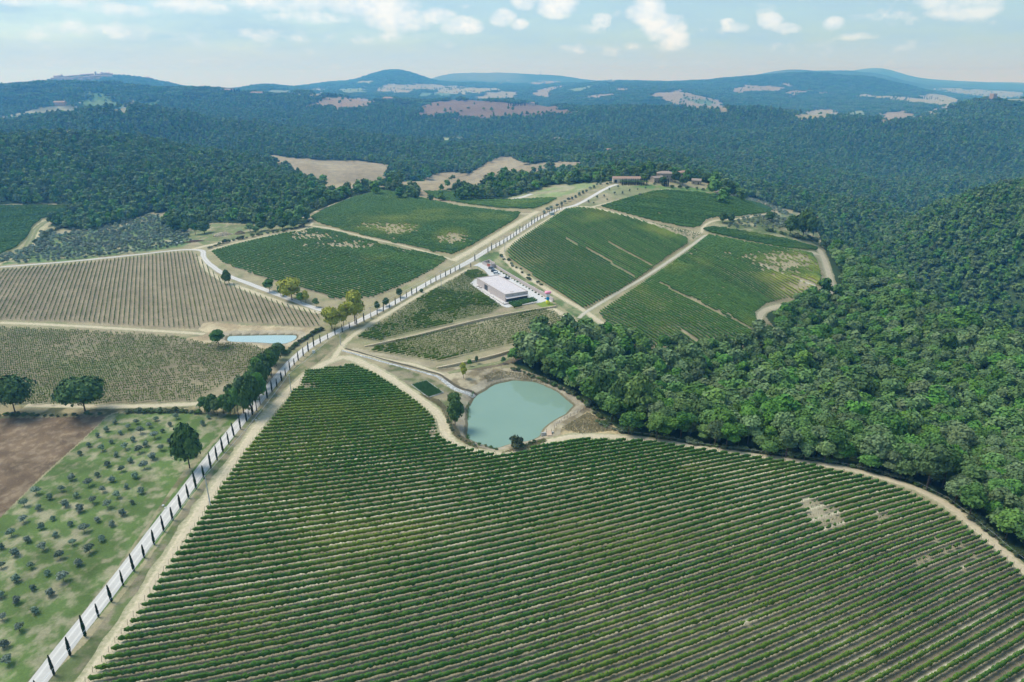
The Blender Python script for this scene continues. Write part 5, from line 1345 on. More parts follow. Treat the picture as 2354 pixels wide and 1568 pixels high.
for i in od[:n1]:
    OLIVE.put(gx[i], gy[i], 'silvery olive tree in the dense grove beyond the curving white track', 'olive trees of the left grove', sc=rng.uniform(1.05, 1.6), sz=.85)
i = od[n1:]
if len(i):
    OL_PROTO = proto_coll('olive_shapes', [crown_mesh('olive_shape', M_OLIVE, 2.4, 1.4, nl=7, ncards=260, csize=.24, seed=900+q, z0=.12) for q in range(3)])
    s = rng.uniform(1.05, 1.65, len(i))
    tag(scatter_obj('olive_grove', np.stack([gx[i], gy[i], Zt(gx[i], gy[i])], 1), rng.integers(0, 3, len(i)), rng.random(len(i))*6.28, np.stack([s, s, s*.85], 1), OL_PROTO, 3), 'the farther olive trees of the grove and the terraces', 'olive trees', kind='stuff')
# saplings on the dry meadow and beside the upper road
for px, py in [(1364,470),(1372,455),(1388,452),(1395,462),(1412,448),(1430,446),(1447,440),(1448,458),(1465,437),(1483,436),(1400,437),(1420,433),(1470,452),(1438,470),(1352,466)]:
    w = W([(px, py)])[0]; OLIVE.put(w[0], w[1], 'thin grey sapling on the dry meadow below the barn', 'saplings on the dry meadow', sc=rng.uniform(.6, .95), sz=1.3)
for px, py in [(1250,492),(1258,487),(1266,482),(1280,477),(1290,472),(1298,468),(1306,463),(1314,459),(1322,455),(1331,450),(1339,446),(1347,442),(1356,437),(1364,433),(1372,428),(1380,425)]:
    w = W([(px, py)])[0]; OLIVE.put(w[0], w[1], 'grey green olive tree on the left verge of the upper road', 'olive trees beside the upper road', sc=rng.uniform(1.1, 1.6))

# ---- bushes and hedges
def bushes(name_label, group, px, every, w, sc=(.6, 1.2), jit=.8, K_=None):
    L = W(densify(px, 10, False)); s = np.r_[0, np.cumsum(np.hypot(*np.diff(L, axis=0).T))]
    for q in np.arange(0, s[-1], every):
        x = np.interp(q, s, L[:,0])+random.uniform(-1, 1)*w; y = np.interp(q, s, L[:,1])+random.uniform(-1, 1)*w
        (K_ or BUSH).put(x, y, name_label, group, sc=random.uniform(*sc), sz=random.uniform(.8, 1.2))
bushes('low dark bush in the hedge at the top of the orchard', 'bushes of the orchard hedge', [(300,948),(360,947),(420,948),(462,950)], 2.0, .5, (.7, 1.1))
bushes('dry brown bush along the upper edge of the ploughed field', 'bushes by the ploughed field', [(0,955),(90,956),(150,956),(240,953)], 2.6, .6, (.5, .9))
bushes('bush in the clipped hedge along the left side of the road', 'hedge bushes beside the road', [(655,815),(680,795),(700,780),(720,768),(740,757)], 1.6, .4, (.7, 1.05))
bushes('scrub bush at the foot of the wood beside the sandy track', 'scrub along the wood edge', [(1370,972),(1420,992),(1500,1003),(1600,1022),(1730,1039),(1900,1062),(2000,1082),(2100,1110),(2180,1150),(2250,1206),(2310,1255),(2353,1290)], 2.6, .7, (.6, 1.3))
bushes('scrub bush on the rim between the pond and the wood', 'scrub behind the pond', [(1180,850),(1230,868),(1280,890),(1330,915),(1358,940),(1400,975)], 2.8, .8, (.6, 1.1))
bushes('low green bush on the shore of the pond', 'pond side bushes', [(1090,1020),(1120,1028),(1150,1036)], 2.2, .4, (.4, .7))
bushes('low green bush on the shore of the pond', 'pond side bushes', [(1200,1028),(1225,1020),(1250,1014)], 1.8, .4, (.5, .8))
tree_at(BUSH, 1186, 1031, 1000, 'large round willow bush on the near shore of the pond', 42, 0)
bushes('bush in the scrub belt beside the left grove', 'scrub beside the left grove', [(92,560),(105,540),(125,530),(150,522),(170,530)], 3.2, 2.5, (.9, 1.9))
bushes('bush along the edge of the track above the sloping vineyard', 'bushes above the vineyard track', [(480,572),(520,558),(600,540),(660,531),(700,520)], 4.0, 1.0, (.8, 1.6))
bushes('bush on the grassy slope behind the yard wall', 'bushes on the grassy slope', [(1150,590),(1165,602),(1180,612),(1215,640),(1245,658)], 5.0, 2.0, (.5, 1.0))
bushes('bush in the scrub beside the olive terraces', 'scrub beside the olive terraces', [(1760,530),(1800,540),(1840,550),(1880,556)], 4.0, 1.5, (1.2, 2.2))
bushes('garden bush round the farm', 'garden bushes of the farm', [(1395,424),(1410,420)], 5.0, 1.0, (.9, 1.5))
bushes('garden bush round the farm', 'garden bushes of the farm', [(1500,424),(1540,432),(1580,434),(1620,438),(1660,442)], 9.0, 2.5, (.9, 1.7))
bushes('tuft of brown scrub at the inner curve of the sandy track', 'brown scrub by the pond', [(1028,960),(1035,990),(1060,1012),(1090,1028)], 2.4, .6, (.35, .6))
# reeds
def reeds(name, P, n, h, label, mat, w=.05):
    c0, c1 = P.min(0), P.max(0); pts = np.empty((0, 2))
    while len(pts) < n:
        q = rng.uniform(c0, c1, (n*3, 2)); pts = np.vstack([pts, q[in_poly(q[:,0], q[:,1], P)]])
    pts = pts[:n]; z = Zt(pts[:,0], pts[:,1]); a = rng.random(n)*6.283; hh = h*(.6+.6*rng.random(n))
    dx, dy = np.cos(a)*w*2.5, np.sin(a)*w*2.5; lx, ly = rng.normal(size=n)*h*.18, rng.normal(size=n)*h*.18
    V = np.stack([np.stack([pts[:,0]-dx, pts[:,1]-dy, z-.05], 1), np.stack([pts[:,0]+dx, pts[:,1]+dy, z-.05], 1), np.stack([pts[:,0]+dx*.6+lx, pts[:,1]+dy*.6+ly, z+hh], 1), np.stack([pts[:,0]-dx*.6+lx, pts[:,1]-dy*.6+ly, z+hh*.96], 1)], 1)
    o = mesh_np(name, V.reshape(-1, 3), np.arange(4*n).reshape(n, 4), mat)
    return tag(o, label, 'reeds', kind='stuff')
M_REED = leaf_mat('reed_leaves', (0.07,0.16,0.05), (0.18,0.32,0.11))
M_DRYG = leaf_mat('dry_grass', (0.32,0.27,0.15), (0.55,0.48,0.30))
BEDQ = [(946,885),(981,876),(1019,903),(984,914)]
mid_a, mid_b = ((946+984)/2, (885+914)/2), ((981+1019)/2, (876+903)/2)
reeds('reed_bed', W([(948,886),(980,878),(997,890),(963,898)]), 1900, .9, 'square bed of dense green reeds, the upper half of the planted pair', M_REED)
reeds('reed_bed', W([(966,901),(1000,892),(1017,904),(984,912)]), 1900, .9, 'square bed of dense green reeds, the lower half of the planted pair', M_REED)
Q = W(BEDQ); mb = MB()
for i in range(4):
    a, b_ = Q[i], Q[(i+1)%4]; za, zb = float(Zt(*a)), float(Zt(*b_)); d = (b_-a)/np.hypot(*(b_-a)); n_ = np.array([-d[1], d[0]])*.12
    mb.prism([tuple(a-n_), tuple(b_-n_), tuple(b_+n_), tuple(a+n_)], min(za, zb)-.3, max(za, zb)+.22)
tag(mb.build('bed_kerb', M_CONC), 'thin pale concrete kerb framing the square reed bed', 'kerb')
for px, n in (([(1072,930),(1078,925),(1082,962),(1074,968),(1071,950)], 90), ([(1074,1000),(1080,1003),(1076,1012),(1070,1008)], 50), ([(1083,905),(1090,900),(1086,912),(1080,916)], 30)):
    reeds('reed_tuft', W(px), n, .9, 'tuft of tall green reeds at the left shore of the pond', M_REED, .04)
for px, n in (([(1290,985),(1330,960),(1350,948),(1420,988),(1340,998)], 3200), ([(1032,975),(1040,1000),(1070,1020),(1100,1034),(1095,1024),(1060,1002),(1045,975)], 1500), ([(1150,1042),(1200,1036),(1260,1014),(1250,1008),(1200,1024)], 1000), ([(1110,865),(1150,852),(1220,862),(1270,885),(1240,880),(1170,868),(1120,878)], 1700), ([(960,905),(1010,935),(1030,975),(1040,975),(1035,945),(1010,920)], 1300)):
    reeds('dry_grass', W(densify(px, 3)), n, .5, 'tufts of straw coloured grass on the banks of the pond', M_DRYG, .05)

# ---------------------------------------------------------------- stone lined ditch and terrace walls
def stone_nodes(c1, c2, gap, sc):
    def b_(nt, b):
        tc = nd(nt, 'ShaderNodeTexCoord'); vo = nd(nt, 'ShaderNodeTexVoronoi'); vo.feature = 'DISTANCE_TO_EDGE'; vo.inputs['Scale'].default_value = sc
        v2 = nd(nt, 'ShaderNodeTexVoronoi'); v2.inputs['Scale'].default_value = sc
        nt.links.new(tc.outputs['Object'], vo.inputs['Vector']); nt.links.new(tc.outputs['Object'], v2.inputs['Vector'])
        s = nd(nt, 'ShaderNodeSeparateColor'); nt.links.new(v2.outputs['Color'], s.inputs[0])
        c = mixc(nt, s.outputs[0], c1, c2); e = ramp(nt, vo.outputs['Distance'], [(0.0, 0.0), (gap, 1.0)])
        nt.links.new(mixc(nt, e, tuple(x*.35 for x in c1), c), b.inputs['Base Color'])
        bp = nd(nt, 'ShaderNodeBump'); bp.inputs['Distance'].default_value = .2; nt.links.new(e, bp.inputs['Height']); nt.links.new(bp.outputs[0], b.inputs['Normal'])
    return b_
M_RIP = new_mat('white_stones', rough=.9, build=stone_nodes((0.45,0.45,0.43), (0.68,0.67,0.64), .09, 1.1))
M_GAB = new_mat('ochre_stones', rough=.9, build=stone_nodes((0.62,0.49,0.30), (0.80,0.68,0.48), .05, 2.6))
d_px = [(787,806),(834,819),(884,833),(934,846),(971,856),(1004,865),(1024,879),(1051,896),(1074,903),(1090,913)]
C = W(smooth_line(d_px, 4))
o = ribbon('stone_ditch', C, np.interp(np.linspace(0, 1, len(C)), [0, .5, 1], [1.3, 1.6, 3.2]), M_RIP, .14, .5, .8)
tag(o, kind='structure')
dk = ribbon('ditch_bank', W(smooth_line([(p[0]+6, p[1]-4.5) for p in d_px], 4)), 1.6, new_mat('dark_soil', (0.10,0.085,0.055), 1.0), .1, .6, 1.5); tag(dk, kind='structure')
def stone_wall(name, px, h, t, mat, label, cat='wall', flat_top=False):
    L = W(smooth_line(px, 5) if len(px) > 2 else densify(px, 12, False)); tx = np.gradient(L[:,0]); ty = np.gradient(L[:,1]); l = np.hypot(tx, ty); nx, ny = -ty/l*t/2, tx/l*t/2
    z = Zt(L[:,0], L[:,1]); V = []
    hz = np.interp(np.linspace(0, 1, len(L)), np.linspace(0, 1, len(h)), h) if isinstance(h, (list, tuple)) else np.full(len(L), h)
    for sx, zz in ((1, z-.5), (1, z+hz), (-1, z+hz), (-1, z-.5)):
        V.append(np.stack([L[:,0]+nx*sx, L[:,1]+ny*sx, zz], 1))
    V = np.stack(V, 1); n = len(L); idx = np.arange(n*4).reshape(n, 4)
    F = [(idx[i][k], idx[i][(k+1)%4], idx[i+1][(k+1)%4], idx[i+1][k]) for i in range(n-1) for k in range(4)]+[tuple(idx[0][::-1]), tuple(idx[-1])]
    o = MB(); o.add(V.reshape(-1, 3), F); o = o.build(name, mat); o.data.update()
    bm_fix(o); return tag(o, label, cat)
import bmesh
def bm_fix(o):
    bm = bmesh.new(); bm.from_mesh(o.data); bmesh.ops.recalc_face_normals(bm, faces=bm.faces); bm.to_mesh(o.data); bm.free()
stone_wall('terrace_wall', [(838,797),(870,793),(950,776),(1040,753),(1120,734),(1200,719),(1278,706)], [.5,1.2,1.2,1.2,1.1,1.0], .9, M_GAB, 'long ochre dry stone terrace wall between the two thin vineyards under the winery')
stone_wall('terrace_wall', [(1004,847),(1040,842),(1100,830),(1150,817),(1200,800),(1240,786)], [.6,1.3,1.4,1.2,.8], .9, M_GAB, 'ochre dry stone terrace wall below the lower vineyard, above the pond')

# ---------------------------------------------------------------- winery
def brick_nodes(c1, c2, mortar, sx=.9, sy=3.2):
    def b_(nt, b):
        tc = nd(nt, 'ShaderNodeTexCoord'); sp = nd(nt, 'ShaderNodeSeparateXYZ'); nt.links.new(tc.outputs['Object'], sp.inputs[0])
        cb = nd(nt, 'ShaderNodeCombineXYZ'); nt.links.new(mth(nt, 'ADD', sp.outputs[0], sp.outputs[1]), cb.inputs[0]); nt.links.new(sp.outputs[2], cb.inputs[1])
        br = nd(nt, 'ShaderNodeTexBrick'); nt.links.new(cb.outputs[0], br.inputs['Vector'])
        br.inputs['Scale'].default_value = 1.0; br.inputs['Brick Width'].default_value = sx; br.inputs['Row Height'].default_value = 1/sy; br.inputs['Mortar Size'].default_value = .018
        br.inputs['Color1'].default_value = (*c1, 1); br.inputs['Color2'].default_value = (*c2, 1); br.inputs['Mortar'].default_value = (*mortar, 1)
        n = noise(nt, tc.outputs['Object'], 1.2, 5, .7)
        cc = mixc(nt, mth(nt, 'MULTIPLY', n, .7), br.outputs['Color'], tuple(x*.75 for x in c1))
        nt.links.new(cc, b.inputs['Base Color'])
    return b_
M_WALL = new_mat('rose_stone', rough=.85, build=brick_nodes((0.66,0.56,0.53), (0.54,0.46,0.44), (0.40,0.34,0.32)))
def roof_nodes(nt, b):
    tc = nd(nt, 'ShaderNodeTexCoord'); o = tc.outputs['Object']; sp = nd(nt, 'ShaderNodeSeparateXYZ'); nt.links.new(o, sp.inputs[0])
    n = noise(nt, o, .25, 5, .6); n2 = noise(nt, o, 3.0, 3, .6)
    c = mixc(nt, n, (0.50,0.44,0.45), (0.70,0.65,0.64)); c = mixc(nt, mth(nt, 'MULTIPLY', n2, .25), c, (0.45,0.38,0.37))
    f = mth(nt, 'PINGPONG', sp.outputs[1], 2.5); e = mth(nt, 'LESS_THAN', f, .06)
    nt.links.new(mixc(nt, mth(nt, 'MULTIPLY', e, .5), c, (0.35,0.30,0.30)), b.inputs['Base Color'])
M_ROOFP = new_mat('pale_roof', rough=.85, build=roof_nodes)
M_GLASS = new_mat('dark_glass', (0.03,0.045,0.05), .08, spec=.8)
M_PAVE = new_mat('pale_paving', (0.58,0.56,0.54), .95)
M_PINKC = new_mat('rose_concrete', (0.52,0.45,0.42), .9)
BX, BY = -4.0, 386.4; BZ = .6; BANG = math.atan2(.46, .89); BW, BL, BH = 15.3, 40.4, 4.8
win = empty('winery', (BX, BY, BZ), BANG); tag(win, 'long flat roofed winery building of rose coloured stone in its walled yard', 'winery')
mb = MB(); t = .35     # walls with openings, butted pieces
def wall_x(y0, y1, holes):   # wall along x between y0 and y1; holes (x0,x1,z0,z1)
    x = 0.0
    for (a, b_, z0, z1) in sorted(holes):
        mb.box(x, a, y0, y1, -1.2, BH)
        if z0 > 0: mb.box(a, b_, y0, y1, -1.2, z0)
        mb.box(a, b_, y0, y1, z1, BH); x = b_
    mb.box(x, BW, y0, y1, -1.2, BH)
slots = []
for cx_ in (4.9, 8.9, 12.9):
    for k in (-.42, 0, .42): slots.append((cx_+k-.14, cx_+k+.14, 3.55, 4.0))
# front: one wide opening below, slots above
mb.box(0, .7, 0, t, -1.2, BH); mb.box(BW-.5, BW, 0, t, -1.2, BH)
mb.box(.7, BW-.5, 0, t, 2.6, 3.55)
x = .7
for (a, b_, z0, z1) in slots: mb.box(x, a, 0, t, 3.55, 4.0); x = b_
mb.box(x, BW-.5, 0, t, 3.55, 4.0); mb.box(.7, BW-.5, 0, t, 4.0, BH); mb.box(.7, BW-.5, 0, t, -1.2, .12)
# long left wall with the big gateway
g0, g1 = 24.2, 29.2
mb.box(0, t, t, g0, -1.2, BH); mb.box(0, t, g1, BL-t, -1.2, BH); mb.box(0, t, g0, g1, 3.7, BH); mb.box(0, t, g0, g1, -1.2, .05)
mb.box(BW-t, BW, t, BL-t, -1.2, BH); mb.box(0, BW, BL-t, BL, -1.2, BH)
mb.build('wall', M_WALL, win)
MB().box(t, BW-t, t, BL-t, BH-.55, BH-.22).build('roof', M_ROOFP, win)
mb = MB(); w2 = .42
mb.box(-.04, BW+.04, -.04, w2, BH+.003, BH+.10); mb.box(-.04, BW+.04, BL-w2, BL+.04, BH+.003, BH+.10); mb.box(-.04, w2, w2, BL-w2, BH+.003, BH+.10); mb.box(BW-w2, BW+.04, w2, BL-w2, BH+.003, BH+.10)
mb.build('parapet_cap', M_PINKC, win)
MB().box(5.5, 7.3, 3.0, 4.2, BH-.22, BH-.05).build('roof_hatch', M_PINKC, win)
wf = MB().box(.7, BW-.5, .16, .2, .12, 2.6).build('window_wall', M_GLASS, win)
mb = MB()
for k in range(9): q = .7+(BW-1.2)*k/8; mb.box(q-.05, q+.05, .04, .16, .12, 2.6)
mb.build('mullions', M_DARK, wf)
MB().add([(-.1,-2.1,2.5),(BW-.2,-1.7,2.62),(BW-.2,-.02,2.9),(-.1,-.02,2.8),(-.1,-2.1,2.62),(BW-.2,-1.7,2.74),(BW-.2,-.02,3.05),(-.1,-.02,2.95)], [(3,2,1,0),(4,5,6,7),(0,1,5,4),(1,2,6,5),(2,3,7,6),(3,0,4,7)]).build('canopy', M_ROOFP, win)
for (a, b_, z0, z1) in slots: MB().box(a, b_, .2, .25, z0, z1).build('slot_window', M_GLASS, win)
MB().box(.18, .24, g0, g1, .05, 3.7).build('gate_door', new_mat('grey_gate', (0.07,0.075,0.085), .5), win)
MB().box(-.8, -.02, 19.0, 19.3, -.2, .5).build('vent', M_PINKC, win)
# plinth terrace round it
pl = empty('terrace', (BX, BY, BZ), BANG); tag(pl, 'low pale terrace slab running along the front and left side of the winery', 'terrace')
MB().prism([(-2.4,-3.2),(BW+2.5,-3.2),(BW+2.5,-.003),(-.003,-.003),(-.003,BL+2),(-2.4,BL+2)], -1.4, .05).build('slab', M_PAVE, pl)
mb = MB().box(-2.7,-2.4,-3.5,BL+2,-1.4,.42); mb.box(-2.4,4.2,-3.5,-3.2,-1.4,.42); mb.build('low_wall', M_PINKC, pl)
for q in (-2.6, 11.0, 36.0): MB().tube([(-2.55,q,.43),(-2.55,q,.75)], .22, 8).build('planter', M_DARK, pl)
for (lx, ly) in ((-1.3, 35.5), (-1.3, 31.8)):
    e = empty('garden_table', (BX+lx*math.cos(BANG)-ly*math.sin(BANG), BY+lx*math.sin(BANG)+ly*math.cos(BANG), BZ+.05), BANG)
    tag(e, ('left hand' if ly > 33 else 'right hand')+' of the two small dark outdoor tables on the terrace by the gateway', 'table')
    MB().box(-.8,.8,-.45,.45,.7,.76).build('table_top', M_BARK, e)
    for a in (-.7,.7):
        for b_ in (-.35,.35): MB().box(a-.04,a+.04,b_-.04,b_+.04,0,.7).build('leg', M_DARK, e)
# yard paving
Yp = W(densify(YARD_PX, 6)); c0, c1 = Yp.min(0), Yp.max(0)
gx_, gy_ = np.meshgrid(np.arange(c0[0], c1[0], .7), np.arange(c0[1], c1[1], .7)); ins = in_poly(gx_, gy_, Yp)
idx = np.arange(gx_.size).reshape(gx_.shape); q = ins[:-1,:-1] & ins[1:,1:] & ins[:-1,1:] & ins[1:,:-1]
Fy = np.stack([idx[:-1,:-1][q], idx[:-1,1:][q], idx[1:,1:][q], idx[1:,:-1][q]], 1)
tag(mesh_np('yard_paving', np.stack([gx_.ravel(), gy_.ravel(), Zt(gx_, gy_).ravel()+.09], 1), Fy, M_PAVE, smooth=True), kind='structure')
yw = stone_wall('yard_wall', [(1138,613),(1160,627),(1190,645),(1225,666),(1250,680),(1271,693.5)], [1.5,1.7,2.0,2.3], .4, M_WALL, 'long straight rose stone wall that backs the winery yard')
# lawn with the sculpture
LW = W(densify([(1229,699),(1258,691),(1270,697),(1282,704),(1247,708.5)], 4)); c0, c1 = LW.min(0), LW.max(0)
gx_, gy_ = np.meshgrid(np.arange(c0[0], c1[0], .5), np.arange(c0[1], c1[1], .5)); ins = in_poly(gx_, gy_, LW)
idx = np.arange(gx_.size).reshape(gx_.shape); q = ins[:-1,:-1] & ins[1:,1:] & ins[:-1,1:] & ins[1:,:-1]
tag(mesh_np('lawn', np.stack([gx_.ravel(), gy_.ravel(), Zt(gx_, gy_).ravel()+.14], 1), np.stack([idx[:-1,:-1][q], idx[:-1,1:][q], idx[1:,1:][q], idx[1:,:-1][q]], 1), new_mat('lawn_grass', (0.20,0.26,0.05), 1.0), smooth=True), kind='structure')
def boulder(mat, w, d, h, z, seed, parent, rough=.12):
    r = np.random.default_rng(seed); bm = bmesh.new(); bmesh.ops.create_icosphere(bm, subdivisions=3, radius=1)
    ax = r.normal(size=(9, 3)); ax /= np.linalg.norm(ax, axis=1)[:,None]; lim = r.uniform(.72, .95, 9)
    for v in bm.verts:
        p = np.array(v.co)
        p = np.sign(p)*np.abs(p)**.75
        for a, l_ in zip(ax, lim):
            e = p@a-l_*1.12
            if e > 0: p = p-a*e*.8
        v.co = (p[0]*w/2, p[1]*d/2, p[2]*h/2)
    zs = [v.co.z for v in bm.verts]; lo, hi = min(zs), max(zs)
    for v in bm.verts: v.co.z = (v.co.z-lo)/(hi-lo)*h+z
    me = bpy.data.meshes.new('boulder'); bm.to_mesh(me); bm.free(); me.materials.append(mat)
    me.polygons.foreach_set('use_smooth', np.ones(len(me.polygons), bool))
    o = bpy.data.objects.new('boulder', me); o.parent = parent; col.objects.link(o); return o
x, y, z, h = hfor(1258.6, 699.0, 668.8)
sc_ = empty('sculpture', (x, y, z), .3); tag(sc_, 'tower of four brightly painted boulders on the lawn beside the winery', 'sculpture')
u = h/8.0
for k, (c, w_, hh, lab) in enumerate([((0.85,0.78,0.05), 2.5, 2.35, 'bright yellow boulder'), ((0.0,0.30,0.66), 2.0, 1.95, 'bright blue boulder'), ((0.85,0.86,0.86), 2.3, 1.95, 'white boulder'), ((0.86,0.33,0.46), 3.9, 1.75, 'wide pink boulder')]):
    zz = [0, 2.35, 4.3, 6.25][k]*u
    b_ = boulder(new_mat('paint_%d' % k, c, .6), w_*u*1.0, w_*u*.8, hh*u*1.02, zz, 11+k, sc_); b_['label'] = lab
for k in range(17):
    t_ = (k+.6)/17; q = Vector(W([(1150,622.5)])[0]).lerp(Vector(W([(1266,693)])[0]), t_)
    w_ = np.array([q.x, q.y])
    BUSH.put(w_[0]-.7, w_[1]-.9, 'small clipped shrub in the bed along the yard wall', 'shrubs along the yard wall', sc=random.uniform(.32, .5))
# bin enclosure
Q = W([(1108,607),(1130,616),(1138,613.5),(1124,601)]); zc_ = float(Zt(*Q.mean(0)))
be = empty('bin_enclosure', (*Q.mean(0), zc_)); tag(be, 'roofless rose stone enclosure with a red gate at the yard entrance', 'enclosure')
q = Q-Q.mean(0); mb = MB()
for i in range(4):
    a, b_ = q[i], q[(i+1)%4]; d = (b_-a)/np.hypot(*(b_-a)); n_ = np.array([-d[1], d[0]])*.15
    mb.prism([tuple(a-n_+d*.15), tuple(b_-n_-d*.15), tuple(b_+n_-d*.15), tuple(a+n_+d*.15)], -.6, 2.2+.01*i)
mb.build('wall', M_WALL, be)
a = q[0]+(q[1]-q[0])*.55; b_ = q[0]+(q[1]-q[0])*.85; d = (b_-a)/np.hypot(*(b_-a)); n_ = np.array([d[1], -d[0]])
if n_[1] > 0: n_ = -n_
MB().prism([tuple(a+n_*.17), tuple(b_+n_*.17), tuple(b_+n_*.25), tuple(a+n_*.25)], 0, 2.0).build('gate', new_mat('rust_red', (0.42,0.13,0.07), .6), be)
M_WHITE = new_mat('white_plastic', (0.75,0.77,0.78), .5)
for k, (dx, dy, lab) in enumerate([(-1.2,.8,'left'),(.2,.3,'middle'),(1.3,-.4,'right')]):
    e = empty('machine_unit', (Q.mean(0)[0]+dx, Q.mean(0)[1]+dy, zc_), .5); tag(e, lab+' white cooling unit standing inside the rose stone enclosure', 'cooling unit')
    MB().box(-.55,.55,-.45,.45,0,1.5,.04).build('casing', M_WHITE, e); MB().tube([(0,0,1.5),(0,0,1.58)], .35, 12).build('fan_ring', M_DARK, e)

# ---- cars
def car(px, py, rz, c, label, suv=True, pickup=False):
    w = W([(px, py)])[0]; z = float(Zt(*w))+.1
    e = empty('parked_pickup' if pickup else 'parked_car', (w[0], w[1], z), rz); tag(e, label, 'pickup' if pickup else 'car')
    m = new_mat('car_paint', c, .25, spec=.6)
    L, Wd, H = (5.0, 1.85, 1.75) if pickup else (4.5, 1.82, 1.62 if suv else 1.5)
    def sec(pts, y, inset=0): return [(p[0], y, p[1]) for p in pts]
    low = [(-L/2,.35),(-L/2,.85),(-L/2+.15,1.0),(L/2-1.35,1.0),(L/2-.25,.88),(L/2,.7),(L/2,.35)]
    n = len(low); mb = MB(); V = sec(low, -Wd/2)+sec(low, Wd/2)
    mb.add(V, [tuple(range(n)), tuple(range(2*n-1, n-1, -1))]+[((i+1)%n, i, i+n, (i+1)%n+n) for i in range(n)])
    b = mb.build('body', m, e); bm_fix(b)
    if pickup: cab = [(-.55,1.003),(-.4,H-.05),(.55,H-.05),(1.15,1.003)]
    else: cab = [(-L/2+.12,1.003),(-L/2+.42,H-.05),(.45,H-.05),(1.15,1.003)]
    ins = .16
    V = [(p[0], -Wd/2+(.04 if p[1] < 1.1 else ins), p[1]) for p in cab]+[(p[0], Wd/2-(.04 if p[1] < 1.1 else ins), p[1]) for p in cab]
    g = MB().add(V, [(0,1,2,3),(7,6,5,4)]+[((i+1)%4, i, i+4, (i+1)%4+4) for i in range(4)]).build('windows', M_GLASS, e); bm_fix(g)
    MB().box(cab[1][0]-.02, cab[2][0]+.02, -Wd/2+ins-.01, Wd/2-ins+.01, H-.052, H+.02, .05).build('roof', m, e)
    if pickup: MB().box(-L/2+.12, -.62, -Wd/2+.12, Wd/2-.12, 1.003, 1.03).build('load_bed', M_DARK, e)
    tyre = MB().tube([(0,-.11,0),(0,.11,0)], .34, 14).build('wheel', M_DARK, e)
    k = 0
    for sx in (-L/2+.85, L/2-.9):
        for sy in (-Wd/2+.1, Wd/2-.1):
            o = tyre if k == 0 else tyre.copy()
            if k: col.objects.link(o)
            o.location = (sx, sy, .34); k += 1
    for sy in (-Wd/2+.25, Wd/2-.25):
        MB().box(L/2-.02, L/2+.015, sy-.18, sy+.18, .62, .78).build('headlight', M_WHITE, e)
        MB().box(-L/2-.015, -L/2+.02, sy-.12, sy+.12, .72, .9).build('taillight', M_RED, e)
M_RED = new_mat('red_lens', (0.45,0.02,0.02), .3)
ca = math.atan2(-.45, .9)
car(1129, 619.5, ca-.25, (0.10,0.14,0.17), 'slate grey car parked nearest the rose stone enclosure')
car(1136, 625.5, ca+.25, (0.02,0.035,0.06), 'dark blue car parked right behind the white car')
car(1141, 630.0, ca+.45, (0.78,0.79,0.80), 'white car parked in the winery yard')
car(1162, 641.5, ca+.25, (0.012,0.015,0.02), 'black pickup parked at the back corner of the winery', pickup=True)

# ---- small roadside things
def small_box(name, px, py, s, mat, label, cat, lid=None, rz=.3):
    w = W([(px, py)])[0]; e = empty(name, (w[0], w[1], float(Zt(*w))), rz); tag(e, label, cat)
    MB().box(-s[0]/2, s[0]/2, -s[1]/2, s[1]/2, -.2, s[2]).build('cabinet', mat, e)
    MB().box(-s[0]/2-.06, s[0]/2+.06, -s[1]/2-.06, s[1]/2+.06, s[2]+.002, s[2]+.12, .03).build('lid', lid or M_CONC, e)
    MB().box(-s[0]/2+.08, s[0]/2-.08, -s[1]/2-.03, -s[1]/2-.003, .1, s[2]-.1).build('door', mat, e)
    return e
small_box('utility_box', 721, 811, (1.3,.9,1.2), M_WHITE, 'small white utility cabinet on the right verge of the road', 'utility box')
small_box('kiosk', 1268, 494, (3.6,2.6,2.3), new_mat('grey_green_paint', (0.30,0.36,0.31), .7), 'small grey green kiosk with pale roof at the upper road junction', 'kiosk', M_WHITE)
w = W([(969,672)])[0]; cv = crown_mesh('clipped_hedge', M_OAK, 2.2, 1.5, nl=10, ncards=700, csize=.2, seed=5, z0=.0, flat=-.6); cv.location = (w[0], w[1], float(Zt(*w))); col.objects.link(cv)
tag(cv, 'dark clipped cube shaped hedge on the verge below the winery entrance', 'hedge')
for i, (px, py, r_) in enumerate([(588,966,.35),(595,963,.25),(722,806,.0),(375,1163,.4),(755,789,.0),(380,1168,.3)]):
    if r_:
        w = W([(px, py)])[0]; e = boulder(new_mat('white_rock', (0.62,0.61,0.58), .9), r_*2, r_*1.7, r_*1.3, 0, 40+i, None); e.name = 'rock'; e.location = (w[0], w[1], float(Zt(*w))-.05)
        tag(e, ['larger white rock on the verge opposite the track junction','smaller white rock on the verge opposite the track junction','','white rock at the left edge of the white road beside the orchard','','smaller rock at the left edge of the white road beside the orchard'][i], 'rock')
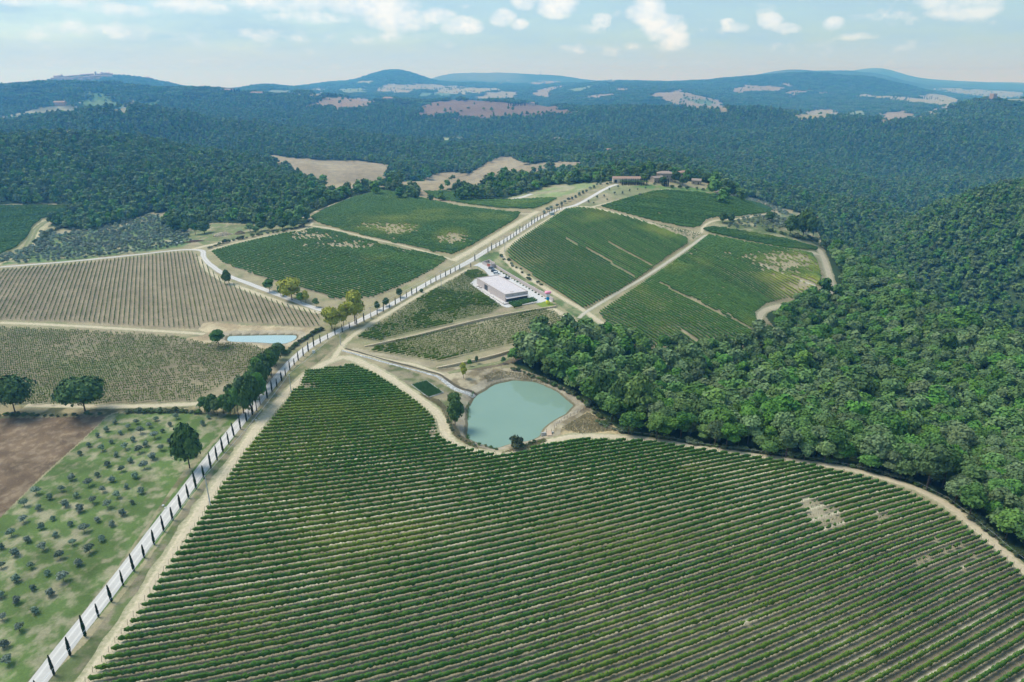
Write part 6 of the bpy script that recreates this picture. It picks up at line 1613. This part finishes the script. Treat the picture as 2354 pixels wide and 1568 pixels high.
# panels at the corner of the wood
M_PANEL = new_mat('grey_panel', (0.30,0.35,0.38), .35, spec=.5)
for px, py, s, lab in [(1383,783,5.2,'tilted grey panel on posts at the bottom of the slope vineyard'),(1366,796,3.6,'smaller grey panel half hidden by trees at the corner of the wood')]:
    w = W([(px, py)])[0]; e = empty('panel_frame', (w[0], w[1], float(Zt(*w))), -.65); tag(e, lab, 'panel')
    MB().add([(-s/2,-.7,.9),(s/2,-.7,.9),(s/2,.7,1.6),(-s/2,.7,1.6),(-s/2,-.7,1.0),(s/2,-.7,1.0),(s/2,.7,1.7),(-s/2,.7,1.7)], [(3,2,1,0),(4,5,6,7),(0,1,5,4),(1,2,6,5),(2,3,7,6),(3,0,4,7)]).build('panel', M_PANEL, e)
    for a in (-s/2+.3, s/2-.3):
        MB().box(a-.05, a+.05, -.55, -.45, -.3, .96).build('leg', M_DARK, e); MB().box(a-.05, a+.05, .45, .55, -.3, 1.46).build('leg', M_DARK, e)
# sluice at the pond
w = W([(1262,1000)])[0]; z = float(Zt(*w)); e = empty('pond_sluice', (w[0], w[1], z), .1); tag(e, 'concrete pond outlet with a pale timber ramp at its near right corner', 'sluice')
M_PLANK = new_mat('pale_planks', (0.55,0.40,0.28), .8)
MB().add([(-.9,-1.3,.45),(.9,-1.3,.45),(.9,1.4,1.1),(-.9,1.4,1.1),(-.9,-1.3,.55),(.9,-1.3,.55),(.9,1.4,1.2),(-.9,1.4,1.2)], [(3,2,1,0),(4,5,6,7),(0,1,5,4),(1,2,6,5),(2,3,7,6),(3,0,4,7)]).build('ramp', M_PLANK, e)
MB().box(-2.9,-.95,.6,1.0,-.8,.8).box(.95,1.8,.6,1.0,-.8,.9).build('weir_wall', M_CONC, e)
for a in (-.98, .98): MB().tube([(a,1.0,-.3),(a,1.0,2.1)], .06, 6).build('post', M_BARK, e)
# fences
def fence(px, every, h, label, wire=True):
    L = W(densify(px, 10, False)); s = np.r_[0, np.cumsum(np.hypot(*np.diff(L, axis=0).T))]
    n = min(100, int(s[-1]/every)+1); every = s[-1]/max(1, n-1); tops = []
    x0, y0 = L[0]; z0 = float(Zt(x0, y0)); e = empty('wire_fence', (x0, y0, z0)); tag(e, label, 'fence')
    for i in range(n):
        x = np.interp(i*every, s, L[:,0]); y = np.interp(i*every, s, L[:,1]); z = float(Zt(x, y)); hh = h*random.uniform(.9, 1.08)
        dx, dy = random.gauss(0, .05), random.gauss(0, .05)
        MB().tube([(x-x0, y-y0, z-z0-.3), (x-x0+dx, y-y0+dy, z-z0+hh)], [.075, .06], 5).build('post', M_POST, e)
        tops.append((x-x0+dx, y-y0+dy, z-z0+hh-.12))
    if wire: MB().tube(tops, .018, 3).build('wire', M_WIRE, e)
fence([(1375,978),(1420,996),(1500,1006),(1600,1025),(1730,1042),(1900,1065),(2000,1085),(2100,1113),(2180,1153),(2250,1210),(2310,1259),(2353,1295)], 3.6, 1.5, 'wire fence on wooden posts between the sandy track and the wood')
fence([(1274,985),(1290,967),(1310,957),(1330,949),(1346,940),(1358,930),(1350,915),(1338,903),(1322,894)], 2.0, 1.3, 'fence of short posts round the right end of the pond')
fence([(480,797),(560,797),(608,806)], 4.0, 1.6, 'line of posts at the foot of the small pond bank')
fence([(400,559),(470,548),(520,540)], 5.0, 1.4, 'short wire fence by the rock heaps above the white track')
# rock and brush heaps
def heap(name, px, w, d, h, n, mat, lab, cat, sz=.5, stick=False):
    q = W([px])[0]; z = float(Zt(*q)); Vs = []; Fs = []; off = 0; r = np.random.default_rng(n)
    for i in range(n):
        a = r.random()*6.283; u_ = r.random()**.6; cx_, cy_ = math.cos(a)*u_*w/2, math.sin(a)*u_*d/2; cz = h*(1-u_**1.6)*r.uniform(.6, 1.0)
        if stick: s = np.array([r.uniform(.8, 2.0), .06, .06]); 
        else: s = sz*r.uniform(.5, 1.3, 3)
        th_ = r.random()*6.283; tl = r.normal()*.4
        B = np.array([[-1,-1,-1],[1,-1,-1],[1,1,-1],[-1,1,-1],[-.8,-.8,1],[.8,-.8,1],[.8,.8,1],[-.8,.8,1]])*s/2+r.normal(size=(8,3))*.06*s
        x_ = B[:,0]*math.cos(th_)-B[:,1]*math.sin(th_); y_ = B[:,0]*math.sin(th_)+B[:,1]*math.cos(th_); z_ = B[:,2]+B[:,0]*tl*.4
        Vs.append(np.stack([x_+cx_, y_+cy_, z_+cz], 1)); Fs.append(np.array([(3,2,1,0),(4,5,6,7),(0,1,5,4),(1,2,6,5),(2,3,7,6),(3,0,4,7)])+off); off += 8
    o = mesh_np(name, np.concatenate(Vs), np.concatenate(Fs), mat); o.location = (q[0], q[1], z); o.rotation_euler = (0, 0, .3)
    return tag(o, lab, cat, kind='stuff')
heap('rock_heap', (513,541), 15, 7, 2.6, 420, new_mat('pale_rock', (0.50,0.42,0.30), .95), 'heap of pale quarried rocks beside the track above the olive grove', 'rock heap', .9)
heap('brush_heap', (448,556), 17, 5, 1.6, 700, new_mat('dry_twigs', (0.20,0.13,0.10), 1.0), 'long heap of reddish brown prunings beside the white track', 'brush heap', stick=True)
heap('brush_heap', (552,538), 9, 5, 3.0, 500, new_mat('grey_twigs', (0.26,0.21,0.15), 1.0), 'tall heap of grey brown brushwood right of the pale rocks', 'brush heap', stick=True)
for i in range(4):
    q = W([(402+i*5, 562-i*1.2)])[0]; e = MB().tube([(-.75,0,.6),(.75,0,.6)], .6, 12).build('wrapped_bale', M_WHITE); e.location = (q[0], q[1], float(Zt(*q))); e.rotation_euler = (0, 0, .2*i)
    tag(e, 'white wrapped bale in the short row at the corner of the white track', 'bale', 'white bales by the track')
# ---------------------------------------------------------------- houses
M_TILE = new_mat('clay_tiles', (0.36,0.235,0.175), .9)
M_TILE2 = new_mat('old_tiles', (0.33,0.26,0.21), .9)
M_STONE = new_mat('warm_stone', rough=.9, build=stone_nodes((0.40,0.32,0.23), (0.52,0.43,0.32), .04, 2.2))
M_PLASTER = new_mat('cream_plaster', (0.60,0.52,0.40), .9)
M_PINKP = new_mat('pink_plaster', (0.52,0.35,0.28), .9)
M_TOWN = new_mat('town_stone', (0.42,0.30,0.22), .95)
M_SHUT = new_mat('dark_opening', (0.03,0.028,0.025), .6)
def gable_roof(e, L, Wd, H, rise, ov, mat, hip=False, ridge_z=None):
    a, b = L/2+ov, Wd/2+ov; k = a-b if hip else a; k = max(k, .3)
    z0 = H+.01; z1 = H+rise
    V = [(-a,-b,z0),(a,-b,z0),(a,b,z0),(-a,b,z0),(-k,0,z1),(k,0,z1)]
    return MB().add(V, [(0,1,5,4),(1,2,5),(2,3,4,5),(3,0,4),(3,2,1,0)]).build('roof', mat, e)
def house(px, py, L, Wd, H, rz, label, wall=None, roof=None, rise=None, hip=False, floors=1, nwin=3, chim=True, name='farmhouse', door=True, cat='house', xy=None, z=None, detail=True, group=None):
    w = Wn(px, py, {521:3500, 590:3300, 891:3150, 1222:3100}.get(px)) if xy is None else xy
    zz = float(Zt(*w)) if z is None else z
    e = empty(name, (w[0], w[1], zz), rz); tag(e, label, cat, group)
    MB().box(-L/2, L/2, -Wd/2, Wd/2, -1.5, H).build('wall', wall or M_STONE, e)
    r = gable_roof(e, L, Wd, H, rise or Wd*.2, .4, roof or M_TILE, hip)
    if chim: MB().box(L*.2-.35, L*.2+.35, .3, .9, H+.2, H+(rise or Wd*.2)+.9).build('chimney', wall or M_STONE, r)
    if detail:
        for s, y in ((-1, -Wd/2), (1, Wd/2)):
            for f in range(floors):
                for k in range(nwin):
                    x = -L/2+L*(k+.5)/nwin; z0 = .9+f*2.9
                    if f == 0 and k == nwin//2 and door and s < 0:
                        MB().box(x-.55, x+.55, y-.05, y+.03, 0, 2.2).build('door', M_SHUT, e); continue
                    if z0+1.3 < H: MB().box(x-.42, x+.42, y-.04 if s < 0 else y-.03, y+.03 if s < 0 else y+.04, z0, z0+1.3).build('window', M_SHUT, e)
    return e
b = house(1439, 419, 27, 8, 4.0, -.02, 'long low farm barn with pinkish tiled roof at the end of the white road', M_PLASTER, M_TILE, 1.8, nwin=5, chim=False, name='barn', cat='barn')
MB().box(-12.2,-9.6,-4.06,-3.97,0,2.9).build('barn_door', M_SHUT, b)
# pergola full of vines in front of the barn
w = W([(1457,423)])[0]; e = empty('pergola', (w[0], w[1], float(Zt(*w))), -.02); tag(e, 'wide vine covered pergola in front of the long farm barn', 'pergola')
mb = MB()
for ix in range(7):
    for iy in range(3): mb.box(-13+ix*4.3-.1, -13+ix*4.3+.1, -4+iy*4-.1, -4+iy*4+.1, -.5, 2.5)
mb.build('posts', M_BARK, e)['kind'] = 'stuff'
n = 2600; C = np.stack([rng.uniform(-13.5, 13.5, n), rng.uniform(-4.6, 4.6, n), 2.5+rng.random(n)*.35], 1); N = rng.normal(size=(n,3))*.4+np.array([0,0,1.])
V, F = cards(C, N, np.full(n, .3)); mesh_np('leaf_cover', V, F, M_VINE2, parent=e, attrs={'tint': np.full(len(V), .15)})
house(1527, 415, 16, 9, 7.5, -.12, 'largest farmhouse, two storeys with hipped brown roof, behind the dark round tree', M_STONE, M_TILE2, 2.0, True, 2, 4)
house(1509, 419, 11, 8, 4.8, .35, 'lower wing shaped farmhouse left of the largest one', M_STONE, M_TILE2, 1.6, False, 1, 3, chim=False)
u = house(1570, 411, 12, 8, 6.8, .1, 'upper farmhouse with red roof between two big trees', M_PINKP, M_TILE, 1.7, True, 2, 3)
MB().add([(-6.5,-7.2,3.0),(6.5,-7.2,3.0),(6.5,-4.06,3.8),(-6.5,-4.06,3.8),(-6.5,-7.2,3.15),(6.5,-7.2,3.15),(6.5,-4.06,3.95),(-6.5,-4.06,3.95)], [(3,2,1,0),(4,5,6,7),(0,1,5,4),(1,2,6,5),(2,3,7,6),(3,0,4,7)]).build('porch_roof', M_TILE, u)
for a in (-6, 0, 6): MB().box(a-.15, a+.15, -7, -6.7, -.5, 3.0).build('porch_post', M_STONE, u)
house(1600, 423, 9, 6.5, 3.8, -.35, 'small stone cottage with pale gabled roof right of the farmhouses', M_STONE, M_TILE2, 1.7, False, 1, 2, chim=False, name='cottage')
house(1618, 409, 15, 7, 4.5, -.1, 'farm building half hidden behind the dark tree above the pool', M_STONE, M_TILE, 1.6, False, 1, 3, chim=False)
# pool
w = W([(1641,435)])[0]; e = empty('swimming_pool', (w[0], w[1], float(Zt(*w))+.3), -.12); tag(e, 'pale swimming pool with white paved surround on the slope below the cottage', 'pool')
mb = MB().box(-8,8,-4.5,-2.6,-2.5,.1); mb.box(-8,8,2.6,4.5,-2.5,.1).box(-8,-5.6,-2.6,2.6,-2.5,.1).box(5.6,8,-2.6,2.6,-2.5,.1).build('surround', new_mat('white_paving', (0.72,0.70,0.66), .9), e)
MB().box(-5.6,5.6,-2.6,2.6,-2.0,-.03).build('water', new_mat('pool_water', (0.35,0.62,0.66), .05, spec=.5), e)
w = W([(1654,429)])[0]; e = empty('pool_pergola', (w[0], w[1], float(Zt(*w))), -.1); tag(e, 'flat topped dark pergola beside the swimming pool', 'pergola')
MB().box(-4.5,4.5,-1.8,1.8,2.5,2.65).build('roof', M_CONC, e)
for a in (-4.3, 4.3):
    for b_ in (-1.6, 1.6): MB().box(a-.08, a+.08, b_-.08, b_+.08, -.6, 2.5).build('leg', M_DARK, e)
for k, (px, py) in enumerate([(1628,433),(1631,432)]):
    w = W([(px, py)])[0]; e = empty('parasol', (w[0], w[1], float(Zt(*w))+.4)); tag(e, ('left' if k == 0 else 'right')+' one of the two closed white parasols at the left end of the pool', 'parasol')
    MB().tube([(0,0,0),(0,0,2.6)], .05, 6).build('pole', M_DARK, e); MB().tube([(0,0,1.0),(0,0,1.4),(0,0,2.5)], [.22,.2,.04], 8).build('cover', M_WHITE, e)
# houses farther out (placed on the hills where they stand)
house(1397, 352, 19, 10, 7.5, -.15, 'large country house with pale roof in the wood behind the farm', M_PINKP, M_TILE, 2.4, True, 2, 5, name='country_house')
house(1281, 325, 24, 12, 8, .1, 'flat pale house on the wooded ridge left of the country house', M_PLASTER, M_TILE2, 2.0, True, 2, 5, name='country_house', chim=False)
house(139, 242, 34, 16, 9, .1, 'red roofed farmhouse among vineyards on the upper left hill', M_PINKP, M_TILE, 4, False, 2, 5)
house(178, 240, 24, 10, 5, .0, 'long low white shed right of the red roofed upper left farmhouse', M_PLASTER, M_CONC, 1.5, False, 1, 4, chim=False, name='shed', cat='shed')
house(521, 211, 60, 20, 11, .0, 'long pale hamlet house under the cypresses on the left skyline ridge', M_PLASTER, M_TILE, 4, False, 2, 6, chim=False)
house(590, 219, 44, 20, 9, .15, 'small red roofed house at the right foot of the left skyline ridge', M_PLASTER, M_TILE, 4, False, 2, 4, chim=False)
house(891, 232, 46, 22, 11, .1, 'pink farmhouse on the pale hill left of the big ploughed field', M_PINKP, M_TILE, 5, True, 2, 5)
house(1222, 241, 26, 14, 8, .0, 'house in the cypress group at the right end of the big ploughed field', M_PLASTER, M_TILE, 3, True, 2, 4, chim=False)
# trees on the skylines
def far_tree_at(px, py, top, label, group, K_=OAKS, w=None, dmax=None): return tree_at(K_, px, py, top, label, w, None, group, dmax)
for px, py, t, w in [(1050,231,224,14),(1058,232,221,18),(1066,232,222,16),(1072,232,225,10),(862,232,226,12),(870,233,228,10),(1020,233,227,14),(1028,233,228,10),(806,233,229,8),(800,229,224,6)]:
    far_tree_at(px, py, t, 'dark round tree on the crest above the big ploughed field', 'crest trees over the ploughed field', OAKS, w, 3100)
for px, py, t, w in [(1076,249,246,12),(1060,256,253,10)]: far_tree_at(px, py, t, 'single bush out in the middle of the big ploughed field', 'bushes in the ploughed field', OAKS, w, 3100)
for i in range(16):
    px = 1170+i*4.4+random.uniform(-1.5, 1.5); x, y, z, h = hfor(px, 244-(i > 9)*3, 235+random.uniform(-1, 2), 0, 3100); cypress(x, y, z, h, 'tall cypress in the group at the right end of the big ploughed field', 'cypresses by the ploughed field', 2.6)
for i in range(18):
    px = 496+i*3.2+random.uniform(-1, 1); x, y, z, h = hfor(px, 211, 203+random.uniform(-1.5, 2.5), 0, 3400); cypress(x, y, z, h, 'cypress on the left skyline ridge above the hamlet house', 'skyline cypresses on the left', 3.0)
for px, py, t in [(2052,226,218),(2068,226,219),(2082,226,219),(2090,227,221),(2120,228,219),(2124,228,218),(2129,228,220),(2136,229,221),(2140,229,219),(2150,229,223),(2154,229,222),(2205,233,226)]:
    x, y, z, h = hfor(px, py, t); cypress(x, y, z, h, 'cypress on the pale field below the right skyline', 'cypresses on the far right field', 2.6)
for px, py, t, w in [(1900,245,240,14),(2018,250,245,10),(2030,262,257,14),(1640,230,226,8),(1720,203,199,8),(2170,243,239,10),(2062,222,217,12),(2004,217,212,10),(620,194,190,10),(649,194,189,6)]:
    far_tree_at(px, py, t, 'lone round tree standing out on a far field', 'lone trees on the far fields', OAKS, w)

# ruined tower on the right hill
x, y, z, h = hfor(2280, 231, 215, 0, 3150); q = scale_at(x, y, z+h)
e = empty('ruined_tower', (x, y, z), .3); tag(e, 'square ruined stone tower on top of the wooded hill at the right edge', 'tower')
tw = 10.5/q
mb = MB().box(-tw/2, tw/2, -tw/2, tw/2, -3, h*.86)
for a, b_, t_ in [(-.5,-.2,1.0),(-.2,.05,.93),(.05,.5,.98)]: mb.box(a*tw, b_*tw, -tw*.5, tw*.5, h*.86+.01, h*t_)
mb.build('wall', M_TOWN, e)
MB().box(-tw*.06, tw*.06, -tw*.52, -tw*.49, h*.62, h*.72).build('window', M_SHUT, e)
# mast on the long blue hill
x, y, z, h = hfor(1242.6, 171, 161.5, 0, 9400); e = empty('radio_mast', (x, y, z)); tag(e, 'thin radio mast on the crest of the long blue hill', 'mast')
MB().tube([(0,0,-5),(0,0,h*.4),(0,0,h)], [3.5,2.2,1.0], 4).build('tower', M_DARK, e)
MB().tube([(0,0,h*.55),(0,0,h*.7)], [6.0,6.0], 8).build('antenna_ring', M_CONC, e)

# hill town on the left skyline
TOWN = [(123,184,181,9),(131,183,177,11),(140,182,176,10),(149,181,177,9),(157,181,178,9),(165,180,178,10),(173,180,177,9),(181,180,176,9),(189,178,174,8),(196,178,173,10),(204,177,172.5,9),(212,176,172,8),(229,176,171.5,9),(238,175,170,9),(248,175,169.5,11),(256,176,171,8),
        (128,187,182,10),(137,187,183,9),(146,186,182,11),(160,186,182,10),(170,185,181,9),(180,184,181,12),(191,184,179,9),(201,183,178,10),(211,182,177,9),(220,181,177,10),(231,181,176,9),(242,180,175,10),(253,180,176,9),(340,183,179,8),(347,186,182,7),
        (154,189,186,8),(166,189,186,7),(186,188,185,9),(206,187,184,8),(226,186,183,8)]
for i, (px, py, t, w) in enumerate(TOWN):
    x, y, z, h = hfor(px, py, t-1, 0, 5350); q = scale_at(x, y, z); L = w/q
    r = math.atan2(-x, y)*1.0+random.uniform(-.15, .15)
    e = empty('town_house', (x, y, z), -math.atan2(x, y)+random.uniform(-.2, .2)); tag(e, 'weathered stone house in the old town on the left skyline hill', 'house', 'houses of the hill town')
    hh = max(16, min(h, 45)*1.0); MB().box(-L/2, L/2, -L*.3, L*.3, -14, hh).build('wall', random.choice([M_TOWN, M_PINKP, M_STONE]), e)
    gable_roof(e, L, L*.6, hh, max(2, h*.2), .3, M_TILE)
for px, py, t, w, lab in [(144,183,171.5,2.6,'slender bell tower at the left end of the hill town'),(221,177,165,3.0,'tallest bell tower in the middle of the hill town'),(236,176,166.5,4.5,'square castle tower at the right of the hill town')]:
    x, y, z, h = hfor(px, py, t-1, 0, 5350); L = w/scale_at(x, y, z); e = empty('bell_tower', (x, y, z), .1); tag(e, lab, 'tower')
    MB().box(-L/2, L/2, -L/2, L/2, -10, h*.85).build('shaft', M_TOWN, e); MB().box(-L*.56, L*.56, -L*.56, L*.56, h*.85+.01, h*.9).build('cornice', M_STONE, e)
    MB().box(-L*.3, L*.3, -L*.3, L*.3, h*.9+.01, h, L*.2).build('cap', M_TILE, e)
for px, py, t, w in [(112,186,181,10),(118,187,183,9),(265,177,171,12),(275,176,171,12),(285,176,171,10),(296,177,172,12),(308,179,174,11),(320,181,175,12),(330,183,178,10),(355,188,183,10),(365,190,186,9),(214,179,176,7),(187,182,179,6),(270,181,176,12),(290,182,177,12)]:
    far_tree_at(px, py, t, 'dark tree on the hill beside the old town', 'trees round the hill town', OAKS, w, 5350)
# scattered villages in the blue distance
VIL = [(836,200,4),(842,201,5),(848,199,4),(853,202,4),(857,200,3),(1044,214,5),(1050,213,6),(1055,215,5),(1072,210,4),(1078,211,4),(1083,209,4),(1088,211,5),(1098,213,4),(1105,212,5),(1112,214,4),(1120,208,4),(1125,210,4),(1002,227,7),(745,207,4),(752,206,4),(700,209,4),(560,214,6),(1010,213,4),(1016,215,4),(1340,212,4),(1296,208,4),(1416,203,5),(1662,222,5),(1630,205,4),(1700,228,6),(1925,252,6),(2005,243,6),(1990,229,5),(2148,206,5),(870,208,4),(905,206,4),(640,215,5),(655,214,5)]
for i, (px, py, w) in enumerate(VIL):
    p = W([(px, py)])[0]; z = float(Zt(*p)); L = w/scale_at(p[0], p[1], z)*.9
    e = empty('distant_house', (p[0], p[1], z), random.uniform(-.5, .5)); tag(e, 'tiny pale house in the hazy hills on the horizon', 'house', 'far houses in the haze')
    hh = L*.42; MB().box(-L/2, L/2, -L*.3, L*.3, -4, hh).build('wall', random.choice([M_PLASTER, M_WHITE, M_PINKP]), e); gable_roof(e, L, L*.6, hh, L*.14, .3, M_TILE)
# hedgerow trees breaking up the far fields
hx = []; 
for P in FARF:
    Q = P; s = np.r_[0, np.cumsum(np.hypot(*np.diff(Q, axis=0).T))]; d = np.hypot(*Q.mean(0)); st = 14 if d < 2800 else 24
    for q in np.arange(0, s[-1], st):
        if random.random() < .75: hx.append((np.interp(q, s, Q[:,0])+random.uniform(-6, 6), np.interp(q, s, Q[:,1])+random.uniform(-9, 9)))
    n = int(max(2, s[-1]/220))
    for k in range(n):
        c = Q[random.randrange(len(Q))]*random.uniform(.0, .8); c2 = Q.mean(0); t_ = random.random(); hx.append(tuple(Q[random.randrange(len(Q))]*(1-t_)+c2*t_))
hx = np.array(hx); k = len(hx); s = rng.uniform(.7, 1.5, k)
tag(scatter_obj('hedgerow_trees', np.stack([hx[:,0], hx[:,1], Zt(hx[:,0], hx[:,1])], 1), rng.integers(0, 4, k), rng.random(k)*6.283, np.stack([s*1.2, s*1.2, s], 1), FAR_PROTO, 4), 'lines and dots of trees bordering the far pale fields', 'trees', kind='stuff')
def build_haze():
    m = bpy.data.materials.new('haze_air'); m.use_nodes = True
    nt = m.node_tree; nt.nodes.clear()
    out = nd(nt, 'ShaderNodeOutputMaterial'); v = nd(nt, 'ShaderNodeVolumePrincipled')
    v.inputs['Color'].default_value = (*HAZE_COLOR, 1)
    v.inputs['Absorption Color'].default_value = (1, 1, 1, 1)
    v.inputs['Density'].default_value = HAZE_DENSITY
    v.inputs['Anisotropy'].default_value = 0.35
    nt.links.new(v.outputs[0], out.inputs['Volume'])
    S_ = 18100.0
    o = MB().box(-S_, S_, -S_, S_, float(ZG.min())-1.0, max(float(ZG.max()), CAM_H)+12).build('haze', m)
    tag(o, 'pale blue summer haze filling the air over the valley', 'haze', kind='stuff')
build_haze()
